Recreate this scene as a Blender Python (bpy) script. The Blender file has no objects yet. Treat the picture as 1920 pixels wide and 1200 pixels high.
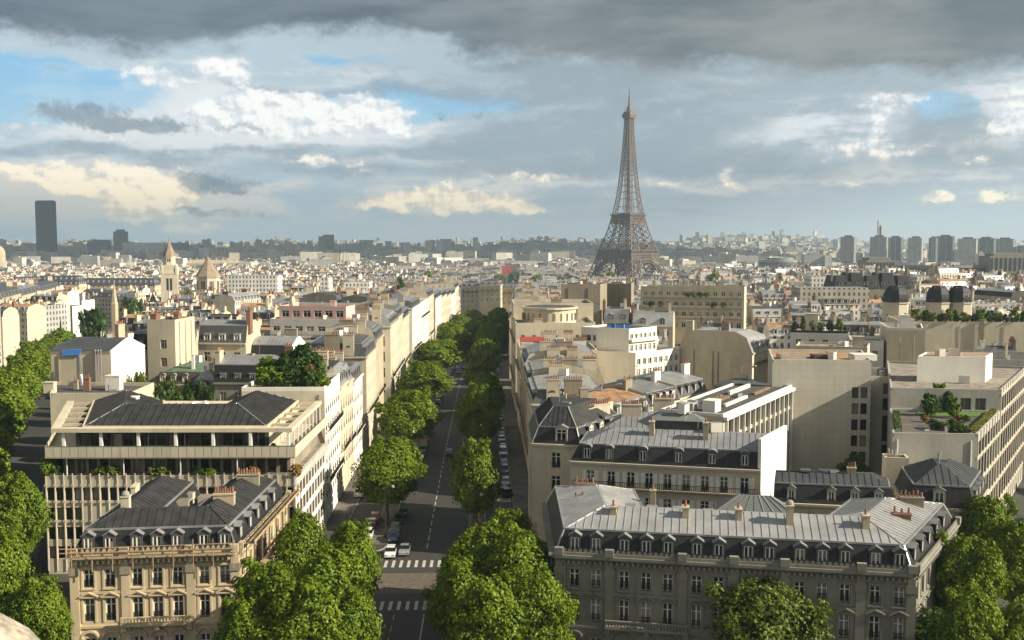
import bpy, math, random
from mathutils import Vector, Matrix
C = bpy.context.scene.collection
R = math.radians
sc = bpy.context.scene

# ------------------------------------------------------------------ camera
CAMZ = 50.0                       # eye on the terrace of the arch, 50 m above the street
PITCH = 4.37                      # looking slightly down
FPX = 1950.0                      # focal length in photo pixels (photo 1920 wide)
cd = bpy.data.cameras.new("camera"); cam = bpy.data.objects.new("camera", cd); C.objects.link(cam)
cam.location = (0, 0, CAMZ); cam.rotation_euler = (R(90 - PITCH), 0, 0)
cd.sensor_width = 36; cd.lens = 36 * FPX / 1920; cd.clip_start = 0.3; cd.clip_end = 60000
sc.camera = cam
sc.render.resolution_x = 1024; sc.render.resolution_y = 640

HAZE = 0.00009
EXPO = 0.9
# ------------------------------------------------------------------ render look
sc.view_settings.view_transform = 'Standard'; sc.view_settings.look = 'None'
sc.view_settings.gamma = 1; sc.view_settings.exposure = EXPO
sc.render.engine = 'CYCLES'
cy = sc.cycles
cy.max_bounces = 5; cy.diffuse_bounces = 2; cy.glossy_bounces = 2; cy.transmission_bounces = 3
cy.transparent_max_bounces = 8; cy.volume_bounces = 0
cy.caustics_reflective = False; cy.caustics_refractive = False
cy.sample_clamp_indirect = 6
cy.use_denoising = True

# ------------------------------------------------------------------ sun
SUN_EL, SUN_AZ = 30.0, 103.0      # azimuth clockwise from the view direction (+Y); evening sun, right and a little behind
sl = bpy.data.lights.new("sun", 'SUN'); sun = bpy.data.objects.new("sun", sl); C.objects.link(sun)
sl.energy = 5.0; sl.angle = R(0.5); sl.color = (1.0, 0.90, 0.72)
sdir = Vector((math.sin(R(SUN_AZ)) * math.cos(R(SUN_EL)), math.cos(R(SUN_AZ)) * math.cos(R(SUN_EL)), math.sin(R(SUN_EL))))
sun.rotation_euler = sdir.to_track_quat('Z', 'Y').to_euler()
sun.location = (300, -100, 200)

# ------------------------------------------------------------------ world: clear sky behind layers of cloud
def ae(px, py):
    """azimuth and elevation in degrees of a direction given in photo pixels"""
    xr = (px - 960) / FPX; yr = -(py - 600) / FPX; t = R(PITCH)
    d = Vector((xr, math.cos(t) + yr * math.sin(t), -math.sin(t) + yr * math.cos(t))).normalized()
    return math.degrees(math.atan2(d.x, d.y)), math.degrees(math.asin(d.z))

def build_world():
    w = bpy.data.worlds.new("World"); sc.world = w; w.use_nodes = True
    nt = w.node_tree; nt.nodes.clear(); L = nt.links
    def sock(s, v):
        if isinstance(v, (int, float)): s.default_value = v
        elif isinstance(v, (tuple, list)): s.default_value = tuple(v) + ((1,) if len(v) == 3 and len(s.default_value) == 4 else ())
        else: L.new(v, s)
    def m(op, a, b=0.0, c=None, clamp=False):
        n = nt.nodes.new('ShaderNodeMath'); n.operation = op; n.use_clamp = clamp
        sock(n.inputs[0], a); sock(n.inputs[1], b)
        if c is not None: sock(n.inputs[2], c)
        return n.outputs[0]
    def vm(op, a, b=(0, 0, 0), c=None):
        n = nt.nodes.new('ShaderNodeVectorMath'); n.operation = op
        sock(n.inputs[0], a); sock(n.inputs[1], b)
        if c is not None: sock(n.inputs[2], c)
        return n.outputs['Value'] if op in ('DOT_PRODUCT', 'LENGTH') else n.outputs[0]
    def comb(x, y, z=0.0):
        n = nt.nodes.new('ShaderNodeCombineXYZ'); sock(n.inputs[0], x); sock(n.inputs[1], y); sock(n.inputs[2], z); return n.outputs[0]
    def noise(vec, scale, detail=8, rough=0.55, col=False, dist=0.0):
        n = nt.nodes.new('ShaderNodeTexNoise'); L.new(vec, n.inputs['Vector'])
        n.inputs['Scale'].default_value = scale; n.inputs['Detail'].default_value = detail
        n.inputs['Roughness'].default_value = rough; n.inputs['Distortion'].default_value = dist
        return n.outputs['Color' if col else 'Fac']
    def smooth(x, lo, hi):
        n = nt.nodes.new('ShaderNodeMapRange'); n.interpolation_type = 'SMOOTHSTEP'
        sock(n.inputs[0], x); n.inputs[1].default_value = lo; n.inputs[2].default_value = hi
        return n.outputs[0]
    def mix(f, a, b):
        n = nt.nodes.new('ShaderNodeMix'); n.data_type = 'RGBA'
        sock(n.inputs[0], f); sock(n.inputs[6], a); sock(n.inputs[7], b); return n.outputs[2]
    tc = nt.nodes.new('ShaderNodeTexCoord'); d = tc.outputs['Generated']
    sp = nt.nodes.new('ShaderNodeSeparateXYZ'); L.new(d, sp.inputs[0])
    az = m('MULTIPLY', m('ARCTAN2', sp.outputs[0], sp.outputs[1]), 57.2958)
    el = m('MULTIPLY', m('ARCSINE', sp.outputs[2]), 57.2958)
    p0 = comb(az, el)
    # ragged edges: the flat map is pushed about by noise before the cloud banks are laid in it
    st = comb(m('MULTIPLY', az, 0.5), m('MULTIPLY', el, 1.0))
    wv = noise(st, 0.38, 7, 0.5, col=True)
    warp = vm('MULTIPLY', vm('SUBTRACT', wv, (0.5, 0.5, 0.5)), (7.5, 2.8, 0))
    wv2 = noise(p0, 0.9, 6, 0.6, col=True)
    warp2 = vm('MULTIPLY', vm('SUBTRACT', wv2, (0.5, 0.5, 0.5)), (2.0, 1.3, 0))
    pa = vm('ADD', p0, warp)
    pb = vm('ADD', p0, warp2)
    def field(p, blobs):
        tot = None
        for (px, py, rx, ry, a) in blobs:
            A, E = ae(px, py); ra = rx / 1950 * 57.3; re = ry / 1950 * 57.3
            q = vm('MULTIPLY_ADD', p, (1 / ra, 1 / re, 0), (-A / ra, -E / re, 0))
            tot = m('MULTIPLY_ADD', m('POWER', 0.36788, vm('DOT_PRODUCT', q, q)), a, tot if tot is not None else 0.0)
        return tot
    st2 = comb(m('MULTIPLY', az, 0.13), m('MULTIPLY', el, 0.62))
    strat = noise(st2, 1.0, 9, 0.58)            # long flat banks
    strat2 = noise(comb(m('MULTIPLY', az, 0.28), m('MULTIPLY', el, 1.7)), 1.0, 7, 0.55)
    fluff = noise(comb(m('MULTIPLY', az, .72), m('MULTIPLY', el, 1.35)), 0.5, 10, 0.52)
    fine = noise(comb(az, m('MULTIPLY', el, 1.2)), 2.2, 8, 0.6)
    K = 10.0 / 2 ** EXPO
    def c(r, g, b):
        f = lambda v: (v / 255 / 12.92 if v / 255 < .04045 else ((v / 255 + .055) / 1.055) ** 2.4) * K
        return (f(r), f(g), f(b))
    # clear air
    sky = nt.nodes.new('ShaderNodeTexSky'); sky.sky_type = 'NISHITA'; sky.sun_disc = False
    sky.sun_elevation = R(SUN_EL); sky.sun_rotation = R(SUN_AZ); sky.altitude = 100; sky.dust_density = 2.0; sky.air_density = 1.0
    clear = mix(0.72, sky.outputs[0], mix(smooth(el, 1.5, 9), c(180, 212, 228), c(116, 188, 232)))
    # pale middle layer, then soft bright veils and grey-blue shade banks in it
    big = m('ADD', m('MULTIPLY', m('SUBTRACT', strat, 0.5), .7), m('MULTIPLY', m('SUBTRACT', strat2, 0.5), .9)); med = m('SUBTRACT', fluff, 0.5); fin = m('SUBTRACT', fine, 0.5)
    tone = mix(smooth(el, 0.2, 4.5), mix(smooth(az, -26, 6), c(176, 208, 224), c(186, 202, 210)), mix(smooth(az, -22, 12), c(190, 211, 223), c(170, 186, 196)))
    blue = field(pa, [(40, 150, 190, 44, 2.2), (760, 192, 180, 34, 1.5), (1765, 190, 70, 24, 1.6), (690, 104, 90, 12, .55), (600, 110, 60, 10, .4), (940, 190, 60, 22, .5), (60, 205, 110, 22, .6)])
    bm = smooth(m('SUBTRACT', m('ADD', blue, m('MULTIPLY', med, 0.9)), 0.0), 0.28, 0.75)
    col = mix(bm, tone, clear)
    veil = field(pa, [(310, 200, 250, 62, 1.15), (590, 232, 250, 40, 1.1), (220, 360, 300, 60, .7), (250, 265, 330, 16, .5), (560, 300, 320, 14, .5), (900, 300, 180, 16, .7), (1010, 340, 170, 14, .6), (200, 380, 260, 50, .55), (860, 365, 230, 34, .7),
                      (1330, 150, 90, 16, .8), (1600, 250, 170, 50, .75), (1880, 215, 100, 50, .9), (1420, 265, 120, 22, .5), (1760, 330, 240, 22, .6), (1330, 352, 170, 14, .6), (130, 335, 170, 30, .6), (700, 140, 160, 16, .6)])
    vm_ = smooth(m('ADD', m('ADD', veil, m('MULTIPLY', big, 1.9)), m('ADD', m('MULTIPLY', med, 1.5), m('MULTIPLY', fin, .55))), 0.15, 0.95)
    col = mix(m('MULTIPLY', m('MULTIPLY', vm_, 0.85), m('SUBTRACT', 1.0, m('MULTIPLY', bm, 0.75))), col, mix(smooth(el, 1.5, 6), c(238, 234, 222), c(238, 243, 246)))
    shade = field(pa, [(250, 285, 420, 26, .8), (1040, 290, 200, 46, .8), (1150, 240, 260, 70, .8), (1330, 300, 240, 36, .6), (1120, 140, 420, 46, .8), (660, 330, 260, 20, .6),
                       (820, 285, 260, 18, .5), (1770, 235, 110, 46, 1.1), (1880, 300, 140, 26, .5), (460, 170, 120, 14, .6), (640, 160, 200, 18, .5), (1500, 330, 200, 26, .4), (1250, 400, 420, 16, .5), (430, 345, 60, 16, .6)])
    sh = smooth(m('ADD', m('ADD', shade, m('MULTIPLY', m('ADD', med, big), 1.3)), m('MULTIPLY', fin, .6)), 0.25, 0.9)
    col = mix(m('MULTIPLY', sh, 0.85), col, mix(smooth(az, -20, 10), c(142, 166, 184), c(150, 166, 177)))
    # sunlit cumulus: heaps of rounded heads
    wb = [(420, 128, 42, 24, 1.2), (500, 200, 90, 26, 1.0), (470, 185, 40, 18, .9), (545, 190, 40, 18, 1.0), (590, 203, 40, 16, 1.0), (640, 225, 40, 16, .8), (668, 208, 26, 18, 1.2), (690, 226, 40, 22, 1.1), (735, 232, 24, 18, 1.1), (765, 250, 34, 7, .9), (540, 232, 160, 16, .8),
          (110, 318, 44, 16, 1.0), (60, 335, 60, 14, .7), (170, 330, 46, 20, 1.0), (235, 335, 60, 26, 1.15), (300, 340, 48, 24, 1.2), (335, 360, 34, 26, 1.1), (290, 378, 60, 26, 1.0), (225, 388, 34, 20, .9), (250, 410, 50, 10, .7), (360, 428, 60, 9, .9), (120, 350, 130, 16, .6),
          (745, 374, 26, 16, 1.0), (700, 388, 34, 12, .9), (800, 360, 40, 16, 1.0), (850, 368, 44, 20, 1.1), (900, 378, 40, 18, 1.0), (950, 385, 50, 14, .9), (1000, 396, 34, 10, .8), (830, 392, 90, 12, .7), (1650, 215, 20, 26, .9), (1640, 250, 30, 26, .6), (1700, 185, 50, 14, .7), (1905, 195, 36, 30, .9),
          (1775, 366, 22, 11, 1.0), (1740, 372, 30, 5, .7), (1870, 368, 36, 10, .9), (1365, 335, 18, 18, .8), (1385, 350, 20, 12, .7), (210, 255, 40, 8, .6), (575, 300, 40, 9, .6), (690, 322, 40, 9, .5), (1220, 345, 40, 9, .6), (1700, 280, 90, 18, .5), (1560, 275, 60, 14, .4)]
    wb += [(320, 150, 60, 22, .7), (250, 130, 60, 14, .55), (700, 205, 90, 30, .7), (480, 250, 90, 12, .7), (420, 215, 60, 24, .7), (1560, 300, 40, 8, .55), (640, 305, 60, 9, .55), (1040, 330, 60, 10, .55), (940, 330, 70, 10, .6), (1580, 345, 50, 7, .5), (1300, 340, 40, 8, .5), (1830, 300, 40, 10, .5), (20, 320, 40, 14, .8), (1880, 240, 40, 20, .7), (1490, 255, 50, 9, .5), (30, 240, 60, 12, .6)]
    white = field(pb, wb)
    bump = noise(comb(az, m('MULTIPLY', el, 1.2)), 0.8, 8, 0.58)
    bump2 = noise(vm('ADD', comb(az, m('MULTIPLY', el, 1.2)), (0.2, 0.32, 0)), 0.8, 8, 0.58)
    wn = m('ADD', m('ADD', white, m('MULTIPLY', med, 0.8)), m('ADD', m('MULTIPLY', m('SUBTRACT', bump, 0.5), 1.2), m('MULTIPLY', fin, .35)))
    wm = m('ADD', m('MULTIPLY', smooth(wn, 0.05, 1.0), 0.52), m('MULTIPLY', smooth(wn, 0.42, 0.68), 0.48))
    relief = m('ADD', m('MULTIPLY', m('SUBTRACT', bump, bump2), 3.0), m('ADD', m('MULTIPLY', m('ADD', big, med), 1.2), m('MULTIPLY', m('SUBTRACT', wn, .7), .25)))
    lit = smooth(relief, -0.42, 0.36)
    wcol = mix(lit, mix(smooth(el, 1.0, 6.0), c(240, 228, 204), c(214, 222, 230)), mix(smooth(el, 2.0, 6.5), c(292, 274, 238), c(262, 262, 259)))
    col = mix(wm, col, wcol)
    # the air thickens to one pale tone along the horizon
    col = mix(m('MULTIPLY', smooth(el, 1.6, -0.1), 0.72), col, mix(smooth(az, -26, 4), c(186, 218, 234), c(208, 218, 222)))
    # small dark rags of low cloud
    dark = field(pb, [(140, 210, 75, 20, 1.0), (205, 238, 55, 14, .8), (295, 236, 62, 14, 1.0), (400, 345, 60, 18, .8), (440, 360, 40, 10, .6), (370, 398, 70, 8, .7), (490, 407, 90, 8, .5),
                      (830, 222, 26, 12, .55), (900, 215, 30, 14, .5), (460, 240, 60, 9, .6), (355, 335, 30, 14, .6)])
    dm = smooth(m('ADD', dark, m('MULTIPLY', m('SUBTRACT', fine, 0.5), 1.2)), 0.25, 0.85)
    col = mix(m('MULTIPLY', dm, 0.8), col, mix(lit, c(120, 140, 155), c(142, 158, 168)))
    # the dark ceiling overhead: its lower edge follows the cloud base and is torn
    A = [ae(px, 100)[0] for px in (0, 300, 420, 520, 700, 900, 1200, 1500, 1920)]
    cr = nt.nodes.new('ShaderNodeFloatCurve')
    x01 = m('DIVIDE', m('ADD', az, 60.0), 120.0)
    cvs = cr.mapping.curves[0]
    pts = [(0, 10.1), (A[0], 10.1), (A[1], 9.5), (A[2], 10.0), (A[3], 10.7), (A[4], 10.9), (A[5], 9.9), (A[6], 9.3), (A[7], 8.7), (A[8], 8.3), (60, 8.5)]
    pts = [(max(-59.9, a) if i else -60, e) for i, (a, e) in enumerate(pts)]
    cvs.points[0].location = ((pts[0][0] + 60) / 120, pts[0][1] / 20); cvs.points[1].location = ((pts[-1][0] + 60) / 120, pts[-1][1] / 20)
    for a, e in pts[1:-1]: cvs.points.new((a + 60) / 120, e / 20)
    cr.mapping.update(); sock(cr.inputs['Value'], x01)
    base = m('MULTIPLY', cr.outputs[0], 20.0)
    over = m('ADD', m('SUBTRACT', el, base), m('MULTIPLY', m('SUBTRACT', noise(st, 0.42, 9, 0.55), 0.5), 3.2))
    om = smooth(m('ADD', over, m('MULTIPLY', m('ADD', med, m('MULTIPLY', fin, .6)), 1.5)), -0.5, 0.8)
    dn = noise(comb(m('MULTIPLY', az, 0.09), m('MULTIPLY', el, 0.3)), 1.0, 5, 0.45)
    lowd = mix(smooth(az, -14, 6), c(80, 97, 113), c(106, 119, 126))
    highd = mix(smooth(az, -14, 10), c(118, 133, 146), c(148, 154, 154))
    deck = mix(smooth(m('ADD', dn, m('ADD', m('MULTIPLY', big, .35), m('MULTIPLY', med, .3))), 0.32, 0.70), lowd, highd)
    col = mix(m('MULTIPLY', om, 0.97), col, deck)
    # beyond the picture the overcast carries on above, thinner towards the sun
    up = smooth(el, 16, 40)
    behind = smooth(m('MULTIPLY', sp.outputs[1], -1.0), -0.25, 0.45)
    col = mix(m('MULTIPLY', m('MAXIMUM', up, behind), 0.9), col, mix(behind, c(80, 90, 104), c(184, 185, 180)))
    low = smooth(el, -0.4, -2.0)
    col = mix(low, col, c(120, 128, 130))
    bg = nt.nodes.new('ShaderNodeBackground'); bg.inputs[1].default_value = 0.1
    L.new(col, bg.inputs[0])
    out = nt.nodes.new('ShaderNodeOutputWorld'); L.new(bg.outputs[0], out.inputs[0])
build_world()
# ------------------------------------------------------------------ materials
M = {}
def nodes_of(name):
    mt = bpy.data.materials.new(name); mt.use_nodes = True; nt = mt.node_tree
    M[name] = mt
    return mt, nt, nt.nodes['Principled BSDF']
def mixn(nt, f, a, b, mode='MIX'):
    n = nt.nodes.new('ShaderNodeMix'); n.data_type = 'RGBA'; n.blend_type = mode
    for i, v in ((0, f), (6, a), (7, b)):
        if isinstance(v, (int, float)): n.inputs[i].default_value = v
        elif isinstance(v, tuple): n.inputs[i].default_value = v + (1,)
        else: nt.links.new(v, n.inputs[i])
    return n.outputs[2]
def noisen(nt, scale, stretch=(1, 1, 1), detail=5, rough=.6):
    g = nt.nodes.new('ShaderNodeNewGeometry'); mp = nt.nodes.new('ShaderNodeMapping')
    mp.inputs['Scale'].default_value = stretch; nt.links.new(g.outputs['Position'], mp.inputs['Vector'])
    n = nt.nodes.new('ShaderNodeTexNoise'); n.inputs['Scale'].default_value = scale; n.inputs['Detail'].default_value = detail; n.inputs['Roughness'].default_value = rough
    nt.links.new(mp.outputs[0], n.inputs['Vector']); return n.outputs['Fac']
def ramp(nt, x, lo, hi):
    n = nt.nodes.new('ShaderNodeMapRange'); n.interpolation_type = 'SMOOTHSTEP'
    nt.links.new(x, n.inputs[0]); n.inputs[1].default_value = lo; n.inputs[2].default_value = hi
    return n.outputs[0]
def mathn(nt, op, a, b=0.0):
    n = nt.nodes.new('ShaderNodeMath'); n.operation = op
    for i, v in ((0, a), (1, b)):
        if isinstance(v, (int, float)): n.inputs[i].default_value = v
        else: nt.links.new(v, n.inputs[i])
    return n.outputs[0]
def dim(c, k): return tuple(min(1, v * k) for v in c)
def stone(name, col, stain=0.5, rough=.9, blotch=1.0):
    """masonry or render: uneven tone, soot streaks running down, tone shifts from house to house"""
    mt, nt, b = nodes_of(name)
    big = ramp(nt, noisen(nt, .22, (1, 1, .5)), .3, .7)
    fine = ramp(nt, noisen(nt, 1.7), .3, .72)
    streak = ramp(nt, noisen(nt, 1.1, (1, 1, .07), 6, .65), .52, .75)
    c = mixn(nt, big, dim(col, 1 - .16 * blotch), dim(col, 1.08))
    c = mixn(nt, mathn(nt, 'MULTIPLY', fine, .25 * blotch), c, dim(col, .75))
    c = mixn(nt, mathn(nt, 'MULTIPLY', streak, stain), c, (col[0] * .42, col[1] * .42, col[2] * .42))
    oi = nt.nodes.new('ShaderNodeObjectInfo')
    c = mixn(nt, mathn(nt, 'MULTIPLY', oi.outputs['Random'], .14), c, dim(col, .62))
    nt.links.new(c, b.inputs['Base Color']); b.inputs['Roughness'].default_value = rough
    return mt
def plain(name, col, rough=.7, metal=0.0, var=.2, scale=1.0, spec=None):
    mt, nt, b = nodes_of(name)
    n = ramp(nt, noisen(nt, scale), .3, .7)
    nt.links.new(mixn(nt, n, dim(col, 1 - var), dim(col, 1 + var)), b.inputs['Base Color'])
    b.inputs['Roughness'].default_value = rough; b.inputs['Metallic'].default_value = metal
    if spec is not None: b.inputs['Specular IOR Level'].default_value = spec
    return mt
stone('stone_warm', (.47, .395, .275), .5)
stone('stone_pale', (.56, .50, .385), .4)
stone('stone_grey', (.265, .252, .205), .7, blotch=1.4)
stone('stone_scrub', (.58, .475, .315), .5, blotch=1.5)
stone('stone_old', (.30, .262, .195), .6, blotch=1.8)
stone('render_cream', (.60, .53, .39), .42, .85, .9)
stone('render_white', (.74, .71, .64), .3, .8, .6)
stone('render_tan', (.53, .465, .35), .55, .9, 1.2)
stone('concrete', (.43, .41, .36), .6, .9, 1.2)
stone('brick_red', (.235, .125, .085), .5)
stone('pink_paint', (.60, .40, .36), .2, .8, .4)
plain('stone_worn', (.34, .30, .235), .95, var=.4, scale=26)
stone('plinth', (.22, .205, .17), .5)
plain('trim_white', (.78, .76, .70), .6, var=.06)
plain('shutter_white', (.66, .66, .62), .6, var=.1, scale=3)
plain('slate', (.019, .020, .022), .6, var=.35, scale=2.2, spec=.3)
plain('dark_sheet', (.036, .037, .037), .55, .1, .3, .7)
plain('iron', (.018, .02, .022), .5, var=.1)
plain('wood_plank', (.36, .25, .14), .8, var=.3, scale=2)
plain('tube_steel', (.30, .25, .20), .5, .5, .2)
plain('pot', (.27, .135, .085), .85, var=.35, scale=3)
plain('copper_green', (.085, .135, .085), .6, var=.4, scale=.8)
plain('rust_roof', (.34, .20, .11), .8, var=.35, scale=.5)
plain('gravel_roof', (.23, .20, .165), .95, var=.35, scale=.6)
plain('bitumen', (.06, .06, .058), .85, var=.35, scale=.6)
plain('lawn', (.075, .16, .025), .9, var=.3, scale=2)
plain('awning_red', (.30, .05, .035), .8, var=.1)
plain('tarp_blue', (.04, .17, .46), .6, var=.2)
plain('white_plastic', (.78, .77, .74), .4, var=.05)
plain('deck_wood', (.20, .12, .07), .85, var=.3)
plain('terracotta', (.42, .17, .08), .85, var=.25)
mt, nt, b = nodes_of('asphalt')
g_ = nt.nodes.new('ShaderNodeNewGeometry'); vo = nt.nodes.new('ShaderNodeTexVoronoi'); vo.inputs['Scale'].default_value = .11; vo.distance = 'CHEBYCHEV'; nt.links.new(g_.outputs['Position'], vo.inputs['Vector'])
wear = ramp(nt, noisen(nt, .35, (1, .05, 1), 4), .35, .7); fi = ramp(nt, noisen(nt, 2.2), .3, .7)
c_ = mixn(nt, mathn(nt, 'MULTIPLY', vo.outputs['Color'], .55), (.040, .038, .036), (.025, .025, .025)); c_ = mixn(nt, mathn(nt, 'MULTIPLY', wear, .5), c_, (.052, .049, .045)); c_ = mixn(nt, mathn(nt, 'MULTIPLY', fi, .35), c_, (.03, .03, .03))
nt.links.new(c_, b.inputs['Base Color']); b.inputs['Roughness'].default_value = .75
plain('pavement', (.105, .096, .084), .9, var=.25, scale=.35)
plain('cobble', (.10, .083, .062), .85, var=.3, scale=1.5)
plain('kerb_stone', (.26, .245, .22), .85, var=.2)
plain('paint_line', (.42, .41, .38), .7, var=.3, scale=2.5)
plain('soil', (.12, .09, .06), .95, var=.3)
plain('bark', (.13, .105, .075), .95, var=.35, scale=3)
plain('rubber', (.018, .018, .018), .8, var=.1)
plain('chrome', (.55, .55, .55), .25, .9, .05)
plain('lamp_glass', (.30, .29, .26), .15, var=.05)
plain('tail_red', (.35, .02, .015), .3, var=.05)
for n_, c_ in (('car_silver', (.42, .43, .44)), ('car_black', (.012, .012, .014)), ('car_navy', (.02, .03, .06)), ('car_white', (.72, .72, .70)), ('car_red', (.38, .03, .025)), ('car_grey', (.11, .115, .12))):
    mt, nt, b = nodes_of(n_); b.inputs['Base Color'].default_value = c_ + (1,); b.inputs['Roughness'].default_value = .32; b.inputs['Coat Weight'].default_value = .6
    b.inputs['Metallic'].default_value = .5 if n_ in ('car_silver', 'car_grey') else 0
def zinc(name, col, metal=.35, rough=.48):
    mt, nt, b = nodes_of(name)
    big = ramp(nt, noisen(nt, .35), .3, .7); fine = ramp(nt, noisen(nt, 2.6, (1, 1, 1), 6), .35, .75)
    c = mixn(nt, big, dim(col, .8), dim(col, 1.15)); c = mixn(nt, mathn(nt, 'MULTIPLY', fine, .35), c, dim(col, .62))
    oi = nt.nodes.new('ShaderNodeObjectInfo'); c = mixn(nt, mathn(nt, 'MULTIPLY', oi.outputs['Random'], .25), c, dim(col, .5))
    nt.links.new(c, b.inputs['Base Color']); b.inputs['Metallic'].default_value = metal; b.inputs['Roughness'].default_value = rough
    nt.links.new(mathn(nt, 'ADD', mathn(nt, 'MULTIPLY', fine, .2), rough - .1), b.inputs['Roughness'])
zinc('zinc', (.34, .345, .35)); zinc('zinc_dark', (.105, .11, .115)); zinc('zinc_pale', (.52, .52, .51), .45, .42)
def glass(name, a, bcol, rough=.08):
    mt, nt, b = nodes_of(name)
    oi = nt.nodes.new('ShaderNodeObjectInfo'); r = ramp(nt, oi.outputs['Random'], .45, .9)
    n = noisen(nt, .9, (1, 1, .3), 2)
    nt.links.new(mixn(nt, mathn(nt, 'MULTIPLY', r, n), a, bcol), b.inputs['Base Color'])
    b.inputs['Roughness'].default_value = rough; b.inputs['Specular IOR Level'].default_value = .6
glass('glass', (.012, .013, .014), (.42, .39, .33)); glass('glass_blue', (.03, .045, .055), (.10, .15, .18)); glass('glass_pale', (.16, .17, .16), (.30, .31, .28), .2)
def leaf(name, ca, cb, cc, pale=1.0):
    mt, nt, b = nodes_of(name); nt.nodes.remove(b)
    o = nt.nodes['Material Output']
    n1 = ramp(nt, noisen(nt, .45), .3, .7); n2 = ramp(nt, noisen(nt, 3.5, (1, 1, 1), 3), .3, .7)
    oi = nt.nodes.new('ShaderNodeObjectInfo')
    c = mixn(nt, n1, ca, cb); c = mixn(nt, mathn(nt, 'MULTIPLY', n2, .6), c, cc); c = mixn(nt, mathn(nt, 'MULTIPLY', oi.outputs['Random'], .35), c, dim(ca, .8))
    d = nt.nodes.new('ShaderNodeBsdfDiffuse'); t = nt.nodes.new('ShaderNodeBsdfTranslucent'); g = nt.nodes.new('ShaderNodeBsdfGlossy'); g.inputs['Roughness'].default_value = .45
    nt.links.new(c, d.inputs[0]); nt.links.new(mixn(nt, .5, c, (.20, .28, .008)), t.inputs[0]); g.inputs[0].default_value = (.5, .6, .35, 1)
    s = nt.nodes.new('ShaderNodeMixShader'); s.inputs[0].default_value = .26; nt.links.new(d.outputs[0], s.inputs[1]); nt.links.new(t.outputs[0], s.inputs[2])
    s2 = nt.nodes.new('ShaderNodeMixShader'); s2.inputs[0].default_value = .03; nt.links.new(s.outputs[0], s2.inputs[1]); nt.links.new(g.outputs[0], s2.inputs[2])
    nt.links.new(s2.outputs[0], o.inputs[0])
leaf('leaf_plane', (.115, .185, .012), (.22, .28, .018), (.045, .088, .010))
leaf('leaf_dark', (.03, .075, .016), (.05, .10, .018), (.02, .045, .012))
leaf('leaf_olive', (.095, .135, .022), (.14, .17, .026), (.05, .075, .016))
leaf('leaf_autumn', (.30, .13, .03), (.22, .16, .03), (.12, .06, .02))
def far_wall(name, col, bay=2.5, st=3.1, dark=.05, wfrac=.42, hfrac=.55, vari=True):
    """wall of a house too far away to carry window objects: rows of dark openings are its surface pattern"""
    mt, nt, b = nodes_of(name)
    g = nt.nodes.new('ShaderNodeNewGeometry'); s = nt.nodes.new('ShaderNodeSeparateXYZ'); nt.links.new(g.outputs['Normal'], s.inputs[0])
    p = nt.nodes.new('ShaderNodeSeparateXYZ'); nt.links.new(g.outputs['Position'], p.inputs[0])
    u = mathn(nt, 'SUBTRACT', mathn(nt, 'MULTIPLY', p.outputs[1], s.outputs[0]), mathn(nt, 'MULTIPLY', p.outputs[0], s.outputs[1]))
    fu = mathn(nt, 'ABSOLUTE', mathn(nt, 'SUBTRACT', mathn(nt, 'FRACT', mathn(nt, 'DIVIDE', u, bay)), .5))
    fz = mathn(nt, 'ABSOLUTE', mathn(nt, 'SUBTRACT', mathn(nt, 'FRACT', mathn(nt, 'DIVIDE', p.outputs[2], st)), .5))
    win = mathn(nt, 'MULTIPLY', mathn(nt, 'LESS_THAN', fu, wfrac / 2), mathn(nt, 'LESS_THAN', fz, hfrac / 2))
    n = ramp(nt, noisen(nt, .15, (1, 1, .5)), .3, .7)
    n2 = noisen(nt, .013, (1, 1, .2), 3)
    c = mixn(nt, n, dim(col, .82), dim(col, 1.1))
    c = mixn(nt, mathn(nt, 'MULTIPLY', ramp(nt, n2, .45, .6), .3), c, dim(col, .55))
    c = mixn(nt, mathn(nt, 'MULTIPLY', win, .92), c, (dark, dark, dark * 1.05))
    nt.links.new(c, b.inputs['Base Color']); b.inputs['Roughness'].default_value = .85
FARW = ['far_cream', 'far_warm', 'far_white', 'far_grey', 'far_tan']
for n_, c_ in zip(FARW, ((.66, .61, .52), (.57, .50, .39), (.76, .74, .69), (.46, .45, .42), (.50, .45, .36))): far_wall(n_, c_)

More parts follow.
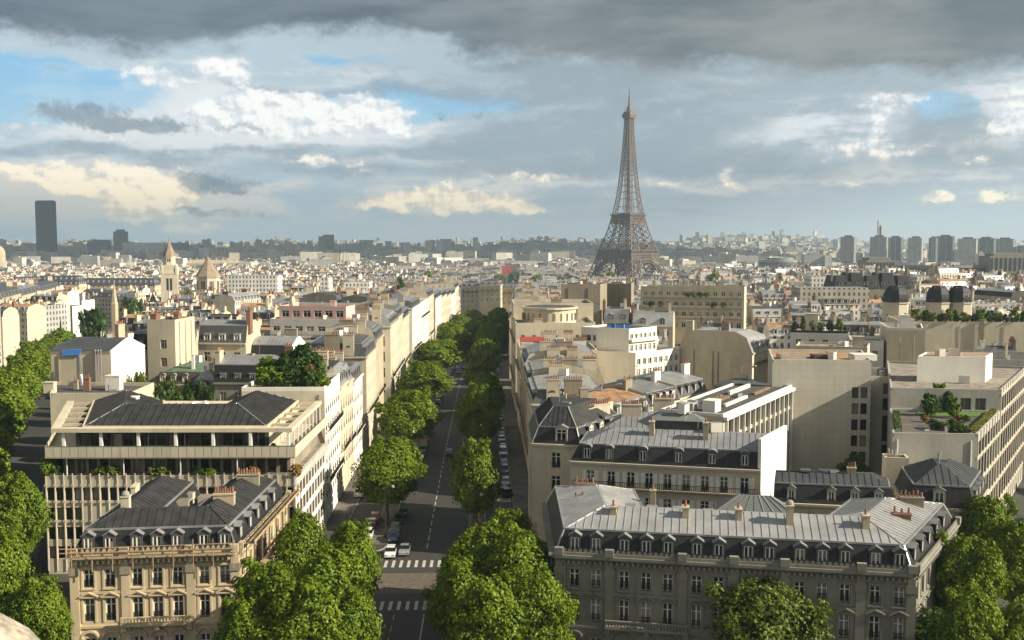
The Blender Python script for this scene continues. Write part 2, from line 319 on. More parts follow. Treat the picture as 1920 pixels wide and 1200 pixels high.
# ------------------------------------------------------------------ geometry helpers
class MB:
    """collects faces of one mesh"""
    def __init__(s): s.v = []; s.f = []; s.m = []
    def face(s, pts, m):
        i = len(s.v); s.v.extend([tuple(p) for p in pts]); s.f.append(tuple(range(i, i + len(pts)))); s.m.append(m)
    def hexa(s, b, t, m, mt=None, bottom=True):
        """b, t: four bottom and four top corners, anticlockwise from above"""
        for k in range(4):
            j = (k + 1) % 4; s.face((b[k], b[j], t[j], t[k]), m)
        s.face(t, mt or m)
        if bottom: s.face(b[::-1], m)
    def box(s, x0, x1, y0, y1, z0, z1, m, mt=None):
        b = [(x0, y0), (x1, y0), (x1, y1), (x0, y1)]
        s.hexa([p + (z0,) for p in b], [p + (z1,) for p in b], m, mt)
    def obox(s, o, u, L, T, z0, z1, m, mt=None, mid=False):
        """box from corner o (x, y) along unit u for L, to its left for T"""
        ux, uy = u; vx, vy = -uy, ux; x, y = o[0], o[1]
        if mid: x -= ux * L / 2 + vx * T / 2; y -= uy * L / 2 + vy * T / 2
        b = [(x, y), (x + ux * L, y + uy * L), (x + ux * L + vx * T, y + uy * L + vy * T), (x + vx * T, y + vy * T)]
        s.hexa([p + (z0,) for p in b], [p + (z1,) for p in b], m, mt)
    def prism(s, poly, z0, z1, m, mt=None, bottom=False):
        n = len(poly)
        for k in range(n):
            a = poly[k]; c = poly[(k + 1) % n]
            s.face(((a[0], a[1], z0), (c[0], c[1], z0), (c[0], c[1], z1), (a[0], a[1], z1)), m)
        s.face([(p[0], p[1], z1) for p in poly], mt or m)
        if bottom: s.face([(p[0], p[1], z0) for p in poly][::-1], m)
    def lathe(s, cx, cy, prof, n, m, ph=0.0, sx=1, sy=1):
        rings = []
        for r, z in prof:
            rings.append([(cx + sx * r * math.cos(ph + 2 * math.pi * k / n), cy + sy * r * math.sin(ph + 2 * math.pi * k / n), z) for k in range(n)])
        for a, b in zip(rings, rings[1:]):
            for k in range(n):
                j = (k + 1) % n; s.face((a[k], a[j], b[j], b[k]), m)
        s.face(rings[-1], m)
    def bar(s, a, b, w, m, h=None):
        """square bar between two points"""
        a = Vector(a); b = Vector(b); d = b - a
        if d.length < 1e-5: return
        d.normalize(); ref = Vector((0, 0, 1)) if abs(d.z) < .9 else Vector((1, 0, 0))
        u = d.cross(ref).normalized(); v = u.cross(d).normalized(); u = u * (w / 2); v = v * ((h or w) / 2)
        q = [(-u - v), (u - v), (u + v), (-u + v)]
        A = [a + k for k in q]; B = [b + k for k in q]
        for k in range(4):
            j = (k + 1) % 4; s.face((A[j], A[k], B[k], B[j]), m)
        s.face(A, m); s.face(B[::-1], m)
    def tube(s, pts, radii, n, m):
        rings = []
        for i, (p, r) in enumerate(zip(pts, radii)):
            p = Vector(p); q = Vector(pts[min(i + 1, len(pts) - 1)]) - Vector(pts[max(i - 1, 0)])
            q.normalize(); ref = Vector((1, 0, 0)) if abs(q.z) > .7 else Vector((0, 0, 1))
            u = q.cross(ref).normalized(); v = q.cross(u)
            rings.append([p + u * (r * math.cos(2 * math.pi * k / n)) + v * (r * math.sin(2 * math.pi * k / n)) for k in range(n)])
        for a, b in zip(rings, rings[1:]):
            for k in range(n):
                j = (k + 1) % n; s.face((a[j], a[k], b[k], b[j]), m)
    def mesh(s, name):
        me = bpy.data.meshes.new(name); me.from_pydata(s.v, [], s.f)
        names = sorted(set(s.m)); idx = {n: i for i, n in enumerate(names)}
        for n in names: me.materials.append(M[n])
        me.polygons.foreach_set('material_index', [idx[k] for k in s.m]); me.update()
        return me
    def build(s, name, parent=None, loc=(0, 0, 0), rz=0.0):
        return link(name, s.mesh(name), parent, loc, rz)
def link(name, me, parent=None, loc=(0, 0, 0), rz=0.0, kind=None):
    o = bpy.data.objects.new(name, me); C.objects.link(o); o.location = loc; o.rotation_euler = (0, 0, rz)
    if parent is not None: o.parent = parent
    if kind: o['kind'] = kind
    return o
def tag(o, label, cat, group=None):
    o['label'] = label; o['category'] = cat
    if group: o['group'] = group
    return o
def thing(name, label, cat, loc, rz=0.0, group=None):
    return tag(link(name, None, None, loc, rz), label, cat, group)
def structure(name, mb): return link(name, mb.mesh(name), kind='structure')
def copy_tree(o, loc, rz, label, scale=None, mats=None):
    """the thing, its parts and their sub-parts"""
    c = o.copy(); C.objects.link(c); c.location = loc; c.rotation_euler = (0, 0, rz); c['label'] = label
    if scale: c.scale = (scale,) * 3 if isinstance(scale, (int, float)) else scale
    for ch in o.children:
        k = ch.copy(); C.objects.link(k); k.parent = c
        for g in ch.children:
            q = g.copy(); C.objects.link(q); q.parent = k
    return c
def W(px, py, z):
    """ground plan position of something seen at photo pixel (px, py) whose height is z"""
    xr = (px - 960) / FPX; yr = -(py - 600) / FPX; t = R(PITCH)
    d = (xr, math.cos(t) + yr * math.sin(t), -math.sin(t) + yr * math.cos(t)); k = (z - CAMZ) / d[2]
    return (d[0] * k, d[1] * k)
def V(px, py, Y):
    """x and height of something seen at photo pixel (px, py) that stands at distance Y"""
    xr = (px - 960) / FPX; yr = -(py - 600) / FPX; t = R(PITCH)
    d = (xr, math.cos(t) + yr * math.sin(t), -math.sin(t) + yr * math.cos(t)); k = Y / d[1]
    return d[0] * k, CAMZ + d[2] * k
def lerp(a, b, t): return (a[0] + (b[0] - a[0]) * t, a[1] + (b[1] - a[1]) * t)
def unit(a, b):
    d = math.hypot(b[0] - a[0], b[1] - a[1]); return ((b[0] - a[0]) / d, (b[1] - a[1]) / d), d
def inset(poly, ds):
    """each edge moved inwards by its own distance; poly anticlockwise"""
    n = len(poly); out = []
    if isinstance(ds, (int, float)): ds = [ds] * n
    lines = []
    for k in range(n):
        a = poly[k]; b = poly[(k + 1) % n]; (ux, uy), _ = unit(a, b)
        lines.append((a[0] - uy * ds[k], a[1] + ux * ds[k], ux, uy))
    for k in range(n):
        x1, y1, ux, uy = lines[k - 1]; x2, y2, vx, vy = lines[k]
        det = ux * vy - uy * vx
        if abs(det) < 1e-6: out.append((x2, y2)); continue
        t = ((x2 - x1) * vy - (y2 - y1) * vx) / det
        out.append((x1 + ux * t, y1 + uy * t))
    return out
def u_shape(A, B, Cc, D, w):
    """court plan: front range and two wings of width w"""
    def shift(p, q, d):
        (ux, uy), _ = unit(p, q); return (p[0] - uy * d, p[1] + ux * d), (ux, uy)
    def isect(l1, l2):
        (x1, y1), (ux, uy) = l1; (x2, y2), (vx, vy) = l2; det = ux * vy - uy * vx
        t = ((x2 - x1) * vy - (y2 - y1) * vx) / det; return (x1 + ux * t, y1 + uy * t)
    f = shift(A, B, w); r = shift(B, Cc, w); l = shift(D, A, w); bk = shift(Cc, D, 0)
    return [A, B, Cc, isect(r, bk), isect(f, r), isect(f, l), isect(l, bk), D]
def gz(x, y):
    """height of the ground: level near the arch, falling towards the river, rising to hills at the horizon; a hill on the right"""
    K = [(-400, 0), (240, 0), (600, -8), (1100, -19), (1650, -25), (4300, -24), (6200, -14), (7600, 2), (9000, 14), (12000, 18), (40000, 18)]
    def pl(t):
        for (a, h), (b, g) in zip(K, K[1:]):
            if t <= b: return h + (g - h) * max(0, t - a) / (b - a)
        return K[-1][1]
    z = pl(y)
    if x > 60 and y < 2600:
        t = min(1, (x - 60) / 260.0); r = 1 if y < 1300 else max(0, 1 - (y - 1300) / 500.0)
        z = z * (1 - t * r) + (-1.0) * t * r
    if y > 4300:
        a = math.degrees(math.atan2(x, y)); k = min(1, (y - 4300) / 3500.0)
        z += k * (14 * math.sin(a * .5 + 1) + 9 * math.sin(a * 1.35) + 5 * math.sin(a * 3.1 + 2)) * .8
        z += k * 46 * math.exp(-((a - 13.5) / 5.5) ** 2) + k * 20 * math.exp(-((a - 3) / 3.0) ** 2)
    return z

# ------------------------------------------------------------------ windows, dormers, chimneys
_cache = {}
def win_meshes(w, h, style):
    k = ('win', round(w, 2), round(h, 2), style)
    if k in _cache: return _cache[k]
    fr = MB(); t = .09
    mf = {'dark': 'iron', 'steel': 'tube_steel'}.get(style, 'trim_white')
    fr.box(-w / 2, -w / 2 + t, -.03, .05, 0, h, mf); fr.box(w / 2 - t, w / 2, -.03, .05, 0, h, mf)
    fr.box(-w / 2 + t, w / 2 - t, -.03, .05, 0, t, mf); fr.box(-w / 2 + t, w / 2 - t, -.03, .05, h - t, h, mf)
    if style in ('case', 'lod', 'french'):
        fr.box(-.07, .07, -.035, .04, t, h - t, mf)
        if h > 1.7: fr.box(-w / 2 + t, w / 2 - t, -.032, .045, h * .7, h * .7 + .08, mf)
    if style in ('dark', 'steel') and w > 1.6:
        for q in (-w / 6, w / 6): fr.box(q - .04, q + .04, -.03, .04, t, h - t, mf)
    gl = MB() if style != 'lod' else fr
    gl.face(((-w / 2 + .02, .055, .02), (w / 2 - .02, .055, .02), (w / 2 - .02, .055, h - .02), (-w / 2 + .02, .055, h - .02)), 'glass')
    out = (fr.mesh('window'), gl.mesh('pane') if style != 'lod' else None)
    if style == 'french':
        rl = MB(); hh = .85
        for i in range(int(w / .16) + 1): rl.box(-w / 2 + i * .16 - .02, -w / 2 + i * .16 + .02, -.17, -.13, 0, hh, 'iron')
        for z in (.03, .42, hh): rl.box(-w / 2, w / 2, -.18, -.12, z - .035, z + .035, 'iron')
        out = out + (rl.mesh('railing'),)
    _cache[k] = out; return out
def add_window(parent, loc, rz, w, h, style):
    ms = win_meshes(w, h, style)
    o = link('window', ms[0], parent, loc, rz)
    if ms[1]: link('pane', ms[1], o)
    if len(ms) > 2: link('railing', ms[2], o)
    return o
def wall_open(mb, A, B, z0, z1, ops, mat, depth=.24):
    """one straight wall from A to B with recessed openings (u0, u1, w0, w1)"""
    (ux, uy), L = unit(A, B); nx, ny = uy, -ux
    us = sorted({0.0, L} | {o[0] for o in ops} | {o[1] for o in ops}); zs = sorted({z0, z1} | {o[2] for o in ops} | {o[3] for o in ops})
    P = lambda u, z, d=0.0: (A[0] + ux * u - nx * d, A[1] + uy * u - ny * d, z)
    for za, zb in zip(zs, zs[1:]):
        if zb - za < 1e-4: continue
        run = None
        for ua, ub in zip(us, us[1:]):
            if ub - ua < 1e-4: continue
            cu, cz = (ua + ub) / 2, (za + zb) / 2
            hole = any(o[0] < cu < o[1] and o[2] < cz < o[3] for o in ops)
            if hole:
                if run is not None: mb.face((P(run, za), P(ua, za), P(ua, zb), P(run, zb)), mat); run = None
            elif run is None: run = ua
        if run is not None: mb.face((P(run, za), P(L, za), P(L, zb), P(run, zb)), mat)
    for (a, b, c, d) in ops:
        mb.face((P(a, c), P(a, c, depth), P(a, d, depth), P(a, d)), mat); mb.face((P(b, c, depth), P(b, c), P(b, d), P(b, d, depth)), mat)
        mb.face((P(a, c), P(b, c), P(b, c, depth), P(a, c, depth)), mat); mb.face((P(a, d, depth), P(b, d, depth), P(b, d), P(a, d)), mat)
        mb.face((P(a, c, depth + .1), P(b, c, depth + .1), P(b, d, depth + .1), P(a, d, depth + .1)), 'iron')
def dormer_meshes(w, h, dep, style, mat, wall):
    k = ('dor', round(w, 2), round(h, 2), round(dep, 2), style, mat, wall)
    if k in _cache: return _cache[k]
    b = MB(); t = .2; fm = wall
    b.box(-w / 2, -w / 2 + t, 0, .18, 0, h, fm); b.box(w / 2 - t, w / 2, 0, .18, 0, h, fm)
    b.box(-w / 2 + t, w / 2 - t, .005, .18, 0, .18, fm); b.box(-w / 2 + t, w / 2 - t, .005, .18, h - .2, h, fm)
    b.box(-w / 2 + .03, w / 2 - .03, .18, dep, 0, h - .01, mat)
    o = .12
    b.face(((-w / 2 + t, .172, .18), (w / 2 - t, .172, .18), (w / 2 - t, .172, h - .2), (-w / 2 + t, .172, h - .2)), 'glass')
    if style == 'gable':
        for sgn in (-1, 1):
            b.hexa([(0, -o, h + .48), (0, dep, h + .48), (sgn * (w / 2 + o), dep, h - .02), (sgn * (w / 2 + o), -o, h - .02)][::sgn],
                   [(0, -o, h + .58), (0, dep, h + .58), (sgn * (w / 2 + o), dep, h + .07), (sgn * (w / 2 + o), -o, h + .07)][::sgn], mat if mat != 'slate' else 'zinc')
        b.face(((-w / 2, .02, h), (w / 2, .02, h), (0, .02, h + .5)), fm)
    elif style == 'arch':
        n = 7; pr = [(-(w / 2 + .08) * math.cos(math.pi * i / (n - 1)), h - .02 + .5 * math.sin(math.pi * i / (n - 1))) for i in range(n)]
        for p, q in zip(pr, pr[1:]): b.face(((q[0], -o, q[1]), (p[0], -o, p[1]), (p[0], dep, p[1]), (q[0], dep, q[1])), 'zinc')
        b.face([(p[0], -.01, p[1]) for p in pr], fm)
        b.face([(p[0], -o + .01, p[1]) for p in pr], 'zinc_dark')
    else:
        b.hexa([(-w / 2 - o, -o, h + .02), (w / 2 + o, -o, h + .02), (w / 2 + o, dep, h + .12), (-w / 2 - o, dep, h + .12)],
               [(-w / 2 - o, -o, h + .12), (w / 2 + o, -o, h + .12), (w / 2 + o, dep, h + .22), (-w / 2 - o, dep, h + .22)], 'zinc')
    out = b.mesh('dormer'); _cache[k] = out; return out
def add_dormer(parent, loc, rz, w, h, dep, style='gable', mat='slate', wall='zinc_dark', win=True):
    o = link('dormer', dormer_meshes(w, h, dep, style, mat, wall), parent, loc, rz)
    if win:
        ms = win_meshes(w - .4, h - .38, 'case')
        link('window', ms[0], o, (0, .1, .18))
    return o
def add_chimney(parent, x, y, z0, z1, L, T, ang=0.0, mat='stone_warm', pots=0, cap=True):
    c = MB(); c.box(-L / 2, L / 2, -T / 2, T / 2, 0, z1 - z0, mat)
    if cap: c.box(-L / 2 - .08, L / 2 + .08, -T / 2 - .08, T / 2 + .08, z1 - z0 + .003, z1 - z0 + .18, mat)
    o = c.build('chimney', parent, (x, y, z0), ang)
    if pots:
        p = MB()
        for i in range(pots):
            u = (-L / 2 + .2) + (L - .4) * (i / max(1, pots - 1) if pots > 1 else .5); hh = .55 + .25 * ((i * 7 + int(L * 10)) % 3) / 2
            p.lathe(u, 0, [(.15, 0), (.12, hh), (.14, hh)], 6, 'pot')
        p.build('pot_row', o, (0, 0, z1 - z0 + (.183 if cap else .003)))
    return o
def slope_ribs(mb, a, b, c, d, mat, step=.95, w=.07, h=.07):
    """standing seams on a roof plane with eave a-b and top d-c"""
    a, b, c, d = map(Vector, (a, b, c, d)); e = b - a; L = e.length
    if L < 1.2: return
    e.normalize(); n = e.cross(d - a)
    if n.length < 1e-4: return
    n.normalize(); g = n.cross(e)
    u1 = (d - a).dot(e); u2 = (c - a).dot(e); H = (d - a).dot(g)
    k = int(L / step); off = (L - k * step) / 2
    for i in range(k + 1):
        u = off + i * step
        if u < .05 or u > L - .05: continue
        v = H
        if u < u1 and u1 > .05: v = H * u / u1
        elif u > u2 and L - u2 > .05: v = min(v, H * (L - u) / (L - u2))
        if v < .3: continue
        p = a + e * u + n * (h / 2); q = p + g * v
        mb.bar(p, q, w, mat, h)

# ------------------------------------------------------------------ a building with walls, roof, windows, dormers, chimneys
def spaced(L, n, w, m=None):
    m = m if m is not None else (L - n * w) / (n + 1) * .8
    g = (L - 2 * m - n * w) / (n - 1) if n > 1 else 0
    return [(m + i * (w + g), m + i * (w + g) + w) for i in range(n)] if n > 1 else [((L - w) / 2, (L + w) / 2)]
FOOT = []
def vent_mesh(i):
    if ('vent', i) in _cache: return _cache['vent', i]
    b = MB()
    if i == 0: b.lathe(0, 0, [(.16, 0), (.16, 1.1), (.26, 1.12), (.26, 1.3)], 8, 'zinc')
    elif i == 1: b.box(-.6, .6, -.4, .4, 0, .8, 'zinc', 'zinc_dark')
    elif i == 2:
        b.bar((0, 0, 0), (0, 0, 3.2), .07, 'zinc'); b.bar((-.6, 0, 3.0), (.6, 0, 3.0), .05, 'zinc')
        for u in (-.5, -.2, .1, .4): b.bar((u, -.35, 3.0), (u, .35, 3.0), .04, 'zinc')
    elif i == 3: b.box(-.9, .9, -.6, .6, 0, 1.5, 'render_white', 'gravel_roof')
    elif i == 4: b.box(-.7, .7, -.5, .5, 0, .3, 'zinc', 'glass_blue')
    else:
        for u in (0, .5, 1.0): b.lathe(u, 0, [(.12, 0), (.12, .9 + u * .4)], 6, 'stone_pale')
    _cache['vent', i] = b.mesh('vent'); return _cache['vent', i]
def build(name, label, cat, poly, zg, ze, wall, edges=None, roof=None, chims=(), group=None, party='render_tan', cornice=.35, corn_z=None, trim=None):
    o = poly[0]; P = [(p[0] - o[0], p[1] - o[1]) for p in poly]; n = len(P)
    root = thing(name, label, cat, (o[0], o[1], zg), 0, group); FOOT.append(list(poly)); ze -= zg
    edges = edges or {}
    roof = roof or {'kind': 'flat'}
    pe = set(roof.get('party', ()))
    w = MB()
    for k in range(n):
        A, B = P[k], P[(k + 1) % n]; (ux, uy), L = unit(A, B); ang = math.atan2(uy, ux)
        e = edges.get(k)
        if not e:
            w.face(((A[0], A[1], 0), (B[0], B[1], 0), (B[0], B[1], ze), (A[0], A[1], ze)), party if (k in pe or roof['kind'] == 'flat' and k in roof.get('blank', ())) else wall); continue
        cols = e.get('cols') or spaced(L, e['n'], e['w'], e.get('m'))
        ops = []; st = e.get('style', 'case'); dep = e.get('depth', .24)
        for (zb, h) in e['rows']:
            zb -= zg
            for (a, b) in cols:
                if a < .1 or b > L - .1: continue
                ops.append((a, b, zb, zb + h))
                u = (a + b) / 2; nx, ny = uy, -ux
                add_window(root, (A[0] + ux * u - nx * dep * .85, A[1] + uy * u - ny * dep * .85, zb), ang, b - a, h, st)
        wall_open(w, A, B, 0, ze, ops, e.get('mat', wall), dep)
        for bz in e.get('balcony', ()):
            bb = MB(); m0 = e.get('bm', .4); zb = bz - zg
            q = (A[0] + ux * m0 + uy * .75, A[1] + uy * m0 - ux * .75)
            bb.obox(q, (ux, uy), L - 2 * m0, .74, zb - .18, zb, 'stone_warm' if wall != 'render_white' else 'render_white')
            if e.get('railing', 'iron') == 'iron':
                bb.obox(q, (ux, uy), L - 2 * m0, .06, zb + .85, zb + .93, 'iron')
                bb.obox(q, (ux, uy), L - 2 * m0, .05, zb + .12, zb + .17, 'iron')
                for i in range(int((L - 2 * m0) / .28)):
                    s_ = (q[0] + ux * i * .28, q[1] + uy * i * .28); bb.obox(s_, (ux, uy), .07, .05, zb + .004, zb + .85, 'iron')
            else: bb.obox(q, (ux, uy), L - 2 * m0, .12, zb + .004, zb + .95, e['railing'])
            bb.build('balcony', root)
    w.build('wall', root)
    if cornice:
        cb = MB()
        for k in range(n):
            if k in pe or (roof['kind'] == 'flat' and not roof.get('cornice')): continue
            A, B = P[k], P[(k + 1) % n]; (ux, uy), L = unit(A, B)
            for (dz0, dz1, out) in ((-.62, -.35, cornice * .45), (-.347, -.02, cornice)):
                cb.obox((A[0] + uy * out, A[1] - ux * out), (ux, uy), L, out - .003, ze + dz0, ze + dz1, trim or wall)
            for bz in (corn_z or ()):
                cb.obox((A[0] + uy * .16, A[1] - ux * .16), (ux, uy), L, .157, bz - zg, bz - zg + .3, trim or wall)
        if cb.f: cb.build('cornice', root)
    rb = MB(); K = roof['kind']
    if K in ('mansard', 'hip'):
        if K == 'mansard':
            d1, z1, d2, z2 = roof['d1'], roof['z1'] - zg, roof['d2'], roof['z2'] - zg
            rings = [([0] * n, ze, None), ([0 if k in pe else d1 for k in range(n)], z1, roof.get('slope', 'slate')), ([0 if k in pe else d2 for k in range(n)], z2, roof.get('top', 'zinc'))]
        else:
            rings = [([0 if k in pe else -.25 for k in range(n)], ze, None), ([0 if k in pe else roof['d2'] for k in range(n)], roof['z2'] - zg, roof.get('top', 'zinc'))]
        rp = [(inset(P, d), z, m) for d, z, m in rings]
        for (p0, z0, _), (p1, z1, m) in zip(rp, rp[1:]):
            for k in range(n):
                j = (k + 1) % n; q = ((p0[k][0], p0[k][1], z0), (p0[j][0], p0[j][1], z0), (p1[j][0], p1[j][1], z1), (p1[k][0], p1[k][1], z1))
                if k in pe: rb.face(q, party)
                else:
                    rb.face(q, m)
                    if roof.get('ribs') and m != roof.get('slope', 'slate'): slope_ribs(rb, *q, m, roof.get('step', .95))
                    if roof.get('ribs') and K == 'mansard' and m == roof.get('slope', 'slate'):
                        rb.bar(q[3], q[2], .22, 'zinc'); 
            if roof.get('hips'):
                for k in range(n):
                    if k in pe or (k - 1) % n in pe: continue
                    rb.bar((p0[k][0], p0[k][1], z0), (p1[k][0], p1[k][1], z1), .16, roof['hips'])
        rb.face([(p[0], p[1], rp[-1][1]) for p in rp[-1][0]], roof.get('cap', rings[-1][2]))
        rb.build('roof', root)
        for k, (cols, style, dw, dh) in roof.get('dormers', {}).items():
            A, B = P[k], P[(k + 1) % n]; (ux, uy), L = unit(A, B); ang = math.atan2(uy, ux)
            cols = cols if isinstance(cols, (list, tuple)) else [(a + b) / 2 for a, b in spaced(L, cols, dw)]
            if K == 'mansard': dep = roof['d1'] + .5; offs, zz = .2, .3
            else: run = (roof['z2'] - zg - ze) / (roof['d2'] + .25); offs = .9; zz = run * offs; dep = dh / run
            for u in cols:
                add_dormer(root, (A[0] + ux * u - uy * offs, A[1] + uy * u + ux * offs, ze + zz), ang, dw, dh, dep, style, roof.get('slope', 'slate') if K == 'mansard' else roof.get('top', 'zinc'), roof.get('dwall', 'zinc_dark'), roof.get('dwin', True))
    else:
        ph = roof.get('parapet', .6); t = .3
        rb.face([(p[0], p[1], ze - .004) for p in inset(P, .05)], roof.get('mat', 'gravel_roof'))
        for k in range(n):
            A, B = P[k], P[(k + 1) % n]; (ux, uy), L = unit(A, B)
            rb.obox((A[0] + ux * (.001 if k % 2 else t), A[1] + uy * (.001 if k % 2 else t)), (ux, uy), L - (.002 if k % 2 else 2 * t), t, ze + .001, ze + ph + (.004 if k % 2 else 0), roof.get('pmat', wall), roof.get('coping'))
        rb.build('roof', root)
    rv = random.Random(name + label); q = inset(P, 2.0) if K == 'flat' else rp[-1][0]; zt = ze if K == 'flat' else rp[-1][1]
    for _ in range(3):
        c0 = lerp(lerp(q[0], q[1], rv.uniform(.1, .9)), lerp(q[3], q[2], rv.uniform(.1, .9)), rv.uniform(.1, .9)) if n == 4 else None
        if c0: link('vent', vent_mesh(rv.randrange(6)), root, (c0[0], c0[1], zt - .05), rv.uniform(0, 3))
    for c in chims:
        x, y, z0, z1, L, T, ang, mat, pots = c
        add_chimney(root, x - o[0], y - o[1], z0 - zg, z1 - zg, L, T, ang, mat, pots)
    return root
# ------------------------------------------------------------------ ground, avenue, streets
def grid_ground():
    ys = [-400, -100, 60, 120, 240, 330, 420, 510, 600, 700, 800, 900, 1000, 1100, 1250, 1400, 1525, 1650, 1800, 2200, 2600, 3400, 4300, 4700, 5200, 5700, 6200, 6600, 7100, 7600, 8200, 9000, 10000, 12000, 14000]
    xs0 = [-1, -.8, -.66, -.56, -.5, -.45, -.4, -.36, -.32, -.28, -.24, -.2, -.16, -.12, -.08, -.04, 0, .04, .08, .12, .16, .2, .24, .28, .32, .36, .4, .45, .5, .56, .66, .8, 1]
    mb = MB(); grid = []
    for y in ys:
        s = max(y, 400); row = []
        for t in xs0:
            x = t * s; row.append((x, y, gz(x, y) - (.02 if y < 2600 else 0)))
        grid.append(row)
    for a, b in zip(grid, grid[1:]):
        for k in range(len(xs0) - 1): mb.face((a[k], a[k + 1], b[k + 1], b[k]), 'ground_mat')
    return structure('ground', mb)
mt, nt, b = nodes_of('ground_mat')
n1 = ramp(nt, noisen(nt, .03), .35, .65); n2 = ramp(nt, noisen(nt, .6), .3, .7); n3 = ramp(nt, noisen(nt, .004, (1, 1, 1), 7), .42, .62)
cc = mixn(nt, n1, (.042, .04, .037), (.06, .056, .05)); cc = mixn(nt, mathn(nt, 'MULTIPLY', n2, .4), cc, (.045, .044, .04)); cc = mixn(nt, mathn(nt, 'MULTIPLY', n3, .8), cc, (.05, .062, .038))
nt.links.new(cc, b.inputs['Base Color']); b.inputs['Roughness'].default_value = .9
grid_ground()

AX0 = (-13.7, 160.0); AXD = unit((0, 0), (-.026, 1))[0]; BEND = 235.0
def ax_x(s): return AX0[0] - .026 * min(s, BEND) + .009 * max(0, s - BEND)
def av(t, s):
    """plan position in the avenue: t metres to the right of its middle, s metres beyond the first crossing; it bends a little far off"""
    k = -.026 if s <= BEND else .009
    return (ax_x(s) + t, AX0[1] + s - k * t)
def av_t(p): return p[0] - ax_x(p[1] - AX0[1])
def strip(mb, t0, t1, s0, s1, z, m, h=0.0, step=30):
    """sheet (or slab of height h) along the avenue"""
    k = max(1, int((s1 - s0) / step)); S = sorted({s0 + (s1 - s0) * i / k for i in range(k + 1)} | {q - 160 for q in (240, 330, 395, 420, 510, 600, 700, 800) if s0 < q - 160 < s1})
    for a, b in zip(S, S[1:]):
        c = [av(t0, a), av(t1, a), av(t1, b), av(t0, b)]
        top = [p + (gz(0, p[1]) + z + h,) for p in c]
        if h: mb.hexa([p + (gz(0, p[1]) + z,) for p in c], top, m)
        else: mb.face(top, m)
rd = MB(); strip(rd, -18.6, 18.6, -70, 560, .0, 'asphalt'); structure('avenue_road', rd)
pv = MB()
for sg in (-1, 1):
    for s0, s1 in ((24, 118), (128, 330), (342, 540)):
        a, b = sorted((sg * 14.9, sg * 18.6)); strip(pv, a, b, s0 - 6, s1, .004, 'pavement', .13)
    for s0, s1 in ((8, 116), (132, 236), (246, 345), (355, 540)):
        a, b = sorted((sg * 6.7, sg * 9.4)); strip(pv, a, b, s0, s1, .004, 'pavement', .12)
structure('pavement', pv)
ks = MB()
for sg in (-1, 1):
    for s0, s1 in ((8, 116), (132, 236), (246, 345), (355, 540)):
        for t in (6.55, 9.4):
            a, b = sorted((sg * t, sg * (t + .15))); strip(ks, a, b, s0, s1, .004, 'kerb_stone', .135)
    for s0, s1 in ((24, 118), (128, 330), (342, 540)):
        a, b = sorted((sg * 14.75, sg * 14.9)); strip(ks, a, b, s0 - 6, s1, .004, 'kerb_stone', .145)
# curved corner kerb by the crossing
for sg in (-1, 1):
    pts = [av(sg * (6.7 + 1.6 - 1.6 * math.cos(i * math.pi / 12)), 8 - 3.4 * math.sin(i * math.pi / 12)) for i in range(7)] + [av(sg * 12, 4.2)]
    for p, q in zip(pts, pts[1:]): ks.bar(p + (.07,), q + (.07,), .18, 'kerb_stone', .15)
structure('kerb', ks)
cb = MB(); strip(cb, -6.5, 6.5, -15.5, -6.5, .004, 'cobble'); structure('road_cobbles', cb)
pl = MB()
for i in range(112):
    strip(pl, -.09, .09, 6 + i * 4.6, 8.9 + i * 4.6, .006, 'paint_line')
for s in (-2, -20.5):
    for t in range(-5, 7):
        if abs(t) < 7: strip(pl, t * 1.18 - .23, t * 1.18 + .23, s - 1.7, s + 1.7, .009, 'paint_line')
strip(pl, -4.4, -4.25, -60, -24, .009, 'paint_line'); strip(pl, 1.2, 1.35, -60, -24, .009, 'paint_line')
for i in range(9): strip(pl, -2.75, -2.65, -58 + i * 4, -56 + i * 4, .009, 'paint_line')
for sg, s in ((1, 36), (1, 124), (-1, 124)):
    for i in range(8):
        a, b = sorted((sg * 10.2, sg * 14.5)); strip(pl, a, b, s + i * 1.1, s + i * 1.1 + .5, .006, 'paint_line', 0)
structure('road_markings', pl)
# side streets: sheets that follow the fronts of the blocks
def street(name, a, b, w, z=.0, m='asphalt', side=2.6):
    (ux, uy), L = unit(a, b); k = max(1, int(L / 40)); mb = MB(); p2 = MB()
    for i in range(k):
        q0 = lerp(a, b, i / k); q1 = lerp(a, b, (i + 1) / k)
        def S(t0, t1, zz, mbx, mm):
            c = [(q0[0] + uy * t0, q0[1] - ux * t0), (q0[0] + uy * t1, q0[1] - ux * t1), (q1[0] + uy * t1, q1[1] - ux * t1), (q1[0] + uy * t0, q1[1] - ux * t0)]
            mbx.face([p + (gz(p[0], p[1]) + zz,) for p in c], mm)
        S(-w / 2, w / 2, z + .01, mb, m)
        S(-w / 2 - side, -w / 2, z + .13, p2, 'pavement'); S(w / 2, w / 2 + side, z + .13, p2, 'pavement')
        for t in (-w / 2, w / 2):
            mb.bar((q0[0] + uy * t, q0[1] - ux * t, gz(*q0) + z + .06), (q1[0] + uy * t, q1[1] - ux * t, gz(*q1) + z + .06), .16, 'kerb_stone', .15)
    structure(name, mb); structure(name + '_pavement', p2)
LST = ((-69, 128), (-178, 405)); LS2 = (LST[1], (-266, 720)); RST = ((72, 128), (168, 290))
street('side_street', *LST, 10, side=1.6); street('farther_side_street', *LS2, 11); street('far_side_street', *RST, 12)
street('cross_street', (-60, 149.2), (-34, 149.2), 4, side=.3)
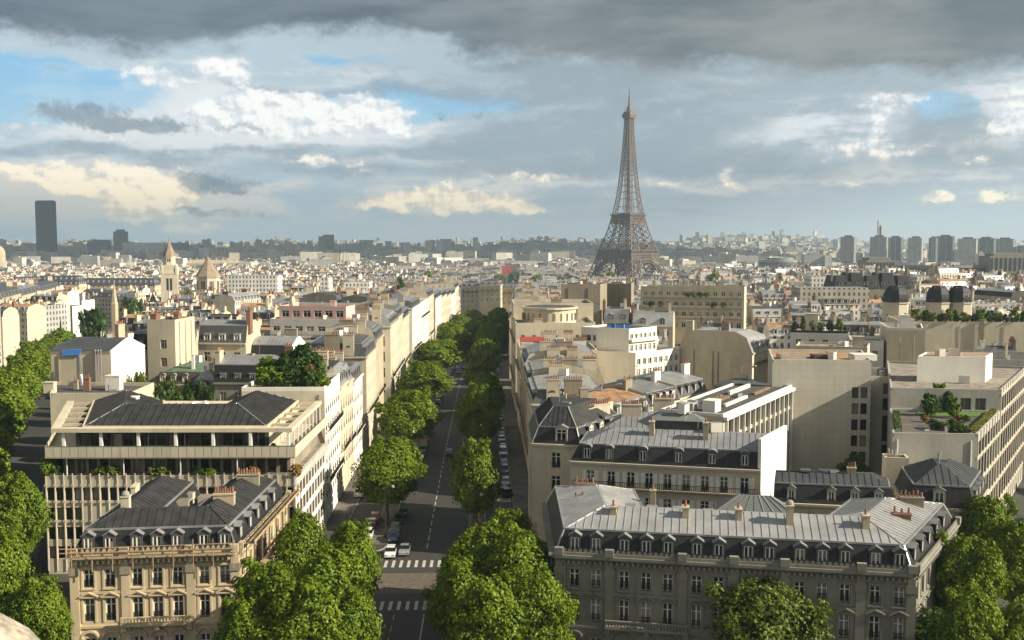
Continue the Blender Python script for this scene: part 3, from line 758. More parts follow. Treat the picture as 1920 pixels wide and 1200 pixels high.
# ------------------------------------------------------------------ the two mansions at the corners of the square
def wall_u(A, B, px, z):
    """distance along wall A-B of the point seen in photo column px at height z"""
    lo, hi = 0.0, 1.0
    f = lambda t: project(lerp(A, B, t) + (z,))[0]
    for _ in range(40):
        m = (lo + hi) / 2
        if f(m) < px: lo = m
        else: hi = m
    return lo * unit(A, B)[1]
def project(p):
    t = R(PITCH); y = p[1]; z = p[2] - CAMZ; f = y * math.cos(t) - z * math.sin(t); u = y * math.sin(t) + z * math.cos(t)
    return 960 + FPX * p[0] / f, 600 - FPX * u / f

def mansion(name, label, A, B, Cc, D, wing, cols, wall, top, piers, side_cols, dorm, side_dorm, group=None, ribs='zinc', extra=()):
    U = u_shape(A, B, Cc, D, wing); L = unit(A, B)[1]
    e0 = {'cols': [(u - .56, u + .56) for u in cols], 'rows': [(10.1, 2.05)], 'style': 'french', 'depth': .34}
    sc_ = [(u - .56, u + .56) for u in side_cols]
    e1 = {'cols': sc_, 'rows': [(10.1, 2.05), (6.1, 2.65)], 'style': 'french', 'depth': .34}
    n = len(U)
    r = build(name, label, 'mansion', U, 0, 14, wall, {0: {'cols': e0['cols'], 'rows': [(10.1, 2.05), (6.1, 2.65), (1.2, 2.9)], 'style': 'french', 'depth': .34}, 1: e1,
              3: {'n': 3, 'w': 1.1, 'rows': [(10.1, 2.0)]}, 4: {'n': 4, 'w': 1.1, 'rows': [(10.1, 2.0)]}},
              {'kind': 'mansard', 'd1': 1.1, 'z1': 16.6, 'd2': wing / 2 - .12, 'z2': 18.25, 'slope': 'slate', 'top': top, 'ribs': True, 'step': .92,
               'hips': ribs, 'dormers': {0: (dorm, 'gable', 1.35, 1.75), 1: (side_dorm, 'gable', 1.35, 1.75)}, 'dwall': 'zinc_dark'}, cornice=.75, corn_z=(9.35, 5.3))
    ox, oy = A
    P = lambda p: (p[0] - ox, p[1] - oy)
    # carved band of the front: pediments, piers with capitals, consoles under the cornice, cresting, ground floor arches
    for X, Y, us, prs in ((A, B, cols, piers), (B, Cc, side_cols, [.5, unit(B, Cc)[1] - .5])):
        (ux, uy), LL = unit(X, Y); nx, ny = uy, -ux; q0 = P(X)
        at = lambda u, d: (q0[0] + ux * u + nx * d, q0[1] + uy * u + ny * d)
        for u in us:
            pd = MB()
            for sgn in (-1, 1):
                a = at(u, .19); s_ = at(u + sgn * 1.05, .19)
                pd.bar(a + (9.05 + .52,), s_ + (9.08,), .3, wall, .16)
            pd.obox(at(u - 1.05, .26), (ux, uy), 2.1, .25, 8.92, 9.05, wall)
            for sgn in (-1, 1): pd.obox(at(u + sgn * .74 - .11, .09), (ux, uy), .22, .088, 6.0, 8.9, wall)
            for sgn in (-1, 1): pd.obox(at(u + sgn * .72 - .1, .08), (ux, uy), .2, .078, 10.0, 12.3, wall)
            pd.obox(at(u - .85, .16), (ux, uy), 1.7, .157, 12.3, 12.5, wall)
            pd.obox(at(u - .8, .2), (ux, uy), 1.6, .197, 9.85, 10.0, wall)
            pd.build('window_surround', r)
        for u in prs:
            pi = MB()
            pi.obox(at(u - .5, .2), (ux, uy), 1.0, .198, .2, 11.6, wall); pi.obox(at(u - .6, .32), (ux, uy), 1.2, .318, 11.6, 12.5, 'stone_old')
            pi.obox(at(u - .42, .3), (ux, uy), .84, .298, 12.5, 13.3, wall)
            pi.obox(at(u - .5, .85), (ux, uy), 1.0, .6, 14.0, 14.85, wall)
            pi.build('pilaster', r)
        cr = MB(); k = int(LL / .62)
        for i in range(k):
            u = .3 + i * (LL - .6) / k
            cr.obox(at(u, .62), (ux, uy), .22, .5, 13.05, 13.36, wall)
            c0 = at(u, .5); c1 = at(u + .44, .5); cm = at(u + .22, .5)
            cr.face((c0 + (14.32,), c1 + (14.32,), at(u + .4, .5) + (14.62,), cm + (14.82,), at(u + .04, .5) + (14.62,)), 'zinc' if top == 'zinc' else wall)
            b0 = at(u, .42); b1 = at(u + .44, .42); cr.face((b1 + (14.32,), b0 + (14.32,), at(u + .04, .42) + (14.62,), at(u + .22, .42) + (14.82,), at(u + .4, .42) + (14.62,)), 'zinc' if top == 'zinc' else wall)
        cr.obox(at(.2, .56), (ux, uy), LL - .4, .2, 14.0, 14.32, wall)
        cr.build('cresting', r)
        fz = MB(); fz.obox(at(.1, .06), (ux, uy), LL - .2, .055, 12.62, 13.04, 'stone_old')
        for i in range(int(LL / 1.1)):
            u = .5 + i * 1.1; fz.bar(at(u, .1) + (12.95,), at(u + .5, .1) + (12.72,), .1, wall); fz.bar(at(u + .5, .1) + (12.72,), at(u + 1.0, .1) + (12.95,), .1, wall)
        fz.build('frieze', r)
    (ux, uy), LL = unit(A, B); q0 = P(A); at = lambda u, d: (q0[0] + ux * u + uy * d, q0[1] + uy * u - ux * d)
    b0, b1 = extra
    bal = MB(); bal.obox(at(b0, 1.0), (ux, uy), b1 - b0, .998, 5.62, 5.9, wall); bal.obox(at(b0, 1.0), (ux, uy), b1 - b0, .2, 6.55, 6.72, wall)
    for i in range(int((b1 - b0) / .36)): bal.obox(at(b0 + i * .36, .96), (ux, uy), .16, .14, 5.9, 6.55, wall)
    for u in (b0 + .3, (b0 + b1) / 2, b1 - .3): bal.obox(at(u - .3, .8), (ux, uy), .6, .797, 5.0, 5.62, wall)
    bal.build('balcony', r)
    for u in cols:
        ar = MB()
        pts = [(-.95 * math.cos(math.pi * i / 8), 4.1 + .95 * math.sin(math.pi * i / 8) * .9) for i in range(9)]
        for p, q in zip(pts, pts[1:]): ar.bar(at(u + p[0], .08) + (p[1],), at(u + q[0], .08) + (q[1],), .34, wall, .24)
        ar.build('arch_moulding', r)
    return r, U

# left mansion, sunlit, in scaffolding
LA, LB, LC, LD = (-50.4, 117.0), (-32.2, 119.0), (-32.0, 144.6), (-51.6, 142.2)
lcols = [wall_u(LA, LB, px, 11) for px in (166, 206, 257, 295, 333, 383, 422)]
lm, LU = mansion('corner_mansion', 'sunlit stone mansion in scaffolding with black mansard roof, nearest left of the avenue', LA, LB, LC, LD, 8.4, lcols, 'stone_scrub', 'dark_sheet',
                 [wall_u(LA, LB, px, 11) for px in (140, 236, 358, 441)], [2.6, 6.2, 9.8, 13.4, 17.0, 20.6, 23.6], lcols, [3.2, 7.6, 11.4, 15.5, 20.0], ribs='dark_sheet',
                 extra=(wall_u(LA, LB, 230, 6), wall_u(LA, LB, 362, 6)))
def chim(root, o, px, py, Y, h, L, T, ang, mat, pots, dz=0.0):
    x, z = V(px, py, Y); return add_chimney(root, x - o[0], Y - o[1], z - dz, z + h, L, T, ang, mat, pots)
chim(lm, LA, 237, 978, 122.5, 3.0, .95, 1.0, .1, 'stone_pale', 0)
cp = MB(); cp.lathe(0, 0, [(.28, 0), (.5, .12), (.42, .4), (.2, .56), (.02, .6)], 10, 'lamp_glass'); x_, z_ = V(237, 978, 122.5)
cp.build('chimney_cowl', lm, (x_ - LA[0], 122.5 - LA[1], z_ + 3.18))
chim(lm, LA, 421, 958, 127, 2.1, 2.5, 1.2, .1, 'stone_warm', 8)
chim(lm, LA, 466, 922, 138, 2.3, 2.9, 1.1, .1, 'stone_old', 8)
chim(lm, LA, 254, 934, 134, 1.6, .6, 2.2, .1, 'stone_pale', 0)
sk = MB()
for (px, py, Y, l, t, h) in ((395, 938, 133, 3.4, 1.6, .9), (335, 945, 133, 2.6, 1.8, .7), (300, 950, 134, 2.0, 2.0, .35), (350, 932, 138, 1.6, 1.2, 1.0)):
    x, z = V(px, py, Y); sk.box(x - LA[0] - l / 2, x - LA[0] + l / 2, Y - LA[1], Y - LA[1] + t, z - 1.2, z + h * .5, 'stone_pale', 'gravel_roof')
sk.build('roof_light', lm)

# scaffolding on the left mansion
sf = thing('scaffolding', 'scaffolding of rusty tubes and planks along the cornice of the sunlit mansion', 'scaffolding', (LB[0], LB[1], 0))
(ux, uy), L = unit(LB, LC); p = MB(); q = MB()
for i in range(8):
    u = .3 + i * (L - .3) / 7
    for d in (1.15, 2.1):
        p.bar((ux * u + uy * d, uy * u - ux * d, .1), (ux * u + uy * d, uy * u - ux * d, 15.6), .1, 'tube_steel')
    for z in (6.2, 10.6, 14.9): p.bar((ux * u + uy * 1.15, uy * u - ux * 1.15, z), (ux * u + uy * 2.1, uy * u - ux * 2.1, z), .08, 'tube_steel')
for z in (7.1, 11.5, 15.0, 15.5): p.bar((uy * 2.1, -ux * 2.1, z), (ux * L + uy * 2.1, uy * L - ux * 2.1, z), .08, 'tube_steel')
for i in range(6):
    a = i * L / 6; p.bar((ux * a + uy * 2.12, uy * a - ux * 2.12, 4 + (i % 3) * 2.2), (ux * (a + L / 6) + uy * 2.12, uy * (a + L / 6) - ux * 2.12, 8.4 + (i % 3) * 2.2), .07, 'tube_steel')
for z in (6.24, 10.64, 14.7): q.obox((uy * 2.08, -ux * 2.08), (ux, uy), L, .85, z, z + .05, 'wood_plank')
q.obox((uy * 2.2, -ux * 2.2), (ux, uy), L, .05, 14.85, 15.15, 'wood_plank')
(vx, vy), L2 = unit(LB, LA)
for i in range(9):
    u = .2 + i * (L2 - .3) / 8; d = -1.0
    p.bar((vx * u + vy * d, vy * u - vx * d, 12.2), (vx * u + vy * d, vy * u - vx * d, 15.7), .08, 'wood_plank')
for z in (13.9, 14.5, 15.1): q.bar((-vy, vx, z), (vx * (L2 + 1.2) - vy, vy * (L2 + 1.2) + vx, z - (.1 if z > 15 else 0)), .11 if z < 15 else .08, 'wood_plank')
p.build('tube_lattice', sf); q.build('plank', sf)

# right mansion, in shade
RA, RB, RC, RD = (5.0, 117.9), (43.6, 110.9), (56.7, 131.0), (4.8, 141.0)
rcols = [wall_u(RA, RB, px, 11) for px in (1077, 1117, 1170, 1211, 1252, 1306, 1347, 1402, 1442, 1499, 1541, 1584, 1641, 1686)]
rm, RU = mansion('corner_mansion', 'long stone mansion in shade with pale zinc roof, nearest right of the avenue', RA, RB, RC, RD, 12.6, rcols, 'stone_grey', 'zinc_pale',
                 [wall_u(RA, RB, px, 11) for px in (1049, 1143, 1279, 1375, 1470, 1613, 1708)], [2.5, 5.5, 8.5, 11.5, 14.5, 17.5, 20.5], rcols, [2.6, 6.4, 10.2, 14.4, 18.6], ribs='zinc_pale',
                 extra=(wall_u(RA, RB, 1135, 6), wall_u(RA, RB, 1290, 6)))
for (px, py, Y, h, L, T, pots, mt_) in ((1150, 985, 121.5, 2.2, .75, 1.3, 1, 'stone_warm'), (1285, 988, 120, 2.3, .75, 1.3, 1, 'stone_warm'), (1384, 990, 119, 2.2, .75, 1.3, 1, 'stone_warm'), (1480, 995, 117.5, 2.9, .75, 1.3, 0, 'stone_warm'), (1622, 1003, 116, 2.2, .75, 1.3, 1, 'stone_warm'),
                                       (1093, 950, 131, 1.0, 2.2, .9, 3, 'brick_red'), (1096, 926, 137, 1.3, 2.6, .9, 4, 'brick_red'), (1690, 985, 121, 1.3, 2.0, .8, 3, 'brick_red'), (1708, 956, 127, 1.5, 2.8, .9, 6, 'stone_old'), (1224, 938, 131, 1.2, .7, .7, 1, 'stone_warm')):
    chim(rm, RA, px, py, Y, h, L, T, -.17, mt_, pots, 1.0)
cp = MB(); cp.lathe(0, 0, [(.26, 0), (.46, .12), (.4, .36), (.18, .5), (.02, .54)], 10, 'lamp_glass'); x_, z_ = V(1480, 995, 117.5); cp.build('chimney_cowl', rm, (x_ - RA[0], 117.5 - RA[1], z_ + 3.08))
# skylights and a glazed lantern on the right mansion
ln = MB(); x_, z_ = V(1415, 950, 129); (ux, uy), _ = unit(RA, RB)
bx = (x_ - RA[0], 129 - RA[1])
q = [(bx[0] - 4.5, bx[1] + .8), (bx[0] + 4.5, bx[1] - .8), (bx[0] + 5, bx[1] + 2.6), (bx[0] - 4, bx[1] + 4.2)]
tq = [(bx[0] - 1.6, bx[1] + 1.7), (bx[0] + 2.2, bx[1] + 1.0), (bx[0] + 2.3, bx[1] + 1.3), (bx[0] - 1.5, bx[1] + 2.0)]
ln.hexa([p + (z_ - 2.5,) for p in q], [p + (z_ - .6,) for p in q], 'zinc'); ln.hexa([p + (z_ - .59,) for p in q], [p + (z_ + 1.1,) for p in tq], 'glass_pale')
for a, b in zip(q, tq): ln.bar(a + (z_ - .58,), b + (z_ + 1.12,), .12, 'zinc')
for i in range(1, 8): ln.bar(lerp(q[0], q[1], i / 8) + (z_ - .55,), lerp(tq[0], tq[1], i / 8) + (z_ + 1.14,), .07, 'zinc')
ln.build('glass_lantern', rm)
sk = MB()
for (px, py, Y) in ((1172, 952, 126.5), (1212, 955, 126), (1261, 957, 125), (1318, 962, 124)):
    x, z = V(px, py, Y); sk.obox((x - RA[0], Y - RA[1]), (ux, uy), 1.3, 1.0, z - .5, z + .35, 'zinc')
sk.build('roof_light', rm)
# drain pipes on the shaded front
dp = MB()
for px in (1059, 1365, 1383):
    u = wall_u(RA, RB, px, 11); dp.bar((ux * u + uy * .3, uy * u - ux * .3, .2), (ux * u + uy * .3, uy * u - ux * .3, 13), .14, 'zinc')
dp.build('drain_pipe', rm)

# ------------------------------------------------------------------ modern block with terraces behind the left mansion
NA, NB, NC, ND = (-69.6, 153.0), (-32.4, 153.4), (-32.9, 181.0), (-79.0, 181.0)
bay = 37.2 / 28
cols0 = [(i * bay + .13, (i + 1) * bay - .13) for i in range(28)]
nb = thing('terraced_office', 'modern cream block with fins, planted terraces and dark low roof behind the scaffolded mansion', 'office building', NA + (0,))
P = [(p[0] - NA[0], p[1] - NA[1]) for p in (NA, NB, NC, ND)]
w = MB()
def face_windows(root, A, B, ops, ang, dep, style):
    (ux, uy), L = unit(A, B)
    for (a, b, c, d) in ops: add_window(root, (A[0] + ux * (a + b) / 2 - uy * dep * .85, A[1] + uy * (a + b) / 2 + ux * dep * .85, c), ang, b - a, d - c, style)
rows = [(11.2, 13.15), (8.25, 10.15), (5.3, 7.2), (2.35, 4.25)]
ops = [(a, b, c, d) for r_, (c, d) in enumerate(rows) for i, (a, b) in enumerate(cols0) if r_ == 0 or i < 4 or (i > 26)]
ang0 = math.atan2(P[1][1], P[1][0])
face_windows(nb, P[0], P[1], ops, ang0, .3, 'dark'); wall_open(w, P[0], P[1], 0, 14.4, ops, 'stone_pale', .3)
L1 = unit(P[1], P[2])[1]; cols1 = [(.5 + i * 2.66, .5 + i * 2.66 + 2.3) for i in range(10)]
ops = [(a, b, c, d + .25) for (c, d) in rows for (a, b) in cols1]
face_windows(nb, P[1], P[2], ops, math.pi / 2, .18, 'steel'); wall_open(w, P[1], P[2], 0, 14.4, ops, 'render_white', .18)
for k in (2, 3): A, B = P[k], P[(k + 1) % 4]; w.face((A + (0,), B + (0,), B + (14.4,), A + (14.4,)), 'render_tan')
w.face([p + (14.4,) for p in inset(P, .01)], 'gravel_roof')
w.build('wall', nb)
(ux, uy), L0 = unit(P[0], P[1])
for i in range(29):
    fn = MB(); u = min(i * bay, L0 - .16); fn.obox((P[0][0] + ux * (u - .06) + uy * .12, P[0][1] + uy * (u - .06) - ux * .12), (ux, uy), .12, .118, .5, 15.35, 'stone_pale')
    for z in (10.9, 7.95, 13.35): fn.obox((P[0][0] + ux * (u - .2) + uy * .22, P[0][1] + uy * (u - .2) - ux * .22), (ux, uy), .4, .07, z, z + .35, 'stone_pale')
    fn.build('fin', nb)
for i in range(22):
    fn = MB(); u = .1 + i * 1.28; fn.obox((P[1][0] + .2, P[1][1] + u - .06), (0, 1), .12, .197, 13.3, 15.2, 'trim_white'); fn.build('fin', nb)
# first terrace: parapet, planters, set back dark glazing
tr = MB(); tr.obox((P[0][0], P[0][1] + .05), (ux, uy), L0, .16, 14.4, 15.0, 'render_tan')
s1 = inset(P, [3.0, 1.3, 0, .6]); s1 = [(p[0], p[1]) for p in s1]
gcols = spaced(unit(s1[0], s1[1])[1], 21, 1.25, .5); ops = [(a, b, 14.7, 17.2) for a, b in gcols]
wall_open(tr, s1[0], s1[1], 14.41, 17.6, ops, 'stone_old', .2); face_windows(nb, s1[0], s1[1], ops, ang0, .2, 'dark')
for k in (1, 2, 3): A, B = s1[k], s1[(k + 1) % 4]; tr.face((A + (14.41,), B + (14.41,), B + (17.6,), A + (17.6,)), 'stone_old')
for i in range(5): u = 3 + i * 8.5; tr.bar((P[0][0] + ux * u, .5, 14.4), (P[0][0] + ux * u, .5, 17.6), .12, 'trim_white')
tr.build('terrace_storey', nb)
# second terrace slab and panelled balustrade
bl = MB(); bl.prism(inset(P, -.02), 17.6, 17.85, 'stone_pale', bottom=True)
for i in range(30):
    u = i * L0 / 30; bl.obox((P[0][0] + ux * (u + .04), P[0][1] + uy * u - .06), (ux, uy), L0 / 30 - .08, .12, 17.75, 19.35, 'stone_pale')
bl.obox((P[0][0], P[0][1] + .1), (ux, uy), L0, .06, 17.85, 19.3, 'stone_old'); bl.obox((P[0][0], P[0][1] - .08), (ux, uy), L0, .2, 19.352, 19.44, 'copper_green')
bl.obox((P[1][0] + .06, P[1][1]), (0, 1), L1, .14, 17.86, 19.35, 'render_cream'); bl.obox((P[3][0], P[3][1]), unit(P[3], P[0])[0], unit(P[3], P[0])[1], .14, 17.86, 19.3, 'stone_pale')
bl.build('balustrade', nb)
s2 = inset(P, [2.6, 4.4, 0, 4.2]); t2 = MB()
gc = spaced(unit(s2[0], s2[1])[1], 17, 1.45, .6); ops = [(a, b, 18.0, 20.9) for a, b in gc]
wall_open(t2, s2[0], s2[1], 17.86, 21.4, ops, 'bitumen', .12); face_windows(nb, s2[0], s2[1], ops, ang0, .12, 'dark')
for k in (1, 2, 3): A, B = s2[k], s2[(k + 1) % 4]; t2.face((A + (17.86,), B + (17.86,), B + (21.4,), A + (21.4,)), 'render_tan')
for i in range(7):
    u = 2.2 + i * 5.6; t2.obox((P[0][0] + ux * u, .9), (ux, uy), .42, .42, 17.86, 21.4, 'trim_white')
for i in range(9): t2.obox((P[1][0] - .9, 1 + i * 3.1), (0, 1), .2, .2, 17.86, 21.4, 'trim_white')
t2.build('penthouse', nb)
# pergola frame round the roof
pg = MB(); q = inset(P, [.5, .5, .2, .9]); q2 = inset(P, [1.9, 1.5, .3, 2.0])
for k in (0, 1, 3):
    j = (k + 1) % 4
    pg.hexa([q[k] + (21.4,), q[j] + (21.4,), q2[j] + (21.4,), q2[k] + (21.4,)], [q[k] + (22.0,), q[j] + (22.0,), q2[j] + (22.0,), q2[k] + (22.0,)], 'render_cream')
r0 = inset(P, [1.9, 4.6, .4, 5.4])
for i in range(5):
    t = .12 + i * .2
    a = lerp(q2[0], q2[3], t); b_ = lerp(r0[0], r0[3], t); pg.bar(a + (21.75,), b_ + (21.75,), .35, 'render_cream', .4)
    a = lerp(q2[1], q2[2], t); b_ = lerp(r0[1], r0[2], t); pg.bar(a + (21.75,), b_ + (21.75,), .3, 'render_cream', .4)
pg.build('pergola', nb)
RU_ = u_shape(r0[0], r0[1], r0[2], r0[3], 11.5); rr = MB(); top = inset(RU_, 5.6); n = len(RU_)
for k in range(n):
    j = (k + 1) % n; qd = (RU_[k] + (22.0,), RU_[j] + (22.0,), top[j] + (24.6,), top[k] + (24.6,)); rr.face(qd, 'dark_sheet')
    slope_ribs(rr, *qd, 'dark_sheet', 1.15, .1, .12)
    rr.bar(qd[0], qd[3], .16, 'zinc'); rr.bar(qd[0], qd[1], .3, 'render_cream', .3)
rr.face([p + (24.6,) for p in top], 'dark_sheet'); rr.prism(r0, 21.4, 21.99, 'render_cream')
rr.build('roof', nb)
x_, z_ = V(249, 770, 170); add_chimney(nb, x_ - NA[0], 170 - NA[1], 21, z_ + 2.2, 1.7, 1.7, 0, 'render_white', 0)
# dish and globe aerials on that roof
for (nm, px, py, kind, lb) in (('satellite_dish', 367, 770, 0, 'white satellite dish on a mast on the dark low roof'), ('globe_aerial', 386, 772, 1, 'round white globe aerial beside the dish on the dark low roof')):
    x, z = V(px, py, 172); dsh = thing(nm, lb, 'aerial', (x, 172, z - 1.0)); a = MB(); a.bar((0, 0, 0), (0, 0, 1.7), .14, 'trim_white'); a.build('mast', dsh)
    a = MB()
    if kind == 0: a.lathe(0, 0, [(.05, 0), (.5, .08), (.85, .28), (.8, .3), (.4, .16), (.03, .1)], 14, 'white_plastic')
    else: a.lathe(0, 0, [(.05, 0), (.42, .18), (.6, .6), (.42, 1.02), (.05, 1.2)], 12, 'white_plastic')
    dd = a.build('reflector' if kind == 0 else 'globe', dsh, (0, 0, 1.7)); 
    if kind == 0: dd.rotation_euler = (R(60), 0, R(15)); 
    if kind == 0: a = MB(); a.bar((0, 0, .1), (0, 0, .8), .06, 'trim_white'); a.build('feed_arm', dsh, (0, -.1, 1.7)).rotation_euler = (R(60), 0, R(15))
# ------------------------------------------------------------------ houses along the avenue
ORDW = ('first', 'second', 'third', 'fourth', 'fifth')
def row_house(side, s0, s1, depth, ze, name, label, wall, kind='mansard', z1=None, z2=None, top='zinc', slope='zinc_dark', storeys=5, chim_n=2, front=False, nd=None, bal=(1, 4), gap=None, party='render_tan', **kw):
    t = side * 18.7
    f0, f1, b0, b1 = av(t, s0), av(t, s1), av(t + side * depth, s0), av(t + side * depth, s1)
    poly = [b0, f0, f1, b1] if side < 0 else [f0, b0, b1, f1]
    fe = 1 if side < 0 else 3
    zg = min(gz(*p) for p in poly); h = ze - zg
    fl = (h - 1.2) / (storeys + .4); rows = [(zg + fl * (i + .38), fl * .62) for i in range(1, storeys + 1) if zg + fl * (i + 1) < ze + .6]
    Lf = s1 - s0; ncol = max(2, int(Lf / 2.7)); z1 = z1 or ze + 3.0; z2 = z2 or z1 + 1.2
    st = 'french' if s0 < 70 else 'lod'
    edges = {fe: {'n': ncol, 'w': 1.3, 'rows': rows, 'style': st, 'depth': .24 if s0 < 70 else .1, 'balcony': [rows[b][0] for b in bal if b < len(rows)]}}
    if front: edges[0] = {'n': max(2, int(depth / 3.2)), 'w': 1.1, 'rows': rows, 'style': st if st != 'french' else 'case'}
    pe = [0, 2] if not front else [2]
    if kind == 'mansard':
        roof = {'kind': 'mansard', 'd1': 1.3, 'z1': z1, 'd2': depth / 2 - .3, 'z2': z2, 'party': pe, 'slope': slope, 'top': top, 'ribs': s0 < 140, 'dormers': {fe: (nd or max(2, ncol - 1), kw.get('dst', 'arch'), 1.3, 1.8)}}
        if front: roof['dormers'][0] = (2, kw.get('dst', 'arch'), 1.4, 1.9)
    else: roof = {'kind': 'flat', 'parapet': kw.get('parapet', .9), 'mat': kw.get('mat', 'gravel_roof'), 'blank': (0, 2)}
    ch = []
    for i in range(chim_n):
        s = s0 + .5 if i % 2 == 0 else s1 - .5; tt = t + side * depth * (.28 + .13 * i)
        x, y = av(tt, s); zt = (z2 if kind == 'mansard' else ze + 1.0)
        ch.append((x, y, ze - .5, zt + 1.0 + .4 * (i % 2), 2.6 + .5 * (i % 3), .8, 0, ('render_tan', 'stone_pale', 'stone_old')[i % 3], 6 + i))
    return build(name, label, 'apartment house', poly, zg, ze, wall, edges, roof, ch, 'houses along the avenue', party)
ML = 'in the left avenue row'; MR = 'in the right avenue row'
row_house(-1, 22, 41, 14.5, 23.6, 'garden_house', 'pale house with a tree garden on its flat roof, next beyond the terraced block', 'render_white', 'flat', storeys=7, chim_n=0, party='stone_pale', parapet=.7, mat='soil')
row_house(-1, 41.2, 52, 13, 21.5, 'apartment_house', 'house with steep grey roof of skylights just beyond the tree garden', 'render_cream', z1=25.4, z2=26, top='zinc_dark', slope='zinc', nd=4, dst='flat')
row_house(-1, 52.2, 61, 13, 20.8, 'apartment_house', 'narrow cream house with arched dormers, third along the left of the avenue', 'stone_pale', z1=24, z2=25, slope='zinc')
row_house(-1, 61.2, 78, 14, 19.6, 'apartment_house', 'white fronted house with low zinc roof and chimneys, fourth along the left of the avenue', 'render_white', z1=22, z2=23, chim_n=3, top='zinc_dark')
row_house(-1, 86, 108, 15, 22.5, 'corner_house', 'cream corner house with shaded end and balconies beyond the gap, left row', 'stone_pale', z1=25.5, z2=26.6, front=True, top='zinc_dark', chim_n=3)
row_house(-1, 108.2, 128, 14, 24.2, 'apartment_house', 'tall warm stone house next after the cream corner house ' + ML, 'stone_warm', z1=27.4, z2=28.4, chim_n=3)
row_house(-1, 150, 176, 15, 24.5, 'corner_house', 'tall corner house with grey curved dormers at the second left side street', 'render_cream', z1=27.6, z2=28.8, front=True, slope='zinc', chim_n=3)
row_house(-1, 176.2, 196, 15, 25.2, 'apartment_house', 'high pale house with dark party wall facing the square ' + ML, 'stone_pale', z1=29, z2=30.2, party='stone_old', chim_n=4)
row_house(-1, 196.2, 226, 15, 23, 'apartment_house', 'long cream house, the lower one past the dark party wall ' + ML, 'render_cream', z1=26, z2=27, chim_n=4)
row_house(-1, 240, 272, 16, 24, 'apartment_house', 'broad white house beyond the third side street ' + ML, 'render_white', z1=26.8, z2=27.6, front=True, chim_n=3)
row_house(-1, 272.2, 310, 16, 23.2, 'apartment_house', 'long white house, farthest but one in the sunlit row ' + ML, 'render_white', 'flat', storeys=6, chim_n=2)
row_house(-1, 310.2, 338, 16, 24.6, 'apartment_house', 'farthest pale house of the sunlit row ' + ML, 'stone_pale', z1=27.5, z2=28.5, chim_n=3)
for i in range(5):
    for sd in (-1, 1):
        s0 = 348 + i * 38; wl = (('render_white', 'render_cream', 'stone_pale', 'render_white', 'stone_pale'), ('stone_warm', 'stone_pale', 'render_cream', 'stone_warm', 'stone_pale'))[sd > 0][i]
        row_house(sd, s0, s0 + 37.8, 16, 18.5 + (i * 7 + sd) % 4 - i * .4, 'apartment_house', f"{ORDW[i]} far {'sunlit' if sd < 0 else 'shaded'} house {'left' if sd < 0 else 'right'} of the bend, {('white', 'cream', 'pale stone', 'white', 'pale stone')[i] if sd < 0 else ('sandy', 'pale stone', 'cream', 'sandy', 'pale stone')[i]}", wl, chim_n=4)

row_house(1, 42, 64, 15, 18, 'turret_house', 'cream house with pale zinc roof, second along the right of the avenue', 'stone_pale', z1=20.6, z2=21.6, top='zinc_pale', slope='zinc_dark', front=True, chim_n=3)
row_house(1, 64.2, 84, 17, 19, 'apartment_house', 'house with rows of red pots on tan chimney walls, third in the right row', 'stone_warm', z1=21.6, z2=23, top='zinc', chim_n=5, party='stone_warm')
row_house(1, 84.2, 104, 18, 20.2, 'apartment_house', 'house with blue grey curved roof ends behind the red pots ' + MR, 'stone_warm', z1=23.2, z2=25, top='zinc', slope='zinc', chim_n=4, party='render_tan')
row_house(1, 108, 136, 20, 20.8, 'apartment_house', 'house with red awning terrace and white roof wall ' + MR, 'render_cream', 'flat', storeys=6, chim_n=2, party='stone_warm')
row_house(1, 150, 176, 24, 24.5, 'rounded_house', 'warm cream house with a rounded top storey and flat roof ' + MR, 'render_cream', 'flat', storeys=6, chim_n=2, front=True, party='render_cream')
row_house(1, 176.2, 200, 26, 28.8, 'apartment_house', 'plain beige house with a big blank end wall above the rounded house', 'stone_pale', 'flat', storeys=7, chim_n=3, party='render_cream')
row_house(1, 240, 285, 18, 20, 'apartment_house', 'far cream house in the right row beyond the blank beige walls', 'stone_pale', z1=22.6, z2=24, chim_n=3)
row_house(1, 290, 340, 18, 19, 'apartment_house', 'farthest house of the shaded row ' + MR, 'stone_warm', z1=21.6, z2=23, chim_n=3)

# ------------------------------------------------------------------ right middle ground
def quad(l, r, dep, ang=None):
    """plan from its front corners l and r, going back by dep"""
    (ux, uy), L = unit(l, r); return [l, r, (r[0] - uy * dep, r[1] + ux * dep), (l[0] - uy * dep, l[1] + ux * dep)]
# shuttered house with slate mansard and white end wall
sh = build('shuttered_house', 'house with white shutters, long slate roof of round dormers and bright white end wall', 'apartment house', [(9, 159), (37, 152.5), (43.9, 164.3), (11.5, 171.5)], 0, 16, 'stone_pale',
      {0: {'cols': [(u - .6, u + .6) for u in (3.2, 6.4, 9.4, 12.2, 15, 17.8, 20.6, 23.4, 26.4)], 'rows': [(12.3, 2.35), (8.6, 2.2), (5, 2.2)], 'style': 'french', 'balcony': [12.25]}},
      {'kind': 'mansard', 'd1': 1.3, 'z1': 18.5, 'd2': 6.2, 'z2': 20.3, 'party': [1], 'slope': 'slate', 'top': 'zinc', 'ribs': True, 'dormers': {0: ([2.6, 6.0, 11.2, 16.6, 21.6, 26.4][:6], 'arch', 1.35, 1.9)}},
      [], party='render_white')
P0 = (9, 159); (ux, uy), LL = unit(P0, (37, 152.5))
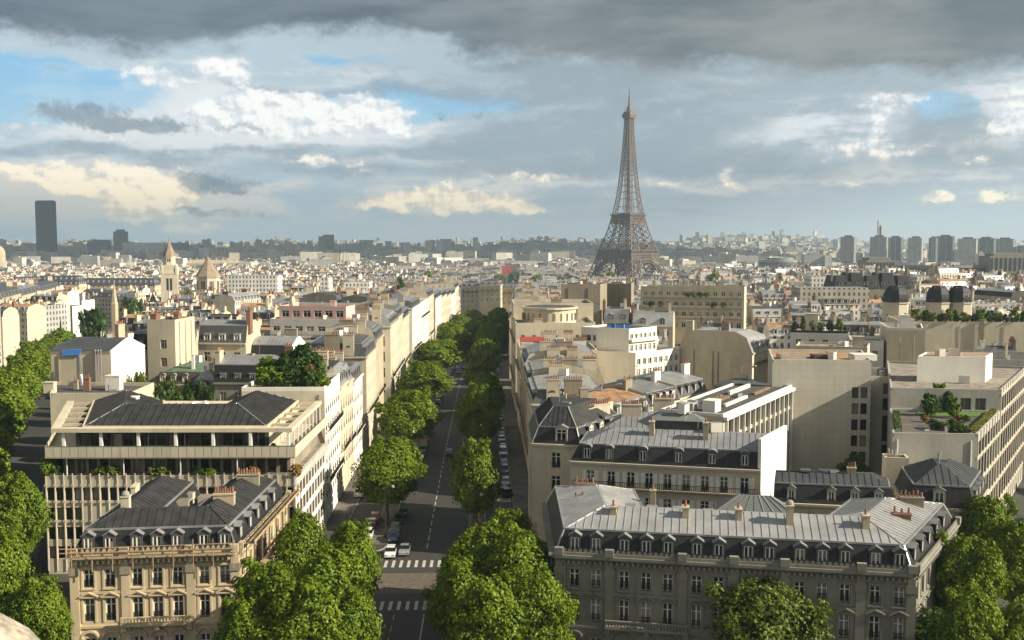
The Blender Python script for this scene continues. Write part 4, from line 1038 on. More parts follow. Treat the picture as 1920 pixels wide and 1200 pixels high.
for u in (3.2, 6.4, 9.4, 12.2, 15, 17.8, 20.6, 23.4, 26.4):
    for zb, h in ((12.3, 2.35), (8.6, 2.2), (5, 2.2)):
        for s_ in (-1, 1):
            a = u + s_ * .95 - .3; sb = MB(); sb.obox((ux * a + uy * .06, uy * a - ux * .06), (ux, uy), .6, .055, zb, zb + h, 'shutter_white'); sb.build('shutter', sh)
ew = MB(); (vx, vy), L3 = unit((37, 152.5), (43.9, 164.3)); ew.obox((37 - 9 + vy * .02, 152.5 - 159 - vx * .02), (vx, vy), L3, .5, .05, 20.6, 'render_white'); ew.build('end_wall', sh)
for px, py, Y in ((1222, 815, 161), (1323, 818, 158.5)):
    chim(sh, P0, px, py, Y, 2.0, .8, 1.2, -.2, 'stone_warm', 1, 1.2)
sk = MB()
for px, py in ((1190, 823), (1252, 826), (1295, 829), (1362, 831), (1400, 832)):
    x, y = W(px, py, 19.0); sk.obox((x - 9, y - 159), (ux, uy), 1.5, .7, 18.9, 19.16, 'bitumen')
sk.build('roof_window', sh)
# black skylight house on top of it
build('roof_studio', 'black boarded studio with glass roof standing behind the ridge of the shuttered house', 'roof structure', quad((22.3, 163.5), (30, 161.8), 3.5), 17, 21.6, 'bitumen', {}, {'kind': 'hip', 'd2': 1.6, 'z2': 22.6, 'top': 'glass_pale', 'ribs': False}, (), None, cornice=0)
# corner house of the avenue
build('corner_house', 'pale corner house with black hipped roof and one big gabled dormer by the avenue', 'apartment house', [(3.3, 170), (11.2, 168.3), (20.5, 184), (3.0, 188.5)], 0, 16.6, 'stone_pale',
      {0: {'n': 1, 'w': 1.5, 'm': 4.4, 'rows': [(12.6, 2.6), (8.9, 2.4), (5.2, 2.4)], 'style': 'french'}, 1: {'n': 4, 'w': 1.15, 'rows': [(12.6, 2.3)]}, 3: {'n': 5, 'w': 1.15, 'rows': [(12.6, 2.3), (8.9, 2.2), (5.2, 2.2)], 'style': 'french'}},
      {'kind': 'mansard', 'd1': 1.1, 'z1': 19.2, 'd2': 3.7, 'z2': 22.3, 'slope': 'slate', 'top': 'dark_sheet', 'ribs': True, 'step': .8, 'hips': 'zinc', 'dormers': {0: ([4.9], 'gable', 2.0, 2.3), 1: ([4.5, 8.5, 12.5], 'gable', 1.5, 2.1)}, 'dwall': 'stone_pale'},
      [(13.6, 178.5, 17, 21, 3.2, .9, 1.0, 'render_tan', 8), (16.8, 183, 17, 21.2, 3.2, .9, 1.0, 'render_tan', 8), (13, 187, 17, 23.2, 1.6, 1.0, .2, 'stone_old', 0)])
# three joined houses with dormers facing the sun, behind
rw = [(19, 193.5), (42.7, 225.5)]
specs = [('rust_house', 'low house with rust brown metal roof and grey dormer front', 0, .36, 'rust_roof', 'zinc', 'arch', 16.4), ('zinc_house', 'house with smooth grey zinc roof and four white dormers, beside the rust brown roof', .362, .66, 'zinc', 'slate', 'flat', 16.9), ('zinc_house', 'pale zinc roofed house with hooded dormers at the end of the dormer row', .662, 1, 'zinc_pale', 'zinc_dark', 'arch', 17.2)]
for nm, lb, t0, t1, tp, sl_, ds, ze in specs:
    a, b_ = lerp(*rw, t0), lerp(*rw, t1)
    build(nm, lb, 'apartment house', quad(a, b_, 16), 0, ze, 'stone_pale', {0: {'n': 4, 'w': 1.15, 'rows': [(ze - 3.4, 2.1)], 'style': 'case'}},
          {'kind': 'mansard', 'd1': 1.2, 'z1': ze + 2.7, 'd2': 7.6, 'z2': ze + 3.9, 'party': [1, 3], 'slope': sl_, 'top': tp, 'ribs': True, 'step': 1.2, 'dormers': {0: (4, ds, 1.25, 1.9)}, 'dwall': 'trim_white' if ds == 'flat' else 'zinc_dark'},
          [(lerp(a, b_, .97)[0] - 4, lerp(a, b_, .97)[1] + 4, ze + 1, ze + 5.4, 2.6, .9, .93, ('stone_old', 'render_white', 'render_white')[specs.index((nm, lb, t0, t1, tp, sl_, ds, ze))], 4)])
# small houses with pot rows between
build('court_house', 'small house with pale ribbed zinc roof and a pot row, behind the shuttered house', 'house', quad((15.5, 174), (29.5, 171.8), 10), 0, 18.2, 'render_tan', {}, {'kind': 'hip', 'd2': 4.6, 'z2': 20.6, 'top': 'zinc', 'ribs': True}, [(20.5, 177, 18, 21.8, 3.4, 1.0, -.1, 'render_tan', 9), (26.5, 180, 18, 22.4, 3.6, 1.0, -.1, 'render_tan', 9), (15.5, 180.5, 18, 21.3, 3.6, 1.0, .6, 'render_tan', 9)], cornice=.2)
# glass fronted office
GA, GB = (34.6, 168.6), (55.2, 203.4)
gpoly = quad(GA, GB, 11)
gl = build('glass_office', 'office with tall white framed glass front and flat white edged roof', 'office building', gpoly, 0, 21.2, 'stone_pale', {0: {'cols': [(1.2 + i * 2.95, 1.2 + i * 2.95 + 2.6) for i in range(13)], 'rows': [(17.6, 2.6), (11.2, 5.8), (4.6, 5.8)], 'style': 'steel', 'depth': .35}},
           {'kind': 'flat', 'parapet': .45, 'mat': 'bitumen', 'pmat': 'render_white', 'blank': ()}, cornice=0)
mm = MB(); (ux, uy), LL = unit(GA, GB)
for i in range(14): u = .95 + i * 2.95; mm.obox((ux * u + uy * .5, uy * u - ux * .5), (ux, uy), .22, .49, 3, 20.6, 'trim_white')
mm.obox((uy * .7, -ux * .7), (ux, uy), LL, .69, 20.6, 21.15, 'render_white'); mm.build('mullion', gl)
rp = MB(); (vx, vy) = (-uy, ux)
for (u, v, l, t, z, m_) in ((3, 2.5, 3, 2.2, 2.0, 'render_white'), (2, 6, 2, 3, 1.4, 'concrete'), (10, 3, 12, .5, .5, 'render_white'), (12, 6, 9, 2, .35, 'deck_wood'), (26, 3, 10, .6, .4, 'deck_wood'), (24, 7, 12, .5, .7, 'render_white'), (7, 7.5, 1.5, 1.5, 1.1, 'zinc')):
    rp.obox((ux * u + vx * v, uy * u + vy * v), (ux, uy), l, t, 21.2, 21.2 + z, m_)
rp.build('roof_plant', gl)
# tiled block with blank wall
def tile_mat(name, col, sx, sz):
    mt, nt, b = nodes_of(name); g = nt.nodes.new('ShaderNodeNewGeometry'); s = nt.nodes.new('ShaderNodeSeparateXYZ'); nt.links.new(g.outputs['Position'], s.inputs[0])
    f = lambda o, k: mathn(nt, 'LESS_THAN', mathn(nt, 'FRACT', mathn(nt, 'DIVIDE', o, k)), .13)
    j = mathn(nt, 'MAXIMUM', f(s.outputs[0], sx), f(s.outputs[2], sz)); n = ramp(nt, noisen(nt, .25, (1, 1, .5)), .3, .7)
    nt.links.new(mixn(nt, mathn(nt, 'MULTIPLY', j, .22), mixn(nt, n, dim(col, .88), dim(col, 1.08)), dim(col, .55)), b.inputs['Base Color']); b.inputs['Roughness'].default_value = .8
tile_mat('tile_wall', (.54, .50, .415), 1.35, 1.35)
tb = build('tiled_block', 'big blank wall of square pale tiles, a flat topped block right of the glass front', 'office building', [(51.4, 204), (70.6, 203), (75, 222), (55.5, 224)], 0, 26, 'tile_wall', {0: {'cols': [(15.6, 16.9), (17.3, 18.6)], 'rows': [(3, 2.2), (6.2, 2.2), (9.4, 2.2), (12.6, 2.2), (15.8, 2.2), (19, 2.2)], 'style': 'dark', 'depth': .5}}, {'kind': 'flat', 'parapet': .6, 'mat': 'rust_roof', 'pmat': 'tile_wall', 'blank': ()}, cornice=0)
k = MB(); x, z = V(1632, 690, 207); k.box(x - 51.4 - 3.2, x - 51.4 + 1.3, 3, 7, 26, 27.2, 'render_white'); k.box(3, 8, 5, 9, 26, 26.9, 'concrete', 'gravel_roof'); k.box(10, 13, 6, 9, 26, 26.8, 'bitumen'); k.build('roof_plant', tb)
build('narrow_block', 'recessed grey block with two strips of tall windows beside the tiled wall', 'office building', [(70.8, 206), (80.2, 205.4), (84, 220), (75.1, 221)], 0, 22.6, 'concrete', {0: {'cols': [(3.2, 4.4), (5.2, 6.4)], 'rows': [(4, 5.2), (9.9, 5.2), (16.2, 2.4), (19.4, 2.2)], 'style': 'dark', 'depth': .4}}, {'kind': 'flat', 'parapet': .4, 'mat': 'bitumen', 'blank': ()}, cornice=0)
# roof garden office
OA, OB, OC, OD = (59.4, 160.5), (72.2, 159.5), (107, 215), (82, 226)
o1, o2 = lerp(OB, OC, .40), lerp(OA, OD, .36)
go = build('garden_office', 'concrete office with a clipped roof garden and ribbed sunlit flank', 'office building', [OA, OB, o1, o2], 0, 19.6, 'concrete', {1: {'n': 16, 'w': 1.3, 'm': .5, 'rows': [(4, 3.2), (8.2, 3.2), (12.4, 3.2), (16.4, 2.2)], 'style': 'dark', 'depth': .07}}, {'kind': 'flat', 'parapet': .5, 'mat': 'pavement', 'pmat': 'concrete', 'blank': ()}, cornice=0)
gu = build('garden_office_tower', 'higher flat topped range with a penthouse box behind the clipped roof garden', 'office building', [lerp(o2, o1, .0), o1, OC, OD], 0, 23.4, 'concrete', {1: {'n': 24, 'w': 1.3, 'm': .5, 'rows': [(4, 3.2), (8.2, 3.2), (12.4, 3.2), (16.4, 2.4), (19.7, 2.6)], 'style': 'dark', 'depth': .07},
     0: {'cols': [(9.5, 11.3), (12, 13.8), (14.5, 16.3), (17, 18.8), (19.5, 21)], 'rows': [(19.7, 2.5)], 'style': 'dark', 'depth': .9}}, {'kind': 'flat', 'parapet': .4, 'mat': 'gravel_roof', 'blank': ()}, cornice=0)
for rt, (A, B), n_ in ((go, (OB, o1), 9), (gu, (o1, OC), 13)):
    (ux, uy), LL = unit(A, B); o = rt.location; mb = MB(); zt = 20.1 if rt is go else 23.9
    for i in range(n_): u = .2 + i * (LL - .4) / (n_ - 1); mb.obox((A[0] - o[0] + ux * (u - .09) + uy * .14, A[1] - o[1] + uy * (u - .09) - ux * .14), (ux, uy), .18, .135, .5, zt, 'stone_pale')
    for z in (3.4, 7.6, 11.8, 16.0) + ((19.4, 22.6) if rt is gu else ()): mb.obox((A[0] - o[0] + uy * .1, A[1] - o[1] - ux * .1), (ux, uy), LL, .095, z, z + .4, 'stone_pale')
    mb.build('fin', rt)
x0, z0 = V(1715, 712, 196); x1, _ = V(1838, 712, 196)
ph = build('penthouse_box', 'pale windowless plant room with tan roof on the flat topped range', 'roof structure', [(x0, 195), (x1, 194), (x1 + 4.5, 201), (x0 + 4.5, 202.5)], 23.4, 28.0, 'render_white', {}, {'kind': 'flat', 'parapet': .25, 'mat': 'rust_roof', 'blank': ()}, cornice=0)
# dark roofed annex and pavilion behind the right mansion
build('annex_house', 'low house with long dark roof, yellow wall and slate dormers behind the right mansion', 'house', [(37.5, 146.8), (54, 143.6), (56.2, 151), (39.5, 152.5)], 0, 12.6, 'render_cream', {0: {'n': 5, 'w': 1.1, 'rows': [(9.4, 1.9)]}}, {'kind': 'mansard', 'd1': .9, 'z1': 15.2, 'd2': 3.1, 'z2': 16.6, 'slope': 'slate', 'top': 'zinc_dark', 'ribs': True, 'dormers': {0: ([2.5, 8, 11.2, 14.4], 'gable', 1.2, 1.7)}, 'dwall': 'stone_pale', 'party': [3]},
      [(49, 148, 14, 17.2, 1.2, .8, -.2, 'stone_warm', 3)], party='render_cream')
build('pavilion', 'pavilion with broad dark hipped roof and one white dormer by the ribbed flank', 'house', [(55.6, 143.8), (64.2, 141.8), (71.5, 154), (58.6, 157)], 0, 12.8, 'render_cream', {0: {'n': 2, 'w': 1.3, 'rows': [(9.4, 2.2), (5.4, 2.4)]}, 1: {'n': 3, 'w': 1.2, 'rows': [(9.4, 2.2), (5.4, 2.4)]}},
      {'kind': 'mansard', 'd1': .9, 'z1': 15.7, 'd2': 4.6, 'z2': 18.0, 'slope': 'slate', 'top': 'zinc_dark', 'ribs': True, 'dormers': {0: ([4.2], 'gable', 1.6, 2.0), 1: ([3.5, 7, 10.5], 'gable', 1.2, 1.7)}, 'dwall': 'stone_pale'})
build('stair_block', 'small pale stair block with two dishes against the concrete office wall', 'roof structure', quad((57.2, 157.2), (60.6, 156.6), 3), 0, 16.6, 'render_cream', {}, {'kind': 'flat', 'parapet': .3, 'mat': 'bitumen', 'blank': ()}, cornice=0)
# white terraced house
build('white_terraced_house', 'white house stepping back in bright sunlit terraces, right of the avenue', 'apartment house', [(18.5, 291), (33.8, 283), (48, 296), (30, 308)], -1, 18.6, 'render_white', {1: {'n': 8, 'w': 1.4, 'rows': [(5.2, 1.9), (9, 1.9), (12.8, 1.9), (15.9, 1.7)], 'style': 'lod'}}, {'kind': 'flat', 'parapet': .8, 'mat': 'deck_wood', 'pmat': 'render_white', 'blank': ()}, cornice=0)
build('white_terrace_storey', 'upper set back storey of the white terraces with blue tank on top', 'apartment house', [(19.5, 292), (32.2, 285.2), (41, 293.5), (29, 303)], 18.6, 25.2, 'render_white', {1: {'n': 6, 'w': 1.2, 'rows': [(19.4, 1.8), (22.6, 1.6)], 'style': 'lod', 'balcony': [22.2], 'railing': 'render_white'}, 0: {'cols': [(1, 3), (3.6, 4.6)], 'rows': [(22, 1.6), (19.2, 1.4)], 'style': 'dark'}}, {'kind': 'flat', 'parapet': .6, 'mat': 'bitumen', 'pmat': 'render_white', 'blank': ()}, cornice=0)
x, z = V(1160, 607, 293); t_ = thing('roof_tank', 'blue tank cover on the roof of the white terraces', 'tank', (x, 294, 25.2)); a = MB(); a.box(-3.2, 3.2, -1.2, 1.2, 0, 1.3, 'tarp_blue'); a.box(-3.3, 3.3, -1.3, 1.3, 1.3, 1.45, 'zinc_dark'); a.build('tank', t_)
# grey party wall house with curved zinc front
build('party_wall_house', 'big blank beige party wall with sunlit curved dormer front at its right end', 'apartment house', [(47.8, 297), (66, 284), (74.6, 297), (56, 310)], -1, 19.2, 'render_tan', {1: {'n': 4, 'w': 1.2, 'rows': [(5, 2), (8.6, 2.1), (12.2, 2.1), (15.8, 2.1)], 'style': 'lod', 'balcony': [8.5, 15.7], 'mat': 'render_cream'}}, {'kind': 'mansard', 'd1': 1.8, 'z1': 23.3, 'd2': 5, 'z2': 24.8, 'party': [0], 'slope': 'zinc', 'top': 'zinc_pale', 'dormers': {1: (4, 'arch', 1.3, 2.2)}}, [(51, 297.5, 22, 27, 2.4, .9, -.6, 'render_tan', 0), (60, 291, 22, 26.6, 2.4, .9, -.6, 'stone_old', 5)], party='render_tan')
build('court_block', 'small flat grey roofed block in the court before the beige party wall', 'house', quad((49.5, 252), (60, 247), 9), -1, 14.8, 'stone_grey', {0: {'n': 2, 'w': 1.2, 'rows': [(11.6, 1.8)]}}, {'kind': 'hip', 'd2': 4, 'z2': 16.2, 'top': 'zinc_dark'}, cornice=.15)
# white tower house and neighbours on the right
build('white_tower_house', 'tall narrow white house with a plain cream flank and stepped top', 'apartment house', [(95.4, 263), (103.6, 261), (109, 276), (99, 279)], -1, 27.4, 'render_cream', {1: {'n': 4, 'w': 1.2, 'rows': [(10, 2), (14, 2), (18, 2), (22, 2)], 'style': 'lod', 'mat': 'render_white'}}, {'kind': 'flat', 'parapet': .6, 'mat': 'gravel_roof', 'pmat': 'render_white', 'blank': ()}, [(100, 264, 26, 31, 2.2, 2.0, -.2, 'render_white', 0), (103, 268, 26, 29.6, 1.6, 1.4, -.2, 'render_white', 3)], cornice=0)
build('white_court_house', 'low white house front with oval window joined left of the narrow white house', 'apartment house', [(87.5, 267), (95.2, 265), (99, 278), (91, 280)], -1, 23.6, 'render_white', {0: {'n': 2, 'w': 1.3, 'rows': [(19.6, 2.2), (15.2, 2.2), (11, 2.2)], 'style': 'lod'}}, {'kind': 'flat', 'parapet': .8, 'mat': 'gravel_roof', 'pmat': 'render_white', 'blank': ()}, (), cornice=.2)
build('white_court_house', 'white house with a roof terrace of plants left of the narrow white house', 'apartment house', [(76, 283), (90.6, 279.5), (94.5, 292), (80, 296)], -1, 25, 'render_white', {0: {'n': 4, 'w': 1.4, 'rows': [(21, 2.2), (17, 2.2), (13, 2.2)], 'style': 'lod'}}, {'kind': 'flat', 'parapet': .6, 'mat': 'gravel_roof', 'pmat': 'iron', 'blank': ()}, [(82, 284, 24, 30, 3.4, 2.4, -.2, 'render_cream', 0)], cornice=0)
build('cream_block', 'stepped cream blank wall in front of the white terrace house', 'apartment house', [(68.5, 250), (84.5, 246), (88.5, 256), (72, 260)], -1, 24.2, 'render_cream', {}, {'kind': 'flat', 'parapet': .5, 'mat': 'gravel_roof', 'blank': ()}, [(83, 248, 24, 27, 2.4, 2, -.2, 'render_tan', 0)], cornice=0)
build('long_garden_wall_house', 'long cream blank wall under a row of roof garden shrubs, right edge', 'apartment house', [(117, 312), (153, 308), (158, 330), (121, 334)], -1, 25, 'render_cream', {1: {'n': 5, 'w': 1.3, 'rows': [(8, 2), (12, 2), (16, 2), (20, 2)], 'style': 'lod'}}, {'kind': 'flat', 'parapet': .8, 'mat': 'soil', 'blank': (0,)}, [(140, 309, 14, 26.4, 1.4, .3, -.1, 'stone_old', 0)], party='render_cream', cornice=0)
build('grey_studio_block', 'low grey flat roofed block of vents under the long cream garden wall', 'office building', [(112, 262), (150, 256), (156, 276), (116, 283)], -1, 19.6, 'concrete', {0: {'n': 10, 'w': 1.8, 'rows': [(16.4, 1.6)], 'style': 'dark'}}, {'kind': 'flat', 'parapet': .5, 'mat': 'bitumen', 'blank': ()}, [(120, 266, 19.6, 22, 1.2, 1.2, 0, 'zinc', 0), (128, 268, 19.6, 23.6, .6, .6, 0, 'stone_pale', 0), (140, 264, 19.6, 21.6, 3, 1.4, 0, 'zinc', 0)], cornice=0)
# terraces with plants behind
build('balcony_block', 'long pink cream block of plant filled balconies seen left of the domes', 'apartment house', [(50.5, 408), (89, 398), (93, 412), (54.5, 422)], -3, 31.4, 'render_cream', {0: {'n': 13, 'w': 1.6, 'rows': [(28, 2.2), (24.2, 2.2), (20.2, 2.2), (16.2, 2.2)], 'style': 'lod', 'balcony': [27.9, 24.0, 20.0], 'railing': 'render_cream', 'mat': 'render_cream'}}, {'kind': 'flat', 'parapet': .8, 'mat': 'gravel_roof', 'blank': ()}, [(56 + i * 6.2, 409.5 - i * 1.6, 31, 34.2, 1.4, 1.4, -.2, 'render_cream', 0) for i in range(6)], cornice=0)
build('dark_wall_house', 'dark blank party wall with a bright corner pier, left of the balcony block', 'apartment house', [(40, 440), (50, 436), (53, 452), (43, 455)], -3, 31.5, 'stone_old', {}, {'kind': 'flat', 'parapet': .5, 'blank': ()}, [(49, 438, 31, 34, 2, .8, 0, 'stone_old', 5)], cornice=0)
build('blank_wall_house', 'large weathered blank wall with a lit end, right of the rounded house', 'apartment house', [(20, 425), (36, 424), (39.5, 432), (23, 438)], -3, 31.8, 'stone_old', {}, {'kind': 'flat', 'parapet': .5, 'blank': ()}, [(30, 427, 31, 33.6, 2, .8, 0, 'brick_red', 5)], cornice=0)
# round top storey and red awning on the avenue houses
x, y = av(18.7 + 11, 163); rt = thing('rounded_storey', 'rounded cream attic storey with dark flat top on the warm cream house', 'roof structure', (x, y, 24.5)); a = MB(); a.lathe(0, 0, [(8.2, 0), (8.2, 4.4), (8.7, 4.42), (8.7, 5.0), (8.0, 5.05)], 22, 'render_cream'); a.lathe(0, 0, [(8, 5.06), (.1, 5.1)], 22, 'bitumen'); a.build('wall', rt)
a = MB()
for i in range(12):
    th = -math.pi * (i + .5) / 12; a.obox((8.22 * math.cos(th) - .5, 8.22 * math.sin(th)), (1, 0), .9, .12, 1, 3.2, 'stone_old')
a.build('shutter', rt)
x, z = V(1005, 612, 262); aw = thing('awning', 'red awning over a roof terrace at the right of the avenue', 'awning', (x, 270, 21.7)); a = MB(); a.hexa([(-4, -1.5, 2.1), (4, -1.5, 2.1), (4, 1.5, 3.0), (-4, 1.5, 3.0)], [(-4, -1.5, 2.3), (4, -1.5, 2.3), (4, 1.5, 3.2), (-4, 1.5, 3.2)], 'awning_red'); a.build('canopy', aw); a = MB()
for q in (-3.8, 3.8): a.bar((q, -1.4, 0), (q, -1.4, 2.2), .1, 'iron')
a.build('post', aw)
wb = thing('roof_hut', 'bright white stair hut beside the red awning', 'roof structure', (x + 9, 268, 21.7)); a = MB(); a.box(-4, 4, -2, 2, 0, 3, 'render_white'); a.box(-1, 4.3, -2.2, 2.2, 3.0, 3.3, 'brick_red'); a.box(3, 4.2, -1, 1, 3.3, 4.2, 'brick_red'); a.build('wall', wb)
# three dark domes
for (px, py, r, lb, zt) in ((1680, 545, 4.5, 'dark dome farthest left of the three slate domes', 1), (1759, 547, 4.2, 'middle one of the three slate domes', 1), (1800, 540, 4.3, 'dark dome with an arched lit window, right of the three', 1)):
    x, z = V(px, py, 420); d = thing('slate_dome', lb, 'dome', (x, 420, 0), .3, 'slate domes on the rooftops'); a = MB()
    a.lathe(0, 0, [(r * 1.1, 25.2), (r * 1.12, 26.8), (r * 1.08, 28.4), (r * .97, 29.8), (r * .78, 30.9), (r * .6, 31.4), (r * .56, 31.8)], 8, 'slate', .39); a.build('cupola', d)
    a = MB(); a.lathe(0, 0, [(r * 1.15, 0), (r * 1.15, 24.8), (r * 1.25, 24.82), (r * 1.25, 25.2)], 8, 'stone_pale', .39); a.build('drum', d)
    a = MB()
    for s in (-1, 1): a.bar((s * r * 1.02, -r * .45, 26), (s * r * .6, -r * .25, 31.3), .2, 'zinc')
    a.build('rib', d)
    if lb.startswith('dark dome with'):
        q = add_dormer(d, (-.6, -r * 1.02, 25), 0, 2.6, 4.0, 4, 'arch', 'slate', 'stone_warm')
# small pale domed kiosks on the garden wall
for px, lb in ((1770, 'small cream domed kiosk among shrubs on the long garden wall'), (1872, 'cream domed kiosk nearest the end of the long garden wall')):
    x, z = V(px, 600, 316); d = thing('roof_kiosk', lb, 'kiosk', (x, 316, 25)); a = MB(); a.lathe(0, 0, [(1.9, 0), (1.9, 1.6), (2.2, 1.62), (2.2, 1.85)], 12, 'render_cream'); a.build('wall', d); a = MB(); a.lathe(0, 0, [(2.0, 1.86), (1.85, 2.7), (1.3, 3.6), (.5, 4.1), (.05, 4.2)], 12, 'render_cream'); a.build('dome', d)

# ------------------------------------------------------------------ left middle ground
build('cream_gable_house', 'big cream blank house with pipes, blue tarpaulin and bright sunlit flank at the side street', 'apartment house', [(-95, 213), (-82.6, 213), (-79.5, 224), (-99, 226)], 0, 27.4, 'render_tan', {3: {'n': 4, 'w': 1.1, 'rows': [(10, 2), (14, 2), (18, 2), (22, 2)], 'style': 'lod'}}, {'kind': 'hip', 'd2': 5, 'z2': 29.6, 'top': 'zinc_dark', 'party': [1]}, [(-84, 222, 27, 32, 2.2, .9, 1.3, 'stone_warm', 5)], party='render_white', cornice=.15)
tp = thing('tarpaulin', 'blue tarpaulin hanging over the top of the cream blank house', 'tarpaulin', (-90.5, 212.9, 26.4)); a = MB(); a.hexa([(-2, -.25, 0), (1.7, -.25, .1), (1.7, .0, .1), (-2, .0, 0)], [(-2.1, -.12, 1.1), (1.8, -.12, 1.2), (1.8, .9, 1.35), (-2.1, .9, 1.25)], 'tarp_blue'); a.build('sheet', tp)
fl = thing('flue', 'shiny steel flue pipe rising before the cream blank house', 'flue', (-88.3, 211.3, 20.3)); a = MB(); a.tube([(.6, -.6, 0), (.3, -.2, 1.2), (0, 0, 2.4), (-.1, 0, 6.4)], [.42, .4, .36, .3], 10, 'chrome'); a.build('pipe', fl)
for i, dx in enumerate((0, .55, 1.1)):
    d = thing('wall_pipe', 'tall vent pipe on the cream blank house, in a set of three', 'pipe', (-85.6 + dx, 212.5, 20.5), 0, 'vent pipes on the cream house'); a = MB(); a.tube([(0, 0, 0), (0, 0, 6.8)], [.16, .16], 8, 'zinc'); a.tube([(0, 0, 6.8), (0, .1, 7.2)], [.22, .1], 8, 'zinc'); a.build('pipe', d)
build('low_front_house', 'low flat roofed cream front with balustrade pieces below the cream blank house', 'apartment house', [(-87.8, 196), (-72.6, 196), (-73, 210.5), (-94, 212)], 0, 20.4, 'render_cream', {}, {'kind': 'flat', 'parapet': .7, 'mat': 'bitumen', 'blank': ()}, [(-90, 201, 20.4, 22.4, 2, 1.4, 0, 'render_cream', 0), (-84, 204, 20.4, 22.8, 1.2, 1, 0, 'brick_red', 3), (-79, 205, 20.4, 23.2, 2.8, 2, 0, 'render_white', 0), (-87, 206, 20.4, 22, .8, .8, 0, 'stone_old', 2)], cornice=.2)
build('white_slab_house', 'tall thin white party walls with a recessed strip between, rising behind the court trees', 'apartment house', [(-81, 230), (-74.6, 229.4), (-73.5, 240), (-80, 241)], 0, 32.2, 'render_cream', {0: {'cols': [(3.0, 4.4)], 'rows': [(14, 2), (18, 2), (22, 2), (26, 2)], 'style': 'lod', 'depth': .6}}, {'kind': 'flat', 'parapet': .3, 'blank': ()}, [(-79.8, 232, 32, 33.5, 1.4, 3, 0, 'brick_red', 4), (-75.4, 234, 32, 33.4, 1, 2.6, 0, 'brick_red', 4)], cornice=0)
build('shaded_slot_house', 'narrow dark house with one white dormer, squeezed before the white party walls', 'apartment house', [(-85.5, 233), (-81.2, 232.4), (-80.6, 243), (-85, 243.5)], 0, 25.5, 'stone_warm', {0: {'n': 1, 'w': 1.2, 'rows': [(12, 2.2), (16.2, 2.2), (20.6, 2.2)], 'style': 'french'}}, {'kind': 'mansard', 'd1': 1, 'z1': 29, 'd2': 1.8, 'z2': 29.6, 'party': [1, 3], 'dormers': {0: ([2.1], 'arch', 1.3, 2)}}, party='stone_warm')
plain('rust_dark', (.055, .04, .032), .8, var=.3)
build('green_roof_house', 'house with green copper roof and brown mansard with round windows', 'mansion', [(-78.2, 225), (-64.5, 224), (-63, 236), (-77, 237)], 0, 18.8, 'stone_warm', {0: {'n': 5, 'w': 1.1, 'rows': [(14.6, 2.2), (10.4, 2.2)]}}, {'kind': 'mansard', 'd1': 1.1, 'z1': 21.4, 'd2': 5.6, 'z2': 23, 'slope': 'rust_dark', 'top': 'copper_green', 'dormers': {0: ([2, 4.4, 7, 10.5], 'arch', 1.2, 1.6)}, 'dwall': 'stone_pale'}, [(-70, 227, 21, 25, .6, .6, 0, 'trim_white', 0)])
build('link_house', 'small house with blue grey roof and one stone dormer beside the green copper roof', 'mansion', [(-68.3, 217.5), (-61.8, 217), (-61.2, 223.4), (-67.6, 223.8)], 0, 17.6, 'stone_warm', {0: {'n': 2, 'w': 1.1, 'rows': [(13.6, 2.1)]}}, {'kind': 'mansard', 'd1': 1.0, 'z1': 20.6, 'd2': 2.8, 'z2': 22.6, 'slope': 'zinc_dark', 'top': 'zinc', 'ribs': True, 'dormers': {0: ([3.2], 'gable', 1.6, 2.2)}, 'dwall': 'stone_pale'}, [(-62.4, 219, 19, 25, 1, 1.6, 0, 'brick_red', 4)])
build('grey_court_house', 'pale grey court house with deep slate mansard of five small dormers before the roof garden', 'apartment house', [(-61.6, 213), (-45.4, 212), (-44.8, 223), (-61, 224)], 0, 20.8, 'stone_grey', {0: {'n': 5, 'w': 1.25, 'rows': [(16.4, 2.4), (12, 2.4), (8, 2.2)], 'style': 'case'}}, {'kind': 'mansard', 'd1': .9, 'z1': 24.4, 'd2': 5, 'z2': 26, 'slope': 'slate', 'top': 'zinc', 'ribs': True, 'party': [3], 'dormers': {0: (5, 'flat', 1.25, 1.5)}, 'dwall': 'zinc'}, [(-61, 215.5, 20, 27, 2.4, 1, 1.5, 'stone_pale', 5), (-47, 218, 25, 27.6, 1.6, .8, 0, 'brick_red', 4)])
build('slate_court_house', 'house with black skylight roof and bright white gable end behind the grey court house', 'apartment house', [(-66, 246), (-52.5, 244), (-50, 254), (-64, 256)], 0, 21.6, 'stone_grey', {0: {'n': 5, 'w': 1.2, 'rows': [(18, 2)], 'style': 'lod'}}, {'kind': 'mansard', 'd1': 1.6, 'z1': 25.2, 'd2': 4.4, 'z2': 27, 'slope': 'slate', 'top': 'zinc', 'ribs': True, 'party': [1], 'dormers': {0: (5, 'flat', .9, 1.0)}, 'dwall': 'zinc_dark'}, [], party='render_white')
build('white_shutter_house', 'sunlit white house with brown shutters and three roof windows right of the white party walls', 'apartment house', [(-74, 244), (-62.5, 243), (-61.5, 254), (-73, 255)], 0, 26, 'render_cream', {0: {'n': 3, 'w': 1.6, 'rows': [(21.6, 2.2), (17, 2.4), (12.6, 2.4)], 'style': 'lod', 'balcony': [21.5, 17]}}, {'kind': 'mansard', 'd1': 1.4, 'z1': 30, 'd2': 4, 'z2': 31, 'party': [1, 3], 'slope': 'zinc_dark', 'dormers': {0: (3, 'flat', 1.6, 1.8)}, 'dwall': 'trim_white'}, [(-62.3, 246, 28, 33.4, 1, 2.6, 0, 'brick_red', 3)])
